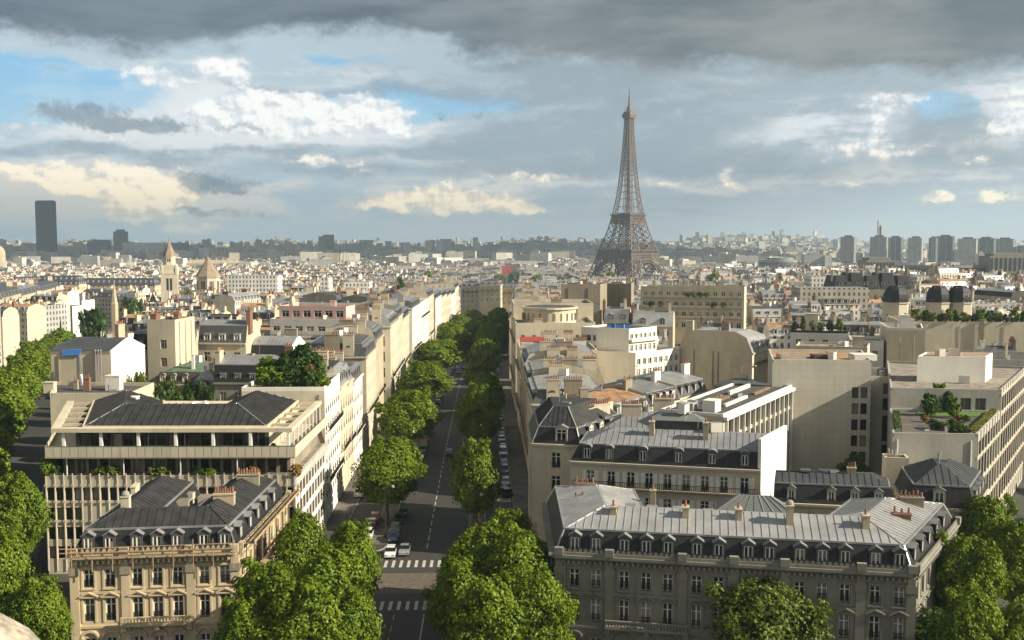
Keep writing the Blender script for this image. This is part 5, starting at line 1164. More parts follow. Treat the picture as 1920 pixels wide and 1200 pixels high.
build('white_modern_house', 'white modern block with dark slots and a tan blank pier near the avenue', 'apartment house', [(-58, 262), (-42, 260), (-40, 272), (-57, 274)], 0, 24.4, 'render_white', {0: {'n': 4, 'w': 1.1, 'rows': [(20.4, 1.6), (15.8, 1.6)], 'style': 'lod'}}, {'kind': 'flat', 'parapet': .5, 'mat': 'bitumen', 'pmat': 'render_white', 'blank': ()}, [(-56, 262.6, 16, 27.6, 3.2, 1.6, 0, 'stone_old', 0), (-42.6, 262, 24, 27, 1.2, 3, 0, 'render_cream', 0)], cornice=0)
build('pink_penthouse_house', 'white house with pale pink penthouse and planted balconies in the middle of the left roofs', 'apartment house', [(-70, 300), (-46, 296), (-44, 310), (-68, 314)], -1, 27, 'render_white', {0: {'n': 7, 'w': 2.2, 'rows': [(23.4, 2), (19.4, 2)], 'style': 'lod', 'balcony': [23.2, 19.2], 'railing': 'render_white'}}, {'kind': 'flat', 'parapet': .5, 'pmat': 'render_white', 'blank': ()}, (), cornice=0)
build('pink_penthouse', 'pale pink flat storey set back on the white balcony house', 'roof structure', [(-68, 303), (-48, 300), (-46.6, 308), (-67, 311)], 27, 30.6, 'pink_paint', {0: {'n': 6, 'w': 2.2, 'rows': [(27.8, 1.9)], 'style': 'lod'}}, {'kind': 'flat', 'parapet': .4, 'blank': ()}, [(-52, 302, 30, 32.4, 1.6, 1.4, 0, 'pink_paint', 0)], cornice=0)
build('long_low_block', 'long low white block with two bright roof edges lying square to the avenue', 'apartment house', [(-66, 325), (-44.5, 321), (-42, 336), (-64, 340)], -2, 22.6, 'render_white', {0: {'n': 8, 'w': 1.6, 'rows': [(18.6, 2)], 'style': 'lod', 'balcony': [18.4], 'railing': 'render_white'}}, {'kind': 'flat', 'parapet': .7, 'pmat': 'render_white', 'mat': 'gravel_roof', 'blank': ()}, [(-60, 330, 22, 25, 1.6, 1.2, 0, 'render_white', 0), (-50, 328, 22, 24.6, 2, 1.2, 0, 'render_cream', 3)], cornice=0)
build('shadow_court_house', 'house with black skylit roof lying in the court before the tall dark party walls', 'apartment house', [(-79, 366), (-52, 360), (-50, 372), (-77, 378)], -3, 22.4, 'render_tan', {0: {'n': 6, 'w': 1.4, 'rows': [(19, 2)], 'style': 'lod'}}, {'kind': 'mansard', 'd1': 2.4, 'z1': 27, 'd2': 5.4, 'z2': 28, 'slope': 'slate', 'party': [1, 3], 'dormers': {0: (3, 'flat', 1, .8)}, 'dwall': 'zinc'}, [(-78, 368, 24, 30, 2.4, 1, 1.4, 'render_cream', 4)])
for i, (x0, w_, zt) in enumerate(((-80, 15, 30.5), (-64.8, 12, 29.8), (-52.6, 9, 31))):
    build('dark_party_house', ('tall dark party wall with sloping top, first of three over the black skylit roof', 'tall dark party wall in the middle over the black skylit roof', 'tall dark party wall closest to the avenue over the black skylit roof')[i], 'apartment house', [(x0, 392 - i * 2.5), (x0 + w_, 389.5 - i * 2.5), (x0 + w_ + 2, 404 - i * 2.5), (x0 + 2, 406 - i * 2.5)], -3, zt - 4.5, 'stone_old', {}, {'kind': 'mansard', 'd1': 1.2, 'z1': zt - 1, 'd2': 6, 'z2': zt, 'party': [0, 2] if i else [0], 'slope': 'zinc_dark', 'top': 'zinc_dark'}, [(x0 + 3, 396, zt - 2, zt + 1.6, 2.6, .9, .2, 'render_tan', 6), (x0 + w_ - 1, 397, zt - 2, zt + 1.4, 1, 2.8, .2, 'brick_red', 5)], party='stone_old')
# far side of the left street
for i, (u0, u1, ze, tp, lb) in enumerate(((0, .16, 20, 'zinc_dark', 'sunlit house with a round dark corner tower across the left street'), (.162, .32, 18.5, 'zinc', 'cream balcony house across the left street, second from the round corner tower'), (.322, .5, 19, 'zinc_dark', 'long sunlit house across the left street, third from the round corner tower'), (.502, .74, 17.5, 'zinc', 'sunlit house across the left street, fourth from the round corner tower'), (.742, 1.0, 17, 'zinc_dark', 'farthest sunlit house across the left street'))):
    A, B = (-246, 462), (-322, 740); (ux, uy), LL = unit(A, B)
    a, b_ = lerp(A, B, u0), lerp(A, B, u1); dep = 15
    poly = [(a[0] - uy * dep, a[1] + ux * dep), a, b_, (b_[0] - uy * dep, b_[1] + ux * dep)]
    zz = ze + (3 if i == 0 else .5)
    build('street_house', lb, 'apartment house', poly, -12, zz, 'render_cream' if i % 2 else 'stone_pale', {1: {'n': int((u1 - u0) * LL / 3), 'w': 1.2, 'rows': [(zz - 3.6, 2.2), (zz - 7.4, 2.2), (zz - 11.2, 2.2), (zz - 15, 2.2)], 'style': 'lod', 'balcony': [zz - 3.7, zz - 11.3]}}, {'kind': 'mansard', 'd1': 1.4, 'z1': zz + 3.4, 'd2': 6, 'z2': zz + 4.4, 'party': [2] if i == 0 else [0, 2], 'slope': 'zinc_dark', 'top': tp, 'dormers': {1: (5, 'arch', 1.4, 1.9)}}, [(lerp(a, b_, .95)[0] - 6, lerp(a, b_, .95)[1], zz, zz + 7, 3, 1, .4, 'render_cream', 6), (lerp(a, b_, .4)[0] - 9, lerp(a, b_, .4)[1], zz, zz + 6.6, 3, 1, .4, 'brick_red', 6)], 'houses across the left street')

# the houses that close the avenue
for i, (t0, t1, s_, ze, wl, lb) in enumerate(((-19, -6, 566, 17.5, 'stone_pale', 'pale house closing the left of the avenue end behind the trees'), (-5.8, 9, 560, 19, 'render_cream', 'sunlit cream house with grey dormers closing the middle of the avenue end'), (9.2, 24, 570, 16.5, 'stone_warm', 'warm stone house closing the right of the avenue end'))):
    P_ = [av(t0, s_), av(t1, s_ - 3), av(t1 + 1.5, s_ + 15), av(t0 + 1.5, s_ + 15)]
    build('closing_house', lb, 'apartment house', P_, -12, ze, wl, {0: {'n': 4, 'w': 1.2, 'rows': [(ze - 3.6, 2.1), (ze - 7.2, 2.1), (ze - 10.8, 2.1)], 'style': 'lod', 'balcony': [ze - 3.7]}, 1: {'n': 5, 'w': 1.2, 'rows': [(ze - 3.6, 2.1), (ze - 7.2, 2.1), (ze - 10.8, 2.1)], 'style': 'lod'}}, {'kind': 'mansard', 'd1': 1.3, 'z1': ze + 3, 'd2': 5.5, 'z2': ze + 4.2, 'slope': 'zinc', 'top': 'zinc_dark', 'dormers': {0: (3, 'flat', 1.4, 1.9), 1: (4, 'flat', 1.4, 1.9)}}, [(P_[0][0] + 1, P_[0][1] + 7, ze, ze + 6, .9, 3, 0, 'stone_old', 4)], 'houses closing the avenue')
# two low houses with dormers before the dark party wall
for px0, px1, py, Y, ze, lb in ((1132, 1178, 590, 372, 21, 'cream house with two pale dormer roofs before the dark blank party wall'), (1186, 1262, 596, 366, 20, 'cream three window house under the pink cream balcony block')):
    a_, b_ = (V(px0, py, Y)[0], Y), (V(px1, py, Y - 3)[0], Y - 3)
    build('dormer_house', lb, 'apartment house', quad(a_, b_, 12), -3, ze, 'render_cream', {0: {'n': 4, 'w': 1.3, 'rows': [(ze - 3.4, 2.1), (ze - 7, 2.1)], 'style': 'lod'}}, {'kind': 'mansard', 'd1': 1.8, 'z1': ze + 4, 'd2': 5.4, 'z2': ze + 5, 'party': [1, 3], 'slope': 'zinc_pale', 'top': 'zinc', 'dormers': {0: (2, 'gable', 1.8, 2.2)}}, [(a_[0] + .5, Y + 4, ze, ze + 7, .9, 3, 0, 'brick_red', 6), (b_[0] - .5, Y + 3, ze, ze + 7.4, .9, 3, 0, 'render_tan', 6)])

# pipes and flues on the blank walls
def pipes(lab_has, k, us, ztop, zbot, w=.2, mat='stone_old'):
    for o in [o for o in C.objects if o.get('label', '').startswith(lab_has)]:
        P_ = [q for q in FOOT if abs(q[0][0] - o.location.x) < .01 and abs(q[0][1] - o.location.y) < .01][0]
        A, B = P_[k], P_[(k + 1) % len(P_)]; (ux, uy), L = unit(A, B)
        for i, t in enumerate(us):
            u = t * L; p = (A[0] - P_[0][0] + ux * u + uy * .09, A[1] - P_[0][1] + uy * u - ux * .09); m = MB(); z0 = zbot - o.location.z + (i % 3) * 1.7
            q = (p[0] + ux * (1.2 if i % 2 else 0), p[1] + uy * (1.2 if i % 2 else 0))
            m.bar(p + (z0 + 4,), p + (ztop - o.location.z,), w, mat); m.bar(q + (z0,), p + (z0 + 4,), w, mat); m.build('drain_pipe', o)
pipes('big blank beige party wall', 0, (.22, .48, .55), 19, 4, .22); pipes('long cream blank wall under', 0, (.2, .47, .82), 24.6, 8, .1)
pipes('large weathered blank wall', 0, (.2, .7), 31, 12, .3); pipes('dark blank party wall', 0, (.5,), 31, 12, .3); pipes('tall dark party wall', 0, (.3, .62), 25.5, 8, .3, 'render_tan')
pipes('pale house with a tree garden', 0, (.3, .93), 23, 12, .16); pipes('concrete office with a clipped', 0, (.06, .93), 19, 6, .16, 'trim_white'); pipes('tall narrow white house', 0, (.35, .75), 26, 10, .12, 'render_tan'); pipes('white modern block', 0, (.1, .6, .9), 24, 10, .18); pipes('big cream blank house', 0, (.13, .5), 26.5, 12, .2); pipes('tall thin white party walls', 1, (.2, .5, .8), 32, 10, .3, 'render_tan')
pipes('plain beige house with a big', 0, (.25, .5, .8), 28, 12, .3)
# ------------------------------------------------------------------ the roofs beyond: blocks of houses round courts
def sat(a, b):
    for P, Q in ((a, b), (b, a)):
        for k in range(len(P)):
            x0, y0 = P[k]; x1, y1 = P[(k + 1) % len(P)]; nx, ny = y1 - y0, x0 - x1
            if max(nx * (x - x0) + ny * (y - y0) for x, y in Q) < -1e-6 or False: pass
            pa = [nx * x + ny * y for x, y in P]; pb = [nx * x + ny * y for x, y in Q]
            if max(pa) <= min(pb) or max(pb) <= min(pa): return False
    return True
def near_line(p, a, b, d):
    (ux, uy), L = unit(a, b); s = (p[0] - a[0]) * ux + (p[1] - a[1]) * uy; t = -(p[0] - a[0]) * uy + (p[1] - a[1]) * ux
    return -10 < s < L and abs(t) < d
KEEP = []            # circles kept free: landmarks and parks
def free(poly):
    cx = sum(p[0] for p in poly) / 4; cyy = sum(p[1] for p in poly) / 4
    for p in poly + [(cx, cyy)]:
        if -60 < (p[1] - 160) < 556 and abs(av_t(p)) < 20.5: return False
        if near_line(p, *LST, 13) or near_line(p, *LS2, 19) or near_line(p, *RST, 12): return False
        for x, y, r in KEEP:
            if (p[0] - x) ** 2 + (p[1] - y) ** 2 < r * r: return False
    for q in FOOT:
        if abs(q[0][0] - cx) < 60 and abs(q[0][1] - cyy) < 60 and sat(poly, q): return False
    return True
def sees(p, lo=.53): return abs(p[0]) < p[1] * lo + 12
def mass_house(mb, poly, zg, ze, rnd, wall, far=False):
    d = 1.2; party = rnd.choice(('render_tan', 'render_white', 'render_cream', wall, 'render_white')); n = 4
    for k in range(4):
        A, B = poly[k], poly[(k + 1) % 4]; mb.face((A + (zg,), B + (zg,), B + (ze,), A + (ze,)), wall if k in (0, 2) else party)
    kind = rnd.random()
    if kind < .68:
        h1 = rnd.uniform(2.2, 3.4); h2 = h1 + rnd.uniform(.6, 1.6); slope = rnd.choice(('slate', 'zinc_dark', 'zinc', 'zinc_dark', 'zinc')); top = rnd.choice(('zinc', 'zinc', 'zinc_dark', 'zinc_pale', 'rust_roof'))
        p1 = inset(poly, [d, 0, d, 0]); p2 = inset(poly, [5, 0, 5, 0])
        for a, b, z0, z1, m in ((poly, p1, ze, ze + h1, slope), (p1, p2, ze + h1, ze + h2, top)):
            for k in range(4):
                j = (k + 1) % 4; mb.face((a[k] + (z0,), a[j] + (z0,), b[j] + (z1,), b[k] + (z1,)), m if k in (0, 2) else party)
        mb.face([p + (ze + h2,) for p in p2], top); zt = ze + h2
        (ux, uy), L = unit(poly[0], poly[1])
        for i in range(int(L / 3.4)):
            u = 1.6 + i * 3.4
            if rnd.random() < .8: mb.obox((poly[0][0] + ux * u - uy * .25, poly[0][1] + uy * u + ux * .25), (ux, uy), 1.2, 1.2, ze + .3, ze + 2.1, rnd.choice(('render_white', 'zinc', 'stone_pale')), 'zinc')
    else:
        mb.face([p + (ze,) for p in poly], rnd.choice(('gravel_roof', 'zinc', 'bitumen', 'zinc_pale'))); zt = ze
        q = inset(poly, 2.2); h = rnd.choice((0, 2.8, 2.8))
        if h:
            for k in range(4):
                j = (k + 1) % 4; mb.face((q[k] + (ze,), q[j] + (ze,), q[j] + (ze + h,), q[k] + (ze + h,)), wall)
            mb.face([p + (ze + h,) for p in q], 'gravel_roof'); zt = ze + h
    for k in (1, 3):
        A, B = poly[k], poly[(k + 1) % 4]; (ux, uy), L = unit(A, B)
        for i in range(rnd.choice((1, 1, 2))):
            l = rnd.uniform(1.4, 3.6); u = rnd.uniform(.8, max(1, L - l - .8)); hh = rnd.uniform(.9, 2.4)
            mb.obox((A[0] + ux * u, A[1] + uy * u), (ux, uy), l, .8, ze - .5, zt + hh, rnd.choice((party, 'brick_red', 'render_cream', 'stone_old', 'render_white')))
            mb.obox((A[0] + ux * (u + .1) - uy * .25, A[1] + uy * (u + .1) + ux * .25), (ux, uy), l - .2, .3, zt + hh + .003, zt + hh + .5, 'pot')
    for i in range(rnd.choice((0, 1, 2))):
        c = lerp(lerp(poly[0], poly[1], rnd.uniform(.2, .8)), lerp(poly[3], poly[2], rnd.uniform(.2, .8)), .5)
        mb.obox(c, (1, 0), rnd.uniform(.8, 2.6), rnd.uniform(.8, 2), zt - .2, zt + rnd.uniform(.5, 1.8), rnd.choice(('render_white', 'zinc', 'brick_red', 'render_cream')), 'gravel_roof')
NUM = 'zero one two three four five six seven eight nine ten eleven twelve thirteen fourteen fifteen'.split()
ORD = 'zeroth first second third fourth fifth sixth seventh eighth ninth tenth eleventh twelfth thirteenth fourteenth fifteenth sixteenth seventeenth eighteenth nineteenth twentieth'.split()
WALLW = {'far_cream': 'cream', 'far_warm': 'sandy', 'far_white': 'white', 'far_grey': 'grey', 'far_tan': 'tan'}
ROOFW = {'zinc': 'zinc', 'zinc_dark': 'dark zinc', 'zinc_pale': 'bright zinc', 'rust_roof': 'rusty', 'gravel_roof': 'gravel', 'bitumen': 'black'}
_labels = set(); _count = [0]
def roof_house(poly, zg, ze, rnd, wall, where):
    (ux, uy), L = unit(poly[0], poly[1]); party = rnd.choice(('render_white', 'stone_pale', 'render_cream', 'render_white', 'render_tan'))
    flat = rnd.random() < .27; top = rnd.choice(('zinc', 'zinc', 'zinc_dark', 'zinc_pale', 'zinc_dark', 'rust_roof')) if not flat else rnd.choice(('gravel_roof', 'bitumen', 'zinc'))
    nch = rnd.choice((2, 3, 3, 4)); ch = []; z1 = ze + rnd.uniform(2.4, 3.4); z2 = z1 + rnd.uniform(.7, 1.5)
    for i in range(nch):
        k = (1, 3)[i % 2]; A, B = poly[k], poly[(k + 1) % 4]; (vx, vy), Lk = unit(A, B); l = rnd.uniform(1.4, 3.4); u = rnd.uniform(l / 2 + .5, Lk - l / 2 - .5)
        ch.append((A[0] + vx * u - vy * .45, A[1] + vy * u + vx * .45, ze - .6, (ze if flat else z2) + rnd.uniform(.9, 2.2), l, .8, math.atan2(vy, vx), rnd.choice((party, 'brick_red', 'stone_pale', 'render_cream')), int(l / .42)))
    if flat: ro = {'kind': 'flat', 'parapet': .7, 'mat': top, 'blank': (1, 3)}
    else: ro = {'kind': 'mansard', 'd1': 1.2, 'z1': z1, 'd2': 5.2, 'z2': z2, 'party': [1, 3], 'slope': rnd.choice(('slate', 'zinc_dark', 'zinc')), 'top': top, 'dormers': {0: (max(2, int(L / 3.6)), rnd.choice(('arch', 'gable', 'flat')), 1.25, 1.8)}, 'dwin': False, 'dwall': rnd.choice(('trim_white', 'zinc', 'stone_pale'))}
    lab = f"{WALLW[wall]} house, {'flat ' if flat else ''}{ROOFW[top]} roof, {NUM[nch]} chimneys, {where}"
    assert lab not in _labels, lab
    _labels.add(lab)
    return build('town_house', lab, 'house', poly, zg, ze, wall, {}, ro, ch, 'town houses beyond the near blocks', party, cornice=0 if flat else .3)
def landmarks_keep():
    KEEP.extend([(190.5, 1712, 95), (-263, 800, 14), (-237, 800, 18), (509, 1252, 120), (-180, 1180, 22), (x_cr, 1300, 8)])
x_cr, _ = V(935, 500, 1300)
landmarks_keep()
for tx in range(-3, 4): KEEP.append((190 + tx * 45, 1560, 60))
mass = MB(); rnd = random.Random(11)
def blocks(y0, y1, bw, bd, st):
    row = 0; y = y0
    while y < y1:
        half = (y + bd) * .53 + 60
        for sgn in (-1, 1):
            x = ax_x(y - 160) + sgn * 21; bi = 0
            while abs(x) < half:
                w = bw * rnd.uniform(.8, 1.2); bi += 1
                ang = sgn * min(.42, abs(x) / 900.0) + rnd.uniform(-.10, .10) if bi > 1 else .031 + rnd.uniform(-.02, .02)
                cx = x + sgn * w / 2; cyy = y + bd / 2 + rnd.uniform(-4, 4); ca, sa = math.cos(ang), math.sin(ang)
                T = lambda a, b: (cx + a * ca - b * sa, cyy + a * sa + b * ca)
                k = 0
                for (v0, v1) in ((-bd / 2, -bd / 2 + 12.5), (bd / 2 - 12.5, bd / 2)):
                    u = -w / 2
                    while u < w / 2 - 6:
                        hw = min(rnd.uniform(11, 20), w / 2 - u)
                        if hw < 7: break
                        yield row, bi, sgn, k, [T(u, v0), T(u + hw, v0), T(u + hw, v1), T(u, v1)]
                        k += 1; u += hw + .05
                for u0 in (-w / 2, w / 2 - 12):
                    if bd > 44 and rnd.random() < .9:
                        q = [T(u0, -bd / 2 + 13), T(u0 + 12, -bd / 2 + 13), T(u0 + 12, bd / 2 - 13), T(u0, bd / 2 - 13)]
                        yield row, bi, sgn, k, [q[1], q[2], q[3], q[0]] if u0 > 0 else [q[3], q[0], q[1], q[2]]
                        k += 1
                if rnd.random() < .6 and bd > 44:
                    c = rnd.uniform(-w / 4, w / 4); yield row, bi, sgn, k, [T(c - 7, -4), T(c + 7, -4), T(c + 7, 7), T(c - 7, 7)]
                x += sgn * (w + rnd.choice((9, 12, 15)))
        y += bd + rnd.choice((10, 13)); row += 1
# small houses wedged into the courts left over between the named ones
wedge = random.Random(77); nw = 0
_bands = {}
def wedge_where(x, y):
    k = (x < 0, int((y - 226) // 61)); _bands[k] = _bands.get(k, 0) + 1
    return f"{ORD[_bands[k]]} court house {'left' if x < 0 else 'right'} of avenue, {'nearest near middle far'.split()[k[1]]} band"
for _ in range(2600):
    y = wedge.uniform(226, 470); x = wedge.uniform(-.47, .47) * y
    if nw >= 75: break
    if -36 < x < 24 or (x > 0 and y < 318 and x < 112) or (x > 0 and y < 240): continue
    a = (math.atan2(1, 0) * 0 + (-.34 if x < -.3 * y else -.05)) + wedge.uniform(-.12, .12) + wedge.choice((0, 0, math.pi / 2)); w_, d_ = wedge.uniform(8, 14), wedge.uniform(8, 12); ca, sa = math.cos(a), math.sin(a)
    q = [(x + p * ca - r_ * sa, y + p * sa + r_ * ca) for p, r_ in ((-w_ / 2, -d_ / 2), (w_ / 2, -d_ / 2), (w_ / 2, d_ / 2), (-w_ / 2, d_ / 2))]
    if a > 1: q = [q[3], q[0], q[1], q[2]]
    if not free(q): continue
    nw += 1; zg = min(gz(*p) for p in q) - .3
    roof_house(q, zg, zg + wedge.uniform(13, 19 if y < 330 else 22), wedge, wedge.choice(('far_cream', 'far_white', 'far_white', 'far_warm', 'far_grey')), wedge_where(x, y))
cand = []
for row, bi, sgn, k, poly in blocks(262, 2350, 88, 58, 0):
    c = (sum(p[0] for p in poly) / 4, sum(p[1] for p in poly) / 4)
    if not sees(c): continue
    if c[1] < 305 and abs(c[0]) < 118: continue
    if not free(poly): continue
    wall = rnd.choice(('far_cream', 'far_cream', 'far_warm', 'far_white', 'far_grey', 'far_tan', 'far_white')); zg = min(gz(*p) for p in poly) - .3
    h = rnd.uniform(17, 23.5) if c[1] > 380 else rnd.uniform(15, 19.5)
    if c[1] > 820: h = rnd.uniform(10, 16.5)
    if rnd.random() < .08: h += 4
    cand.append((c[1], row, bi, sgn, k, poly, zg, wall, h))
cand.sort(key=lambda t: t[0])
N_OWN = 215
for i, (yy, row, bi, sgn, k, poly, zg, wall, h) in enumerate(cand):
    if i < N_OWN:
        where = f"{ORD[k + 1]} {'left' if sgn < 0 else 'right'} of avenue, block {NUM[bi]}, row {NUM[row + 1]}"
        roof_house(poly, zg, zg + h, rnd, wall, where)
    else: mass_house(mass, poly, zg, zg + h, rnd, wall)
# the far plain and slopes: ever smaller houses, slabs and towers
for band, (ya, yb, n) in enumerate(((2350, 3300, 2300), (3300, 4600, 2300), (4600, 6500, 2600), (6500, 9200, 3000))):
    for i in range(n):
        y = math.sqrt(rnd.uniform(ya * ya, yb * yb)); x = rnd.uniform(-.54, .54) * y
        if band == 0 and any((x - a) ** 2 + (y - b) ** 2 < 90 * 90 for a, b in ((-640, 2360),)): continue
        z = gz(x, y); r = rnd.random(); w = rnd.uniform(14, 45); d = rnd.uniform(12, 26); h = rnd.uniform(14, 26)
        if r < .10: h = rnd.uniform(28, 46); w = rnd.uniform(16, 60)
        if r < .012 and y > 3400: h = rnd.uniform(50, 75); w = rnd.uniform(20, 32)
        a = rnd.uniform(-.6, .6); u = (math.cos(a), math.sin(a)); m = rnd.choice(('far_cream', 'far_white', 'far_grey', 'far_tan', 'far_warm', 'far_grey'))
        mass.obox((x, y), u, w, d, z - 4, z + h, m, rnd.choice(('zinc', 'zinc_dark', 'gravel_roof', 'zinc_dark')))
        if rnd.random() < .6: mass.obox((x + u[0] * 3, y + 3), u, w * rnd.uniform(.15, .5), d * .5, z + h, z + h + rnd.uniform(1.5, 5), rnd.choice(('far_white', 'brick_red', 'zinc_dark', 'render_tan')))
o = mass.build('distant_city'); o['kind'] = 'stuff'; o['label'] = 'crowded pale roofs and chimneys of the far city out to the hills'; o['category'] = 'city'
# ------------------------------------------------------------------ the iron lattice tower
plain('iron_brown', (.115, .083, .068), .6, .1, .15, .1)
def lattice_tower():
    X, Y, Z = 190.5, 1712.0, -25.0
    t = thing('iron_tower', 'tall brown iron lattice tower with two platforms and arched feet rising over the whole city', 'tower', (X, Y, Z), R(45))
    prof = [(0, 57), (20, 45.5), (40, 38.8), (57.6, 34.2), (75, 28.5), (95, 22.8), (115.7, 18.6), (135, 15.2), (160, 12.2), (190, 9.6), (220, 7.6), (250, 6.0), (276, 5.0)]
    def hw(z):
        for (a, p), (b, q) in zip(prof, prof[1:]):
            if z <= b: return p + (q - p) * (z - a) / (b - a)
        return prof[-1][1]
    def lw(z): return 25 - 10.5 * z / 115.7 if z < 115.7 else 0   # width of one foot
    m = 'iron_brown'
    lv = [0, 9, 18.5, 28, 37.5, 47, 57.6, 66, 75, 84.5, 94, 104, 115.7]
    for sx in (-1, 1):
        for sy in (-1, 1):
            b = MB()
            def corners(z):
                o = hw(z); i = o - lw(z); return [(sx * o, sy * o, z), (sx * i, sy * o, z), (sx * i, sy * i, z), (sx * o, sy * i, z)]
            for z0, z1 in zip(lv, lv[1:]):
                c0, c1 = corners(z0), corners(z1)
                for k in range(4):
                    j = (k + 1) % 4; b.bar(c0[k], c1[k], 1.56 if z0 < 60 else 1.31, m); b.bar(c1[k], c1[j], 0.68, m)
                    b.bar(c0[k], c1[j], 0.68, m); b.bar(c0[j], c1[k], 0.68, m)
            b.build('leg', t)
    b = MB(); z = 115.7
    zs = [115.7]
    while zs[-1] < 270: zs.append(min(276, zs[-1] + max(6.2, hw(zs[-1]) * .78)))
    if zs[-1] < 276: zs.append(276)
    for z0, z1 in zip(zs, zs[1:]):
        a, c = hw(z0), hw(z1); f0, f1 = max(0, .46 - (z0 - 115) / 330), max(0, .46 - (z1 - 115) / 330)
        for k in range(4):
            R_ = lambda x, y, z: [(x, y, z), (-y, x, z), (-x, -y, z), (y, -x, z)][k]
            b.bar(R_(-a, -a, z0), R_(-c, -c, z1), 1.25 if z0 < 200 else 1.00, m); b.bar(R_(-c, -c, z1), R_(c, -c, z1), 0.54, m)
            for s in (-1, 1):
                i0, i1 = a * f0, c * f1
                b.bar(R_(s * a, -a, z0), R_(s * i1, -c, z1), 0.49, m); b.bar(R_(s * i0, -a, z0), R_(s * c, -c, z1), 0.49, m)
                b.bar(R_(s * i0, -a, z0), R_(s * i1, -c, z1), 0.68, m)
                h0 = ((s * a + s * i0) / 2, -a); h1 = ((s * c + s * i1) / 2, -c); b.bar(R_(h0[0], h0[1], z0), R_(h1[0], h1[1], z1), 0.27, m)
    b.box(-.9, .9, -.9, .9, 115.7, 276, m)
    b.build('shaft', t)
    def deck(name, z0, z1, w, over, inner=0):
        d = MB(); d.box(-w, w, -w, w, z0, z1, m); d.box(-w - over, w + over, -w - over, w + over, z1 + .01, z1 + 1.4, m)
        n = int(w / 1.6)
        for k in range(4):
            for i in range(n):
                u = -w + (i + .5) * 2 * w / n; p = (u, -w - .25); q = [p, (-p[1], p[0]), (-p[0], -p[1]), (p[1], -p[0])][k]
                d.box(q[0] - .35, q[0] + .35, q[1] - .35, q[1] + .35, z0 - .6, z1 + .005, m)
            # handrail and kiosks behind it
            c = w + over - .4; e = [((-c, -c), (c, -c)), ((c, -c), (c, c)), ((c, c), (-c, c)), ((-c, c), (-c, -c))][k]
            d.bar(e[0] + (z1 + 3,), e[1] + (z1 + 3,), .4, m)
            for i in range(int(w / 2)): p = lerp(e[0], e[1], i / int(w / 2)); d.bar(p + (z1 + 1.4,), p + (z1 + 3.2,), .3, m)
        r = w * .6; d.box(-r, r, -r, r, z1 + 1.41, z1 + 4.2, 'zinc_dark') if inner else None
        d.build(name, t)
    deck('platform', 52.2, 57.6, 35.4, 2.2, 1); deck('platform', 111.4, 115.7, 19.6, 1.8, 1)
    g = MB()
    for z0, z1 in ((45.5, 53.1), (103, 112.3)):     # lattice girdles under the decks
        for k in range(4):
            w0, w1 = hw(z0), hw(z1); n = 18 if z0 < 60 else 10
            R_ = lambda x, y, z: [(x, y, z), (-y, x, z), (-x, -y, z), (y, -x, z)][k]
            g.bar(R_(-w0, -w0, z0), R_(w0, -w0, z0), 1.3, m); g.bar(R_(-w1, -w1, z1), R_(w1, -w1, z1), 1.3, m); g.bar(R_(-w0, -(w0 + w1) / 2, (z0 + z1) / 2), R_(w0, -(w0 + w1) / 2, (z0 + z1) / 2), .8, m)
            for i in range(n):
                a0 = -w0 + i * 2 * w0 / n; a1 = -w0 + (i + 1) * 2 * w0 / n
                g.bar(R_(a0, -w0, z0), R_(a1 * w1 / w0, -w1, z1), .45, m); g.bar(R_(a1, -w0, z0), R_(a0 * w1 / w0, -w1, z1), .45, m); g.bar(R_(a0, -w0, z0), R_(a0 * w1 / w0, -w1, z1), .6, m)
    g.build('girdle', t)
    for k in range(4):       # the great arches between the feet
        a = MB(); R_ = lambda x, y, z: [(x, y, z), (-y, x, z), (-x, -y, z), (y, -x, z)][k]
        pts = []
        for i in range(25):
            th = math.pi * i / 24; x = -37 * math.cos(th); z = 6 + 38.5 * math.sin(th); pts.append((x, z))
        for rr in (1.0, .9):
            for p, q in zip(pts, pts[1:]):
                P = [(x_ * rr, (z_ - 6) * rr + 6) for x_, z_ in (p, q)]
                a.bar(R_(P[0][0], -hw(P[0][1]) - .6, P[0][1]), R_(P[1][0], -hw(P[1][1]) - .6, P[1][1]), 2.4, m, 1.6)
        for p in pts[1:-1]:
            a.bar(R_(p[0], -hw(p[1]) + .2, p[1]), R_(p[0] * .9, -hw((p[1] - 6) * .9 + 6) + .2, (p[1] - 6) * .9 + 6), .8, m)
        for i, p in enumerate(pts[3:-3]):
            a.bar(R_(p[0], -hw(p[1]) + .2, p[1]), R_(p[0], -hw(46) + .2, 46), .55, m)
        a.build('arch', t)
    c = MB(); c.box(-5.2, 5.2, -5.2, 5.2, 270, 273, m); c.box(-7.6, 7.6, -7.6, 7.6, 273.01, 276, m); c.box(-8.2, 8.2, -8.2, 8.2, 276.01, 279.6, m); c.box(-6.6, 6.6, -6.6, 6.6, 279.61, 283.5, m)
    c.lathe(0, 0, [(5.4, 283.51), (5.2, 287), (3.8, 290.5), (2.2, 293), (1.6, 298)], 12, m)
    for i in range(10):
        th = i * math.pi / 5; c.bar((6.8 * math.cos(th), 6.8 * math.sin(th), 279.6), (6.8 * math.cos(th), 6.8 * math.sin(th), 287 + (i % 3) * 2), .5, 'concrete')
    c.build('cabin', t)
    a = MB(); a.lathe(0, 0, [(1.3, 297.9), (1.2, 308), (.75, 308.1), (.7, 320)], 8, m); a.lathe(0, 0, [(.45, 320.01), (.4, 324)], 6, 'concrete'); a.build('antenna', t)
    for sx in (-1, 1):
        for sy in (-1, 1):
            f = MB(); f.box(sx * 45 - 13, sx * 45 + 13, sy * 45 - 13, sy * 45 + 13, -2, 3, 'stone_grey'); f.build('footing', t)
def lerp3(a, b, t): return tuple(p + (q - p) * t for p, q in zip(a, b))
lattice_tower()

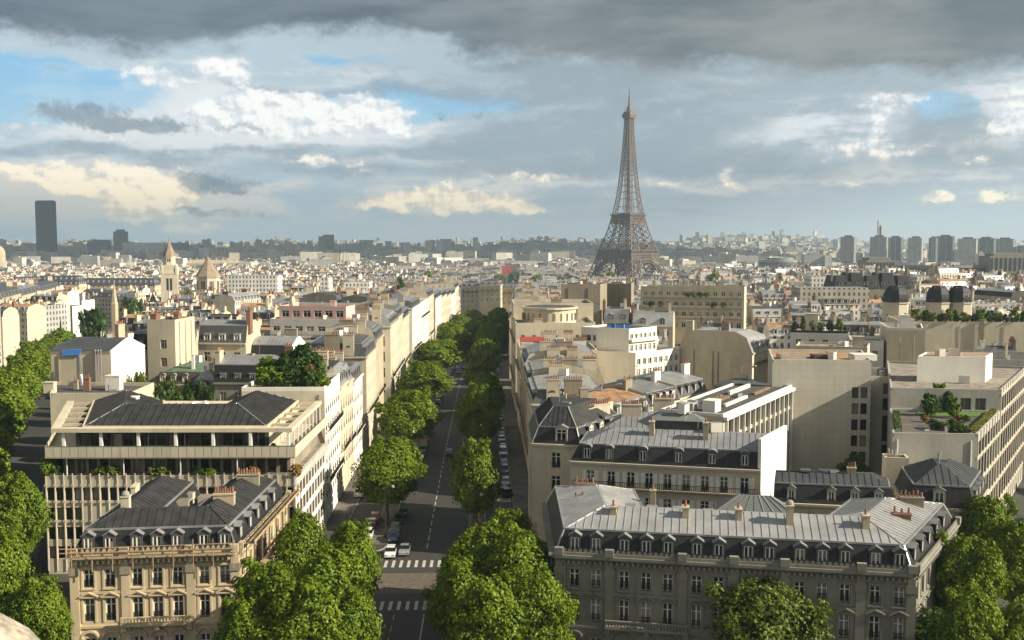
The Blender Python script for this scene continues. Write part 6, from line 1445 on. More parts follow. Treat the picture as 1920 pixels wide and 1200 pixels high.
# ------------------------------------------------------------------ church with tower and octagon
ct = thing('church_tower', 'slender pale church tower with brown pyramid spire among the left roofs', 'church tower', (-263.2, 800, -12), R(14)); a = MB()
a.box(-6.1, 6.1, -6.1, 6.1, 0, 36, 'stone_pale'); a.box(-5.6, 5.6, -5.6, 5.6, 36, 43.5, 'stone_pale'); a.lathe(0, 0, [(5.0, 43.5), (5.0, 49.4), (5.4, 49.5), (5.4, 50.2)], 8, 'stone_pale', .39)
for sx in (-1, 1):
    for sy in (-1, 1): a.lathe(sx * 5.2, sy * 5.2, [(1.2, 36), (1.2, 41.5), (.1, 44.5)], 6, 'stone_pale')
for k in range(4):
    u = [(1, 0), (0, 1), (-1, 0), (0, -1)][k]; nx, ny = u[1], -u[0]
    for s in (-2.1, 0.4): a.obox((u[0] * s + nx * 6.12, u[1] * s + ny * 6.12), u, 1.7, .1, 24, 33, 'iron')
    a.obox((-u[0] * 2.8 + nx * 6.3, -u[1] * 2.8 + ny * 6.3), u, 5.6, .25, 33.2, 33.8, 'stone_pale')
    a.face(((-u[0] * 5 + nx * 5.9, -u[1] * 5 + ny * 5.9, 36.5), (u[0] * 5 + nx * 5.9, u[1] * 5 + ny * 5.9, 36.5), (nx * 5.3, ny * 5.3, 43)), 'stone_pale')
    for s in (-.7, .7): a.obox((u[0] * (s - .4) + nx * 4.75, u[1] * (s - .4) + ny * 4.75), u, .8, .08, 46, 48.4, 'iron')
a.build('wall', ct)
plain('tile_brown', (.26, .195, .14), .85, var=.2, scale=.5)
a = MB(); a.lathe(0, 0, [(5.6, 50.21), (2.8, 56), (.1, 62.5)], 8, 'tile_brown', .39); a.lathe(0, 0, [(.12, 62.4), (.1, 64.5)], 5, 'iron'); a.build('spire', ct)
co = thing('church_lantern', 'octagonal pale church lantern with steep brown roof right of the church tower', 'church', (-237.2, 812, -12)); a = MB()
a.lathe(0, 0, [(13.5, 0), (13.5, 18), (11.6, 18.1), (11.6, 20), (8.9, 20.1), (8.9, 33.4), (9.8, 33.5), (9.8, 34.3)], 8, 'stone_pale', .2)
for k in range(8):
    th = .2 + math.pi / 8 + k * math.pi / 4; n = (math.cos(th), math.sin(th)); u = (-n[1], n[0])
    for s in (-1.6, -.4, .8): a.obox((n[0] * 8.3 + u[0] * s, n[1] * 8.3 + u[1] * s), u, .8, .1, 23, 30.5, 'iron')
a.build('wall', co); a = MB(); a.lathe(0, 0, [(10, 34.31), (5.2, 41), (1.6, 47), (.9, 48), (.1, 51)], 8, 'tile_brown', .2); a.build('roof', co)
a = MB(); x, z = V(214, 552, 560); ss = thing('stone_spire', 'small cream pointed stone spire on the left roofs before the church tower', 'spire', (x, 560, -8)); a.lathe(0, 0, [(2.0, 0), (2.0, 24), (1.6, 25), (.1, 36)], 6, 'stone_warm'); a.build('spire', ss)

# ------------------------------------------------------------------ high buildings on the skyline
far_wall('glass_tower', (.045, .042, .042), 1.9, 3.4, .025, .5, .6); far_wall('slab_grey', (.36, .365, .36), 3.2, 3.0, .06, .55, .5); far_wall('slab_pale', (.50, .49, .46), 3.4, 2.9, .08, .5, .5)
far_wall('slab_dark', (.20, .225, .25), 2.6, 3.2, .03, .6, .6); far_wall('slab_white', (.66, .66, .64), 6, 12, .25, .3, .5); far_wall('mansard_far', (.055, .06, .07), 4.0, 4.2, .3, .3, .45); far_wall('stone_far', (.58, .49, .33), 4.0, 4.2, .12, .35, .5)
far_wall('slab_red', (.40, .05, .05), 9, 30, .2, .1, .3)
def tower(name, label, cat, px0, px1, pt, Y, dep, mat, top='zinc_dark', base=None, parts=()):
    """prismatic building seen between photo columns px0..px1 with its top at row pt, standing at distance Y"""
    x0, z = V(px0, pt, Y); x1, _ = V(px1, pt, Y); zg = gz((x0 + x1) / 2, Y) - 2 if base is None else base
    t = thing(name, label, cat, ((x0 + x1) / 2, Y, zg)); h = z - zg; w = (x1 - x0) / 2; a = MB()
    a.prism([(-w, 0), (w, 0), (w, dep), (-w, dep)], 0, h, mat, top); a.build('wall', t)
    for (f0, f1, g0, g1, hh, mt_) in parts:
        b = MB(); b.box(-w + 2 * w * f0, -w + 2 * w * f1, dep * g0, dep * g1, h + .02, h + hh, mt_); b.build('roof_structure', t)
    return t, w, h
x0, z = V(66.5, 378, 3900); x1, _ = V(103.5, 378, 3900); zg = -24
mt_ = thing('black_tower', 'single tall dark office tower with rounded sides at the left of the skyline', 'tower', ((x0 + x1) / 2, 3900, zg)); w = (x1 - x0) / 2; h = z - zg; a = MB()
pl_ = [(-w, -6), (-w * .5, -12), (w * .5, -12), (w, -6), (w, 6), (w * .5, 12), (-w * .5, 12), (-w, 6)]; a.prism(pl_, 0, h * .615, 'glass_tower'); a.prism(inset(pl_, 1.5), h * .615, h * .63, 'iron'); a.prism(pl_, h * .63, h, 'glass_tower', bottom=True); a.prism(inset(pl_, 3), h + .02, h + 4, 'glass_tower'); a.build('wall', mt_)
tower('slab_tower', 'small dark tower with stepped top, second from the left on the skyline', 'tower', 212, 235, 434, 4400, 30, 'slab_dark', parts=((.2, .8, .2, .8, 9, 'slab_dark'),))
tower('glazed_hall', 'long white glazed block on the left skyline', 'office building', 229, 306, 455, 3800, 40, 'slab_white', 'zinc_pale')
tower('dark_block', 'dark grey block left of the white glazed one on the skyline', 'office building', 163, 200, 452, 3700, 40, 'slab_dark', parts=((.25, .95, .2, .8, 5, 'slab_dark'),))
tower('dark_block', 'dark grey block standing behind the church spire on the skyline', 'office building', 313, 348, 455, 3750, 40, 'slab_dark')
tower('slab_tower', 'pale small block below the dark one behind the church spire', 'office building', 349, 365, 473, 3400, 30, 'slab_pale')
tower('twin_slab_tower', 'grey pair of joined slab towers in the middle of the skyline', 'tower', 597, 611, 443, 4200, 30, 'slab_grey', parts=((.5, 1, .2, .8, 6, 'slab_grey'),)); tower('twin_slab_tower', 'taller right half of the joined grey slab towers in the middle of the skyline', 'tower', 611.5, 623.5, 440, 4190, 34, 'slab_dark')
tower('glass_block', 'low blue grey glass block in front of the joined slab towers', 'office building', 600, 622, 466, 3900, 30, 'slab_dark')
for i, (p0, p1, pt) in enumerate(((634, 646, 458), (660, 684, 456), (684, 698, 450), (706, 716, 456), (722, 733, 452), (752, 764, 455), (825, 846, 448), (846, 852, 452), (436, 452, 455), (557, 572, 456))):
    tower('slab_tower', ('short pale slab tower just right of the joined slab towers', 'wide pale slab, second right of the joined slab towers', 'taller pale block rising behind the wide pale slab', 'narrow grey block between two wider ones in the middle skyline', 'tall narrow pale block in the middle skyline', 'grey block left of the stepped pale slab in the middle skyline', 'broad stepped pale slab highest on the middle skyline', 'short block joined to the stepped pale slab', 'low pale slab right of the church spire on the skyline', 'low pale slab left of the joined slab towers')[i], 'tower', p0, p1, pt, 5200 + i * 60, 30, ('slab_pale', 'slab_grey')[i % 2])
tower('long_slab', 'long dark grey slab of flats on the skyline left of the iron tower', 'apartment block', 952, 1062, 455, 5200, 40, 'slab_grey'); tower('long_slab', 'second long slab of flats, lower and farther left, left of the iron tower', 'apartment block', 905, 950, 459, 5300, 40, 'slab_grey')
spec = [(1577, 1604, 444, 'grey_a'), (1633, 1664, 444, ''), (1666, 1692, 445, ''), (1704, 1730, 446, ''), (1743, 1757, 446, ''), (1757.5, 1788, 443, ''), (1798, 1831, 447.5, ''), (1833, 1864.5, 447, ''), (1869, 1900, 448, ''), (1902, 1930, 463, '')]
lbs = ['grey tower block standing alone, leftmost of the riverside row', 'tower block with the white chimney rising behind it', 'dark tower block touching the one before the white chimney', 'pale striped tower block left of the widest pair', 'narrow dark half of the widest pair of tower blocks', 'blue grey tower block, tallest in the riverside row', 'pale brown tower block right of the tallest one', 'dark blue tower block third from the end of the riverside row', 'tower block with bright white side, last tall one at the right', 'low dark block at the right end of the riverside row']
for i, ((p0, p1, pt, _), lb) in enumerate(zip(spec, lbs)):
    mtx = ('slab_grey', 'slab_grey', 'slab_dark', 'slab_pale', 'slab_dark', 'slab_dark', 'slab_pale', 'slab_dark', 'slab_grey', 'slab_dark')[i]; Y = 2450 + (i % 3) * 40
    x0, z = V(p0, pt, Y); x1, _ = V(p1, pt, Y); zg = -20; t = thing('tower_block', lb, 'tower', ((x0 + x1) / 2, Y, zg), R(-17), 'riverside tower blocks'); w = (x1 - x0) / 2 * 1.02; a = MB()
    q = [(-w, -8), (-w + 5, -13), (w - 5, -13), (w, -8), (w, 10), (-w, 10)]; a.prism(q, 0, z - zg, mtx, 'zinc_dark'); a.build('wall', t); a = MB(); a.box(-w * .5, w * .5, -6, 6, z - zg + .02, z - zg + 3.5, 'slab_dark'); a.build('roof_structure', t)
    a = MB()
    for u in (-w + 5, 0, w - 5): a.box(u - .8, u + .8, -13.8, -13.02, 0, z - zg + .5, 'concrete')
    a.box(w + .02, w + .8, -8, -5, 0, z - zg, 'trim_white'); a.build('pier', t)
x, z = V(1650, 414, 2520); cs = thing('chimney_stack', 'tall white square chimney behind the riverside tower blocks', 'chimney', (x, 2520, -20)); a = MB(); a.box(-4.6, 4.6, -4.6, 4.6, 0, z + 20, 'render_white'); a.box(-2, 2, -4.9, -4.62, z - 20, z + 8, 'iron'); a.build('shaft', cs)
# palace wing and pavilions on its hill
x0, z0 = V(1668, 497, 1250); x1, _ = V(1862, 497, 1250)
pw = thing('palace_wing', 'long low stone palace wing before the riverside tower blocks', 'palace', (x0, 1250, 0)); a = MB(); n = 14
for i in range(n):
    p = (i * (x1 - x0) / n, -16 * math.sin(math.pi * i / n)); q = ((i + 1) * (x1 - x0) / n, -16 * math.sin(math.pi * (i + 1) / n)); a.hexa([p + (0,), q + (0,), (q[0], q[1] + 16, 0), (p[0], p[1] + 16, 0)], [p + (z0,), q + (z0,), (q[0], q[1] + 16, z0), (p[0], p[1] + 16, z0)], 'stone_grey', 'zinc_dark')
    for k in range(3): s = lerp(p, q, (k + .3) / 3); a.box(s[0] - .1, s[0] + 1.9, s[1] - .35, s[1] + .1, 4, z0 - 3, 'iron')
a.build('wall', pw)
for nm, p0, p1, pt, lb in (('palace_pavilion', 1625, 1679, 488, 'stepped stone palace pavilion at the left end of the long wing'), ('palace_pavilion', 1856, 1935, 480, 'big stone palace pavilion at the right end of the long wing')):
    t, w, h = tower(nm, lb, 'palace', p0, p1, pt, 1235, 30, 'stone_grey', base=0, parts=((.12, .88, .1, .9, 3.2, 'stone_grey'),)); a = MB()
    for i in range(9): u = -w + (i + .5) * 2 * w / 9; a.box(u - w * .055, u + w * .055, -.3, .05, h * .45, h - 2.4, 'iron')
    a.build('window_slot', t)
# round radio house, schools, station, red hoarding, mast
x, z = V(1459, 487, 2050); rd_ = thing('round_house', 'low round grey building of ring storeys left of the riverside tower blocks', 'office building', (x, 2050, -20)); a = MB()
for i in range(7): a.lathe(0, 0, [(37, i * 4.6), (37, i * 4.6 + 2.4), (35.5, i * 4.6 + 2.41), (35.5, i * 4.6 + 4.6)], 28, 'slab_dark' if i % 2 else 'slab_grey')
a.lathe(0, 0, [(22, 32.2), (22, 36)], 24, 'slab_dark'); a.build('wall', rd_)
tower('flat_block', 'grey block of flats with pale edge left of the standalone grey tower', 'apartment block', 1508, 1546, 477, 2300, 24, 'slab_grey', parts=((.3, .8, .2, .8, 3, 'slab_grey'),)); tower('flat_block', 'low pale block joined to the grey block of flats', 'apartment block', 1547, 1560, 479, 2290, 24, 'slab_pale')
t, w, h = tower('military_school', 'long yellow stone school with hipped roof right of the church tower', 'school', 336, 446, 494, 2360, 22, 'stone_far'); a = MB()
a.hexa([(-w, 0, h), (w, 0, h), (w, 22, h), (-w, 22, h)], [(-w + 5, 9, h + 8), (w - 5, 9, h + 8), (w - 5, 13, h + 8), (-w + 5, 13, h + 8)], 'stone_warm', bottom=False)
for i in range(9): u = -w + (i + .5) * 2 * w / 9; a.box(u - 1.2, u + 1.2, 8, 11, h + 5, h + 12, 'stone_pale')
a.build('roof', t); tower('military_school_wing', 'pale wing at the right end of the long yellow school', 'school', 447, 471, 491, 2350, 24, 'far_white')
t, w, h = tower('slate_block', 'long grey slate roofed block of many windows left of the church tower', 'apartment block', 68, 148, 533, 860, 16, 'stone_far', base=-14); a = MB(); a.hexa([(-w - .3, -.3, h), (w + .3, -.3, h), (w + .3, 16, h), (-w - .3, 16, h)], [(-w + 2, 3, h + 7), (w - 2, 3, h + 7), (w - 2, 12, h + 7), (-w + 2, 12, h + 7)], 'mansard_far', 'zinc_dark', bottom=False); a.build('roof', t)
t, w, h = tower('slate_block', 'second grey slate roofed block, nearer the church tower', 'apartment block', 150, 290, 535, 900, 16, 'stone_far', base=-15); a = MB(); a.hexa([(-w - .3, -.3, h), (w + .3, -.3, h), (w + .3, 16, h), (-w - .3, 16, h)], [(-w + 2, 3, h + 6), (w - 2, 3, h + 6), (w - 2, 12, h + 6), (-w + 2, 12, h + 6)], 'mansard_far', 'zinc_dark', bottom=False); a.build('roof', t)
tower('red_hoarding', 'long low red fronted hall on the far plain left of the iron tower', 'hall', 860, 962, 498.5, 2300, 12, 'slab_red', 'slab_red'); x, z = V(935, 482, 1300)
cr = thing('crane_mast', 'thin red and white mast standing among far roofs left of the iron tower', 'crane', (x, 1300, -22)); a = MB()
for i in range(12):
    m_ = 'awning_red' if i % 2 == 0 or i < 6 else 'trim_white'
    for sx in (-1, 1):
        for sy in (-1, 1): a.bar((sx * .8, sy * .8, i * (z + 22) / 12), (sx * .8, sy * .8, (i + 1) * (z + 22) / 12), .5, m_)
    a.bar((-.8, -.8, i * (z + 22) / 12), (.8, -.8, (i + 1) * (z + 22) / 12), .5, m_)
a.build('lattice', cr)
x, z = V(-3, 466, 2300); gd = thing('gilded_dome', 'pale ribbed dome cut by the left edge of the view', 'dome', (x, 2300, -24)); a = MB(); a.lathe(0, 0, [(16, 0), (16, 30), (14, 30.1), (14, 44), (13.2, 50), (10.6, 56), (6.5, 60.5), (2.6, 63), (2.2, 68), (.6, 70), (.1, 78)], 20, 'stone_warm'); a.build('cupola', gd)
for i, (p0, p1, pt, Y, m_, lb) in enumerate(((740, 800, 499, 2200, 'far_white', 'long white block on the far plain below the middle skyline'), (930, 965, 487, 2500, 'slab_pale', 'pale stepped block above the red fronted hall'), (962, 1006, 489, 2450, 'far_white', 'white long block right of the pale stepped block'), (1274, 1340, 500, 1850, 'far_grey', 'grey long block right of the iron tower'), (1290, 1345, 513, 1500, 'far_white', 'white colonnaded block right of the iron tower feet'), (578, 598, 489, 2500, 'far_cream', 'cream square block on the plain left of centre'), (1500, 1560, 512, 1120, 'far_grey', 'grey block before the round grey building'), (1520, 1562, 518, 700, 'far_white', 'white fronted tall house left of the slate domes'), (425, 520, 517, 760, 'far_white', 'white balcony block right of the church lantern'), (600, 616, 521, 720, 'far_white', 'bright white stair tower among the centre left roofs'), (645, 692, 529, 700, 'far_white', 'bright white block with stepped top among the centre left roofs'), (1500, 1630, 540, 520, 'far_tan', 'long tan wall behind the dark mansards left of the domes'))):
    tower('far_block', lb, 'building', p0, p1, pt, Y, 16, m_, 'zinc')
# cloud high over the right, out of the view: it keeps the far plain out of the sun
plain('cloud_white', (.8, .8, .8), .95, var=.05, scale=.001)
def cloud(label, x0, x1, y0, y1, z, seed):
    r = random.Random(seed); b = MB(); nx, ny = 26, 18; top = []; bot = []
    for j in range(ny + 1):
        ra, rb = [], []
        for i in range(nx + 1):
            u, v = i / nx, j / ny; e = min(u, 1 - u, v, 1 - v); jx, jy = r.uniform(-.5, .5), r.uniform(-.5, .5)
            k = min(1, e * 6); wob = 1 + (.12 * math.sin(u * 17 + seed) * math.sin(v * 13)); x = x0 + (x1 - x0) * (u + jx / nx * .9) ; y = y0 + (y1 - y0) * (v + jy / ny * .9 + .05 * math.sin(u * 9))
            ra.append((x, y, z + 500 * k ** .5 * r.uniform(.5, 1.3) * wob)); rb.append((x, y, z - 60 * k * r.uniform(.3, 1)))
        top.append(ra); bot.append(rb)
    for j in range(ny):
        for i in range(nx):
            b.face((top[j][i], top[j][i + 1], top[j + 1][i + 1], top[j + 1][i]), 'cloud_white'); b.face((bot[j][i], bot[j + 1][i], bot[j + 1][i + 1], bot[j][i + 1]), 'cloud_white')
    o = b.build('cloud'); o['kind'] = 'stuff'; o['label'] = label; o['category'] = 'cloud'
_k = 5000 / math.tan(R(SUN_EL)); _dx, _dy = _k * math.sin(R(SUN_AZ)), _k * math.cos(R(SUN_AZ))
cloud('wide grey cloud bank whose shadow lies on the far plain', -5200 + _dx, 900 + _dx, 2750 + _dy, 7000 + _dy, 5000, 4)

t, w, h = tower('dark_mansard_block', 'big block with tall dark slate roofs left of the slate domes', 'apartment block', 1566, 1712, 540, 560, 22, 'stone_grey', base=-6); a = MB()
for k in range(5):
    u0, u1 = -w + k * 2 * w / 5, -w + (k + .92) * 2 * w / 5; a.hexa([(u0, -.3, h), (u1, -.3, h), (u1, 22, h), (u0, 22, h)], [(u0 + 1, 2.5, h + 6.5 + (k % 2) * 1.5), (u1 - 1, 2.5, h + 6.5 + (k % 2) * 1.5), (u1 - 1, 19, h + 6.5 + (k % 2) * 1.5), (u0 + 1, 19, h + 6.5 + (k % 2) * 1.5)], 'slate', 'zinc_dark', bottom=False)
a.build('roof', t)
for k in range(6): add_chimney(t, -w + 1 + k * 2 * w / 5.2, 8, h, h + 9.5 + k % 2, 1.0, 3.2, 0, ('render_tan', 'stone_old')[k % 2], 0)
for k in range(9): add_dormer(t, (-w + 3 + k * 2 * w / 9.2, .4, h + .4), 0, 1.6, 2.6, 2.6, 'arch', 'slate', 'stone_pale', False)
# ------------------------------------------------------------------ trees
def crown_mesh(name, seed, rx, ry, h, lobes, per, size, mat, low=.12):
    r = random.Random(seed); b = MB(); cen = []
    for i in range(lobes):
        z = r.random() ** .8; th = i * 2.39996 + r.uniform(-.4, .4)
        w = math.sin(math.pi * min(.96, max(low, .10 + .86 * z))) ** .62; q = r.uniform(.40, .88) if r.random() < .8 else r.uniform(0, .3)
        cen.append((rx * w * q * math.cos(th), ry * w * q * math.sin(th), h * (.06 + .84 * z), (r.uniform(.10, .20) if r.random() < .62 else r.uniform(.20, .33)) * (rx + ry) / 2 * (1.15 - .5 * z)))
    for i in range(7):      # limbs that push out of the outline
        th = r.uniform(0, 6.28); z = r.uniform(.25, .9); w = math.sin(math.pi * min(.96, .1 + .86 * z)) ** .62; q = r.uniform(.9, 1.12)
        for k in range(3): cen.append((rx * w * q * math.cos(th + .25 * k), ry * w * q * math.sin(th + .25 * k), h * (z + .05 * k), rx * r.uniform(.10, .17)))
    gaps = [(rx * .95 * math.cos(a), ry * .95 * math.sin(a), h * r.uniform(.2, .85), rx * r.uniform(.16, .3)) for a in [r.uniform(0, 6.28) for _ in range(9)]]
    def put(p, n):
        d = (n + Vector((r.uniform(-1, 1), r.uniform(-1, 1), r.uniform(-.6, 1))) * .75).normalized()
        a = d.orthogonal().normalized(); c = d.cross(a); ph = r.uniform(0, 6.28); a, c = a * math.cos(ph) + c * math.sin(ph), c * math.cos(ph) - a * math.sin(ph)
        if any((p.x - g[0]) ** 2 + (p.y - g[1]) ** 2 + (p.z - g[2]) ** 2 < g[3] ** 2 for g in gaps): return
        w = size * r.uniform(.55, 1.15); l = size * r.uniform(.7, 1.4) / 2; tip = p + a * l - Vector((0, 0, .12 * size))
        b.face((p - a * l, p + c * w * .5, tip, p - c * w * .5), mat)
    p1, p2, p3 = r.uniform(0, 6), r.uniform(0, 6), r.uniform(0, 6)
    for k in range(int(lobes * per * .16)):
        z = r.random() ** .85; th = r.uniform(0, 6.2832); w = math.sin(math.pi * min(.97, max(low, .08 + .88 * z))) ** .62
        f = 1 + .16 * math.sin(3 * th + 5 * z + p1) + .09 * math.sin(7 * th - 9 * z + p2) + .07 * math.sin(13 * th + 17 * z + p3)
        q = r.uniform(.62, .97) * f * w; put(Vector((rx * q * math.cos(th), ry * q * math.sin(th), h * (.02 + .95 * z) * (1 + .03 * math.sin(5 * th)))), Vector((math.cos(th) * w, math.sin(th) * w, .2 + 1.2 * (z - .4))))
    for (cx, cy_, cz, cr) in cen:
        for k in range(int(per * (cr / (.26 * rx)) ** 2 * .75)):
            u = r.uniform(-1, 1); th = r.uniform(0, 6.2832); s = math.sqrt(1 - u * u); n = Vector((s * math.cos(th), s * math.sin(th), u)); q = cr * r.uniform(.5, 1.1) * (1 if r.random() < .9 else 1.35)
            p = Vector((cx, cy_, cz)) + Vector((n.x * q, n.y * q, n.z * q * .85))
            if p.z < 0: continue
            put(p, n)
    return b.mesh(name)
def trunk_mesh(name, h, r0, seed, spread, top):
    r = random.Random(seed); b = MB(); b.tube([(0, 0, -.2), (r.uniform(-.1, .1), 0, h * .5), (r.uniform(-.2, .2), r.uniform(-.2, .2), h)], [r0 * 1.25, r0, r0 * .85], 8, 'bark')
    for i in range(6):
        th = i * 1.047 + r.uniform(-.3, .3); e = spread * r.uniform(.5, .8); z = top * r.uniform(.5, .85)
        b.tube([(0, 0, h * .92), (e * .45 * math.cos(th), e * .45 * math.sin(th), h + (z - h) * .5), (e * math.cos(th), e * math.sin(th), z)], [r0 * .6, r0 * .35, r0 * .12], 6, 'bark')
    return b.mesh(name)
CR = {}
for i in range(4): CR['near', i] = crown_mesh('crown', 100 + i, 5.2, 5.0, 11.2, 120, 440, .36, 'leaf_plane')
for i in range(3): CR['mid', i] = crown_mesh('crown', 200 + i, 5.2, 5.0, 10.8, 66, 170, .70, 'leaf_plane')
for i in range(2): CR['dark', i] = crown_mesh('crown', 300 + i, 4.6, 4.6, 8.5, 40, 200, .5, 'leaf_dark')
CR['olive', 0] = crown_mesh('crown', 401, 6.6, 6.2, 9.6, 120, 330, .40, 'leaf_olive')
CR['far', 0] = crown_mesh('crown', 501, 6, 6, 9, 26, 80, 1.3, 'leaf_plane'); CR['far', 1] = crown_mesh('crown', 502, 6, 6, 8, 26, 80, 1.3, 'leaf_dark')
TR = trunk_mesh('trunk', 4.6, .32, 7, 3.6, 12); TRS = trunk_mesh('trunk', 2.2, .2, 8, 2.4, 7)
def tree(kind, i, x, y, h, rad, label, rz, name='plane_tree', group=None, z=None, cat='tree'):
    """h: height of the treetop, rad: crown radius"""
    me = CR[kind, i]; z = gz(x, y) if z is None else z
    t = thing(name, label, cat, (x, y, z), rz, group)
    base = {'near': 5.2, 'mid': 5.2, 'dark': 4.6, 'olive': 6.4, 'far': 6}[kind]; hh = {'near': 11.2, 'mid': 10.8, 'dark': 8.5, 'olive': 9.6, 'far': 9}[kind] * .98
    clear = min(h * .27, 4.2); c = link('crown', me, t, (0, 0, clear)); c.scale = (rad / base, rad / base, (h - clear) / hh)
    tk = link('trunk', TR if h > 9 else TRS, t); tk.scale = (1, 1, clear / (3.6 if h > 9 else 1.9))
    return t
def tree_px(kind, i, px, py, h, rad_px, label, name='plane_tree', group=None, rz=0.0):
    x, y = W(px, py, h)
    for _ in range(4): x, y = W(px, py, h + gz(x, y))
    return tree(kind, i, x, y + rad_px / FPX * y * .35, h, rad_px / FPX * y, label, rz, name, group)
G1 = 'plane trees of the left avenue row'; G2 = 'plane trees of the right avenue row'
# rows of the avenue: top of each crown in the photo
lrow = [(722, 830, 66), (765, 736, 60), (796, 680, 54), (822, 638, 46), (840, 606, 38), (862, 590, 30)]
for i, (px, py, r_) in enumerate(lrow):
    tree_px('near' if i < 3 else 'mid', i % (4 if i < 3 else 3), px, py, 15, r_, f"{ORD[i + 1]} plane tree beyond the crossing in the row left of the roadway", group=G1, rz=i * 1.3)
for i, (px, py, r_) in enumerate(((742, 800, 46), (772, 712, 42), (800, 660, 36), (800, 622, 28), (850, 590, 26))):
    tree_px('mid', i % 3, px, py + 22, 12.5, r_, f"lower plane tree filling the gap before tree {NUM[i + 2]} of the left row", group=G1, rz=i * 2.1)
rrow = [(892, 828, 48), (900, 724, 46), (908, 700, 36), (906, 636, 32), (902, 662, 34), (920, 606, 28), (932, 586, 26), (908, 592, 24), (897, 752, 42)]
for i, (px, py, r_) in enumerate(rrow):
    tree_px('near' if i < 2 else 'mid', (i + 1) % 3, px, py, 16.5 if i not in (8,) else 12.5, r_, ('nearest plane tree of the right row, dark green, beside the parked vans', 'tall sunlit plane tree above the barrier in the right row', 'plane tree just behind the tall sunlit one in the right row', 'round sunlit plane tree halfway down the right row', 'shaded plane tree before the round sunlit one in the right row', 'plane tree where the right row closes over the roadway', 'farthest plane tree of the right row', 'plane tree at the far end of the roadway, between both rows', 'low dark plane tree under the tall sunlit one')[i], group=G2, rz=i * 1.7 + .5)
# far end of the avenue
for i in range(15):
    for sg in (-1, 1):
        x, y = av(sg * 8.0, 322 + i * 15); tree('mid', (i + sg) % 3, x, y, 13.5 + (i * 5 + sg) % 3, 6.8, f"{ORD[i + 1]} tree of the far dense row {'left' if sg < 0 else 'right'} of the roadway end", i * 1.1 + sg, group=G1 if sg < 0 else G2)
# great trees at the square
for i, (k, n_, px, py, h, r_, lb) in enumerate((
    ('near', 0, 562, 972, 15.5, 62, 'big plane tree in front of the scaffolded flank, farthest of the left clump'), ('near', 1, 655, 985, 14.5, 58, 'dark plane tree at the kerb by the crossing, in the left clump'), ('near', 2, 612, 1042, 15, 84, 'sunlit plane tree in the middle of the left clump'),
    ('near', 3, 500, 1066, 14.5, 78, 'plane tree hiding the corner of the sunlit mansion'), ('near', 0, 560, 1098, 14, 90, 'plane tree at the bottom of the left clump'), ('near', 1, 455, 1130, 12, 64, 'low plane tree at the foot of the sunlit mansion'), ('near', 2, 640, 1110, 12.5, 70, 'plane tree leaning to the lower crossing'),
    ('near', 1, 958, 962, 14, 56, 'small sunlit plane tree peeping behind the right clump'), ('near', 2, 902, 994, 15, 74, 'dark plane tree at the left of the right clump'), ('near', 3, 975, 1010, 15.5, 88, 'tall bright plane tree in the middle of the right clump'), ('near', 0, 862, 1052, 13.5, 66, 'dark plane tree hanging over the lower crossing'), ('near', 1, 1005, 1085, 13.5, 74, 'bright plane tree before the corner of the shaded mansion'), ('near', 3, 915, 1095, 13.5, 84, 'plane tree at the bottom of the right clump'),
    ('near', 2, 18, 893, 16, 58, 'tall bright plane tree at the left edge of the view'), ('near', 0, -4, 1010, 16, 62, 'plane tree cut by the left edge, below the tall bright one'), ('near', 1, 62, 1090, 12.5, 60, 'low plane tree in the lower left corner beside the sunlit mansion'),
    ('olive', 0, 1440, 1104, 12.6, 116, 'broad olive green tree in front of the shaded mansion'), ('near', 3, 1826, 1014, 15, 72, 'bright plane tree beside the right flank of the shaded mansion'), ('near', 1, 1838, 1126, 14, 78, 'bright plane tree in the lower right corner'), ('near', 0, 1862, 938, 15, 66, 'dark plane tree before the pavilion at the right edge'), ('near', 2, 1925, 1140, 13, 60, 'plane tree cut by the right edge at the bottom'), ('near', 3, 1915, 985, 14, 60, 'shaded plane tree at the right edge below the ribbed flank'), ('dark', 0, 1760, 1150, 9, 60, 'dark low tree at the foot of the shaded mansion'))):
    tree_px(k, n_, px, py, h, r_, lb, group='trees round the square', rz=i * .9)
# the left street
for i in range(16):
    for sg in (-1, 1):
        if sg > 0: continue
        p = lerp(*LST, (i + .4) / 16); (ux, uy), _ = unit(*LST); q = (p[0] + uy * sg * 6.6, p[1] - ux * sg * 6.6)
        tree('mid', (i + (sg > 0)) % 3, q[0], q[1], 14.5 + (i % 3), 6.6, f"{ORD[i + 1]} tree of the {'outer' if sg < 0 else 'inner'} row along the left street", i * 1.3, group='trees along the left street')
for i in range(4):
    for sg in (-1,):
        p = lerp(*LS2, (i + .4) / 14); (ux, uy), _ = unit(*LS2); q = (p[0] + uy * sg * 7.4, p[1] - ux * sg * 7.4)
        tree('mid', (i + (sg > 0)) % 3, q[0], q[1], 13.5 + (i % 3), 6.4, f"{ORD[i + 1]} tree of the {'outer' if sg < 0 else 'inner'} row on the farther stretch of the left street", i * 1.7, group='trees along the left street')
for i in range(7):
    p = lerp(*RST, (i + .3) / 7); (ux, uy), _ = unit(*RST); q = (p[0] + uy * 6.5, p[1] - ux * 6.5); tree('mid', i % 3, q[0], q[1], 12.5, 4.6, f"{ORD[i + 1]} shaded tree along the right side street", i * 2.0, group='trees along the right street')
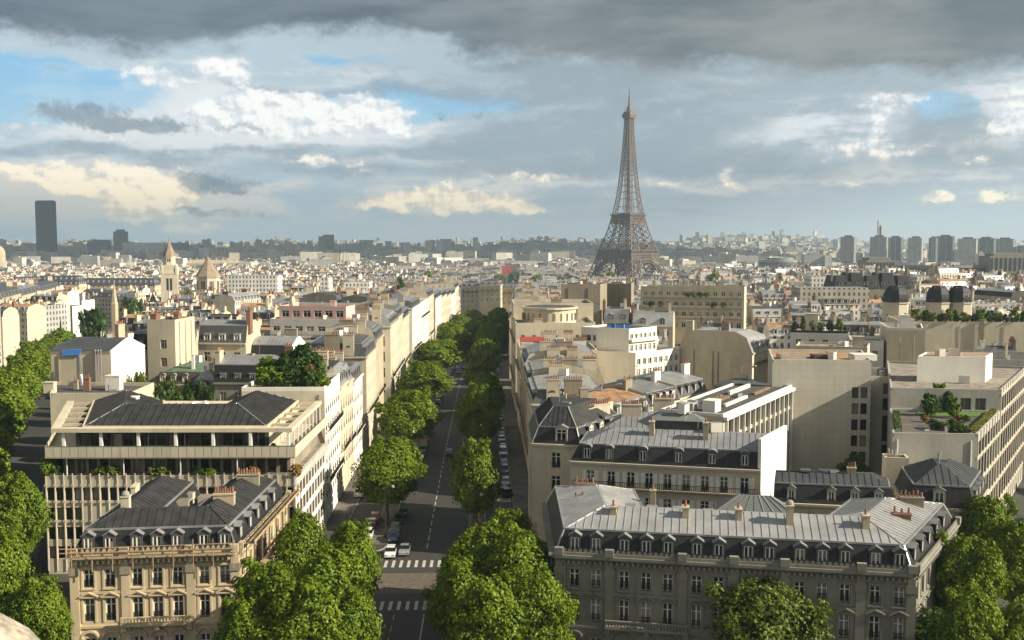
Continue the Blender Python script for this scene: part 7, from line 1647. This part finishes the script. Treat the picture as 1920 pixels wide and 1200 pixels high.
# court trees
for (k, n_, px, py, Y, h, r_, lb, nm) in (('dark', 0, 312, 712, 212, 15, 48, 'round dark tree in the court behind the dark low roof', 'court_tree'), ('dark', 1, 355, 722, 216, 14, 30, 'olive shaded tree right of the round dark court tree', 'court_tree'), ('olive', 0, 262, 700, 218, 16, 26, 'thin yellow green tree against the sunlit white flank', 'court_tree'), ('dark', 1, 384, 724, 206, 12, 26, 'dark small tree behind the dish aerials', 'court_tree'), ('dark', 0, 1602, 852, 168, 13, 34, 'round dark tree at the foot of the tiled blank wall', 'court_tree'), ('dark', 1, 597, 557, 480, 22, 14, 'dark tree rising between centre left roofs', 'court_tree'), ('dark', 0, 750, 518, 700, 20, 12, 'dark tree on the plain before the crane mast', 'court_tree')):
    x, z = V(px, py, Y); zg = gz(x, Y); hh = max(6, z - zg); tree(k, n_, x, Y, hh, r_ / FPX * Y, lb, px * .01, nm)
# gardens on roofs: shrubs
SHR = [crown_mesh('foliage', 600 + i, 1.0, 1.0, 1.7, 16, 170, .22, ('leaf_dark', 'leaf_plane', 'leaf_olive', 'leaf_autumn')[i]) for i in range(4)]
def shrub(i, x, y, z, r_, h, label, group, name='roof_shrub'):
    o = link(name, SHR[i], None, (x, y, z), x * 3.1); o.scale = (r_, r_, h / 1.55); tag(o, label, 'shrub', group); return o
gr = 'shrubs of the tree garden on the pale house'
for i, (t, s, k, r_, h) in enumerate(((-20, 25, 1, 1.6, 2.4), (-23, 24.5, 0, 1.8, 3.2), (-26, 25, 0, 1.6, 2.6), (-29, 24.6, 0, 2, 3.0), (-32, 25, 1, 1.8, 2.8), (-35, 25.4, 0, 1.5, 2.2), (-37, 26, 1, 1.9, 3.6), (-21.5, 30, 2, 1.5, 2.2), (-25, 31, 3, 1.2, 3.4), (-28.5, 31, 0, 2.4, 4.4), (-33, 32, 0, 2.6, 4.6), (-36.5, 32, 0, 2.2, 4.0), (-39.5, 33, 1, 2, 4.4), (-24, 36, 0, 2.2, 4.2), (-29, 37, 0, 3.0, 6.2), (-33, 38, 0, 2.6, 5.0))):
    x, y = av(-20 + (t + 20) * .58, s); shrub(k, x, y, 23.6, r_, h, ('dark green', 'light green', 'yellowish', 'reddish')[k] + f" shrub {'at the front edge' if s < 27 else 'in the middle' if s < 34 else 'at the back'} of the tree garden, {ORD[i % 7 + 1]} from the avenue", gr)
pr = thing('closed_parasol', 'closed pale parasol standing in the tree garden on the pale house', 'parasol', av(-28.5, 27.0) + (23.6,)); a = MB(); a.lathe(0, 0, [(.3, .5), (.42, .8), (.25, 2.2), (.05, 2.9)], 8, 'trim_white'); a.build('cloth', pr); a = MB(); a.bar((0, 0, 0), (0, 0, 3.0), .07, 'deck_wood'); a.build('pole', pr)
# planters of the modern block terrace
for i, (px, k, r_, h) in enumerate(((97, 1, 1.3, 2.8), (105, 0, 1.1, 2.2), (196, 2, 1.0, 1.5), (213, 2, 1.1, 1.6), (288, 2, 1.0, 1.4), (306, 2, 1.1, 1.6), (378, 0, .9, 1.2), (398, 1, .9, 1.2), (478, 3, .9, 1.5), (556, 3, 1.0, 1.8), (182, 3, .7, 1.2), (455, 0, .8, 1.2))):
    x, _ = V(px, 870, 154.6); shrub(k, x, 154.0, 14.6, r_, h, f"{('dark', 'fresh green', 'yellow green', 'rusty red')[k]} planter shrub, {ORD[sorted((97, 105, 196, 213, 288, 306, 378, 398, 478, 556, 182, 455)).index(px) + 1]} from the left on the first terrace", 'planter shrubs on the terraced block', 'planter_shrub')
for i, px in enumerate((465, 485, 512)):
    x, _ = V(px, 830, 155); shrub(0, x, 155.2, 17.86, .7, 1.5, f"small dark shrub behind the panelled balustrade, {ORD[i + 1]} of three", 'planter shrubs on the terraced block', 'planter_shrub')
# clipped garden of the concrete office
g2 = 'clipped shrubs of the roof garden'
for i, (px, py, k, r_, h) in enumerate(((1745, 770, 0, 1.5, 3.4), (1762, 760, 1, 1.5, 4.4), (1778, 765, 0, 1.3, 3.4), (1790, 775, 1, 1.0, 2.4), (1752, 795, 0, 1.1, 1.3), (1768, 797, 2, .9, 1.2), (1784, 794, 0, .9, 1.3), (1800, 796, 2, .8, 1.0), (1790, 806, 0, 1.2, 1.4), (1806, 806, 0, 1.1, 1.3), (1798, 780, 3, .7, .9), (1812, 782, 0, .8, .9), (1735, 782, 3, .7, 1.0))):
    x, y = W(px, py + 8, 19.7); shrub(k, x, y, 19.7, r_, h, f"{('dark clipped', 'tall light green', 'olive rounded', 'reddish low')[k]} shrub, number {NUM[i + 1]} in the office roof garden", g2)
for nm, lb, (a0, a1), m_, (hx, hy, hz) in (('box_hedge', 'narrow clipped box hedge on the left parapet of the office roof garden', (lerp(OA, o2, .12), lerp(OA, o2, .8)), 'leaf_dark', (0, 0, 0)), ('flower_border', 'reddish planted border along the ribbed edge of the office roof garden', (lerp(OB, o1, .02), lerp(OB, o1, .95)), 'leaf_olive', (0, 0, 0))):
    b = MB(); r = random.Random(5); (ux, uy), L = unit(a0, a1)
    sgn = -1 if nm == 'box_hedge' else 1
    for i in range(2600):
        u = r.uniform(0, L); v = r.uniform(-.5, .5); z = r.uniform(.05, .75) if abs(v) > .42 else .75 + r.uniform(-.1, .08); p = Vector((ux * u - uy * (v + .9 * sgn), uy * u + ux * (v + .9 * sgn), z)); d = Vector((r.uniform(-1, 1), r.uniform(-1, 1), r.uniform(0, 1))).normalized() * .16; e = d.orthogonal().normalized() * .1
        b.face((p - d, p + e, p + d, p - e), 'leaf_autumn' if nm != 'box_hedge' and r.random() < .3 else m_)
    o = b.build(nm, None, (a0[0], a0[1], 19.75)); tag(o, lb, 'hedge')
lw_ = MB(); q = [lerp(OB, o1, .8), lerp(OB, o1, 1.0), lerp(lerp(OB, o1, 1), o2, .75), lerp(lerp(OB, o1, .8), lerp(OA, o2, .8), .75)]; lw_.face([p + (19.72,) for p in q], 'lawn'); o = lw_.build('roof_lawn'); o['kind'] = 'structure'
# garden wall on the right, terraces far right
for i in range(15):
    x = 119 + i * 2.35 + (i % 3) * .3; shrub((0, 1, 0, 2)[i % 4], x, 312.6 - (x - 117) * .11 + .5, 25.6, 1.2 + .3 * (i % 2), 2.2 + (i * 7 % 4) * .5, f"{('dark', 'light', 'dark', 'olive')[i % 4]} green shrub, {ORD[i + 1]} along the top of the long garden wall", 'shrubs on the long garden wall')
for i in range(6):
    x = 77.5 + i * 2.3; shrub((0, 1)[i % 2], x, 284.2 - (x - 76) * .24 + .5, 25.4, 1.0, 2.2 + (i % 3) * .5, f"terrace shrub on the white house left of its narrow neighbour, {ORD[i + 1]} from the left", 'shrubs on the white house')
for i in range(8):
    t = (.46, .52, .58, .64, .1, .2, .7, .8)[i]; a_, b_ = (50.5, 408), (89, 398); x, y = lerp(a_, b_, t); shrub(1 if i % 2 else 0, x, y - .4, 28 if i < 4 else 24.1, 1.1, 1.8, f"balcony plant on the {'upper' if i < 4 else 'lower'} balcony of the pink cream block, {ORD[i % 4 + 1]} of four", 'balcony plants', 'balcony_plant')
# far trees and parks
fr_ = random.Random(3); n_ = 0
park = [(-560, 1180, 90, 30), (190, 1500, 120, 50), (60, 1640, 60, 30), (-60, 1700, 80, 30), (330, 1560, 60, 40), (-330, 940, 60, 26), (420, 1100, 40, 20), (170, 2150, 130, 130), (640, 1700, 90, 30), (-200, 900, 26, 14)]
for k_, (cx, cyy, ax, ay) in enumerate(park):
    for i in range(14):
        x = cx + fr_.uniform(-1, 1) * ax; y = cyy + fr_.uniform(-1, 1) * ay
        o = link('park_tree', CR['far', i % 2], None, (x, y, gz(x, y) + 2), i); s = fr_.uniform(1.0, 1.7); o.scale = (s, s, s * fr_.uniform(1.2, 1.6)); tag(o, f"green tree in {('the far left garden', 'the garden before the iron tower', 'the trees left of the tower feet', 'the far trees by the red fronted hall', 'the trees right of the tower feet', 'the clump left of the church tower', 'the clump before the round grey building', 'the long park behind the iron tower', 'the riverside trees below the tower blocks', 'the clump beside the church lantern')[k_]}", 'tree', f"trees of park {NUM[k_ + 1]}")
for i in range(26):
    y = fr_.uniform(420, 1150); x = fr_.uniform(-.45, .45) * y
    if abs(x - ax_x(y - 160)) < 24: continue
    o = link('court_tree', CR['far', i % 2], None, (x, y, gz(x, y) + 5), i); s = fr_.uniform(.8, 1.3); o.scale = (s, s, s * 1.9); tag(o, 'tree top showing between the far roofs', 'tree', 'tree tops between far roofs')

# ------------------------------------------------------------------ cars
def car_meshes(kind):
    b = MB(); L, Wd = (4.1, .84) if kind != 'van' else (4.7, .94)
    if kind == 'hatch': pr = [(-2.05, .35), (-2.02, .72), (-1.85, .92), (.85, .98), (1.75, .86), (2.03, .66), (2.05, .35)]; ro = [(-1.9, .93), (-1.45, 1.44), (.0, 1.5), (.42, 1.44), (1.02, .98)]
    elif kind == 'saloon': pr = [(-2.25, .36), (-2.24, .78), (-2.1, .95), (1.0, .96), (1.95, .84), (2.22, .64), (2.25, .36)]; ro = [(-1.45, .95), (-.85, 1.38), (.1, 1.42), (.4, 1.38), (1.05, .97)]
    else: pr = [(-2.35, .38), (-2.34, .95), (-2.3, 1.05), (1.5, 1.05), (2.1, .92), (2.33, .7), (2.35, .38)]; ro = [(-2.3, 1.05), (-2.2, 1.85), (.3, 1.92), (.9, 1.82), (1.62, 1.06)]
    bot = [(pr[-1][0], pr[-1][1]), (pr[0][0], pr[0][1])]
    def sect(p, w0, w1, mat, mside, zlo):
        n = len(p); L_ = [Vector((x, -(w0 if z < zlo else w1), z)) for x, z in p]; R_ = [Vector((x, (w0 if z < zlo else w1), z)) for x, z in p]
        for i in range(n - 1): b.face((L_[i], L_[i + 1], R_[i + 1], R_[i]), mat[i] if isinstance(mat, list) else mat)
        b.face(L_, mside); b.face(R_[::-1], mside)
    P = 'car_silver'
    sect(pr, Wd, Wd - .04, P, P, .9); b.face([(x, y, .35) for x, y in ((pr[0][0], Wd), (pr[0][0], -Wd), (pr[-1][0], -Wd), (pr[-1][0], Wd))], 'rubber')
    body = b.mesh('body')
    b = MB(); n = len(ro); sect(ro, Wd - .06, Wd - .2, ['glass', P, P, 'glass'], 'glass', 1.1); cab = b.mesh('cabin')
    b = MB(); b.lathe(0, 0, [(.12, -.1), (.31, -.1), (.31, .1), (.12, .1)], 12, 'rubber'); wh = b.mesh('wheel')
    b = MB(); b.lathe(0, 0, [(.03, -.11), (.18, -.11), (.18, .112), (.03, .115)], 8, 'chrome'); rm_ = b.mesh('rim')
    b = MB(); b.box(-.04, .04, -.14, .14, -.07, .07, 'lamp_glass'); hl = b.mesh('headlight')
    b = MB(); b.box(-.04, .04, -.12, .12, -.09, .09, 'tail_red'); tl = b.mesh('tail_light')
    return body, cab, wh, rm_, hl, tl, L, Wd
CM = {k: car_meshes(k) for k in ('hatch', 'saloon', 'van')}; CP = {}
def painted(me, paint):
    k = (me.name, paint)
    if k not in CP:
        c = me.copy(); 
        for i, m_ in enumerate(c.materials):
            if m_.name == 'car_silver': c.materials[i] = M[paint]
        CP[k] = c
    return CP[k]
def car(kind, paint, x, y, rz, label, group=None, z=None, small=False):
    body, cab, wh, rm_, hl, tl, L, Wd = CM[kind]; z = gz(x, y) + .01 if z is None else z
    t = thing('car' if kind != 'van' else 'van', label, 'car' if kind != 'van' else 'van', (x, y, z), rz, group)
    link('body', painted(body, paint), t); link('cabin', painted(cab, paint), t)
    for sx in (-1.28, 1.3):
        for sy in (-1, 1):
            w = link('wheel', wh, t, (sx, sy * (Wd - .08), .31)); w.rotation_euler = (R(90), 0, 0)
            if not small: link('rim', rm_, w)
    e = 2.04 if kind == 'hatch' else 2.23 if kind == 'saloon' else 2.33
    if not small:
        for sy in (-1, 1): link('headlight', hl, t, (e, sy * .56, .68)); link('tail_light', tl, t, (-e, sy * .62, .8))
    return t
AVA = math.atan2(AXD[1], AXD[0])
def car_px(kind, paint, px, py, label, away=True, dr=0.0, group=None, z=0.0, small=False):
    x, y = W(px, py, z + gz(0, W(px, py, z)[1])); return car(kind, paint, x, y, AVA + (0 if away else math.pi) + dr, label, group, small=small, z=gz(0, y) + .02 + z)
PK = 'cars on the near avenue'
for a in (('saloon', 'car_silver', 759, 1037, 'silver saloon stopped in the roadway beside the crossing', False), ('hatch', 'car_white', 733, 1042, 'white hatchback parked nearest the crossing at the left kerb', False), ('hatch', 'car_navy', 738, 1014, 'dark blue car parked second from the crossing at the left kerb', False), ('hatch', 'car_silver', 741, 998, 'silver hatchback parked third from the crossing at the left kerb', False), ('hatch', 'car_black', 748, 979, 'black car parked fourth from the crossing at the left kerb', False), ('saloon', 'car_black', 756, 967, 'black saloon parked fifth from the crossing at the left kerb', False), ('hatch', 'car_black', 774, 906, 'dark car parked under the second tree of the left kerb', False),
          ('hatch', 'car_white', 690, 1008, 'white car in the side lane left of the first tree', False), ('hatch', 'car_navy', 697, 990, 'dark car behind the white one in the left side lane', False), ('hatch', 'car_red', 703, 978, 'red car in the left side lane under the first tree', False), ('hatch', 'car_white', 674, 930, 'pale car in the left side lane close to the white ribbed wall', False),
          ('hatch', 'car_black', 843, 853, 'dark car driving alone up the empty roadway', True), ('hatch', 'car_white', 853, 718, 'white car in traffic nearest the far crossing', False), ('hatch', 'car_silver', 860, 697, 'silver car behind the white one in far traffic', False), ('saloon', 'car_silver', 858, 688, 'grey silver car third in far traffic', False), ('hatch', 'car_black', 870, 690, 'black car at the right of far traffic', True), ('hatch', 'car_navy', 868, 666, 'dark blue car last in far traffic', False),
          ('van', 'car_silver', 913, 928, 'silver people carrier parked askew under the dark tree', True, .5), ('van', 'car_black', 943, 930, 'dark van with white roof parked beside the silver people carrier', True, .5), ('hatch', 'car_silver', 888, 940, 'small silver car parked left of the people carrier', True, .6), ('hatch', 'car_white', 1022, 985, 'white car nose in the shade at the left end wall of the shaded mansion', True, .1)):
    car_px(*a[:5], away=a[5], dr=a[6] if len(a) > 6 else 0, group=PK)
# row parked at the right pavement: bumper to bumper
pp = ['car_silver', 'car_black', 'car_black', 'car_grey', 'car_navy', 'car_silver', 'car_grey', 'car_black', 'car_white', 'car_black', 'car_red', 'car_black', 'car_silver', 'car_navy', 'car_grey', 'car_black', 'car_silver']
i = 0
for s in range(50, 300, 6):
    if 118 < s < 130: continue
    k = 'van' if s in (80,) else ('hatch', 'saloon')[i % 2]; pn = 'car_white' if k == 'van' else pp[i % len(pp)]; x, y = av(13.7, s)
    car(k, pn, x, y, AVA + math.pi, f"{ {'car_silver': 'silver', 'car_black': 'black', 'car_grey': 'dark grey', 'car_navy': 'dark blue', 'car_white': 'white', 'car_red': 'red'}[pn]} {'delivery van' if k == 'van' else 'car'} parked at the right pavement, number {i + 1} of the row from the crossing".replace('number 1 of', 'first of'), 'cars parked at the right pavement', small=s > 130); i += 1
j = 0
for s in range(64, 300, 7):
    if 116 < s < 132: continue
    x, y = av(-5.4, s); pn = pp[(j * 5 + 2) % len(pp)]; car('hatch', pn, x, y, AVA, f"{ {'car_silver': 'silver', 'car_black': 'black', 'car_grey': 'dark grey', 'car_navy': 'dark blue', 'car_white': 'white', 'car_red': 'red'}[pn]} car under the trees at the left kerb, number {j + 1} past the second tree", 'cars parked under the left trees', small=True); j += 1
# a few cars in the side streets
for i, t in enumerate((.06, .1, .16, .22, .3)):
    p = lerp(*LST, t); (ux, uy), _ = unit(*LST); car('hatch', pp[i], p[0] + uy * (5 if i % 2 else -5), p[1] - ux * (5 if i % 2 else -5), math.atan2(uy, ux), f"{['silver', 'black', 'dark', 'grey', 'dark blue'][i]} car in the shade of the left street, {ORD[i + 1]} from the near end", 'cars in the left street', small=True)
# red and white barrier round the works under the trees
br = thing('works_barrier', 'curved red and white works barrier at the edge of the roadway under the right trees', 'barrier', av(5, 92) + (gz(0, 252),)); a = MB()
o_ = av(5, 92); pts = [(av(7.2 - 3.2 * math.sin(math.pi * i / 14) ** .6, 84 + i * 1.5)) for i in range(15)]
for i, (p, q) in enumerate(zip(pts, pts[1:])):
    a.obox((p[0] - o_[0], p[1] - o_[1]), unit(p, q)[0], unit(p, q)[1] * .97, .1, .15, 1.0, 'awning_red' if i % 2 else 'trim_white')
    a.bar((p[0] - o_[0], p[1] - o_[1], 0), (p[0] - o_[0], p[1] - o_[1], 1.1), .1, 'awning_red')
a.build('panel', br)
# street lamps and a kiosk
def lamp(x, y, label):
    t = thing('street_lamp', label, 'street lamp', (x, y, gz(x, y)), 0, 'street lamps of the avenue'); a = MB(); a.lathe(0, 0, [(.22, 0), (.2, .8), (.09, .9), (.07, 8.6)], 8, 'iron'); a.bar((0, 0, 8.5), (1.3, 0, 9.0), .1, 'iron'); a.build('pole', t); a = MB(); a.lathe(1.3, 0, [(.1, 8.6), (.32, 8.75), (.26, 9.0), (.08, 9.15)], 8, 'lamp_glass'); a.build('lamp_head', t)
for i, (tt, s) in enumerate(((-7.3, 12), (7.6, 6), (-7.3, 62), (7.3, 70), (7.2, 112), (-7.2, 112))):
    lamp(*av(tt, s), ('street lamp at the left corner of the crossing', 'street lamp at the right corner of the crossing', 'street lamp under the second tree of the left row', 'street lamp by the parked vans under the right trees', 'street lamp at the far end of the barrier', 'street lamp among the left trees by the far crossing')[i])
x, y = av(8.6, 22); kk = thing('advert_column', 'slim brown advertising pillar standing under the right trees', 'pillar', (x, y, .12)); a = MB(); a.lathe(0, 0, [(.55, 0), (.5, .3), (.5, 3.0), (.62, 3.05), (.6, 3.25)], 12, 'wood_plank'); a.build('drum', kk); a = MB(); a.lathe(0, 0, [(.6, 3.26), (.45, 3.7), (.1, 4.0)], 12, 'copper_green'); a.build('cap', kk)
# stone ledge of the arch, right under the camera
lg = MB()
lg.lathe(0, 0, [(.33, -.6), (.31, -.25), (.275, -.1), (.215, -.01), (.15, .045), (.08, .08), (.03, .09)], 32, 'stone_worn'); o = lg.build('stone_finial', None, (-1.475, 2.62, 48.955)); tag(o, 'out of focus rounded stone ornament in the lower left corner', 'ornament')
# ------------------------------------------------------------------ evening haze over the city
mt = bpy.data.materials.new('haze_air'); mt.use_nodes = True; nt = mt.node_tree; nt.nodes.clear(); M['haze_air'] = mt
v = nt.nodes.new('ShaderNodeVolumePrincipled'); v.inputs['Color'].default_value = (.64, .83, 1.0, 1); v.inputs['Density'].default_value = HAZE
v.inputs['Anisotropy'].default_value = .1
ou = nt.nodes.new('ShaderNodeOutputMaterial'); nt.links.new(v.outputs[0], ou.inputs['Volume'])
hz = MB(); hz.box(-15500, 15500, -600, 14500, -60, 330, 'haze_air'); structure('haze', hz)['kind'] = 'stuff'
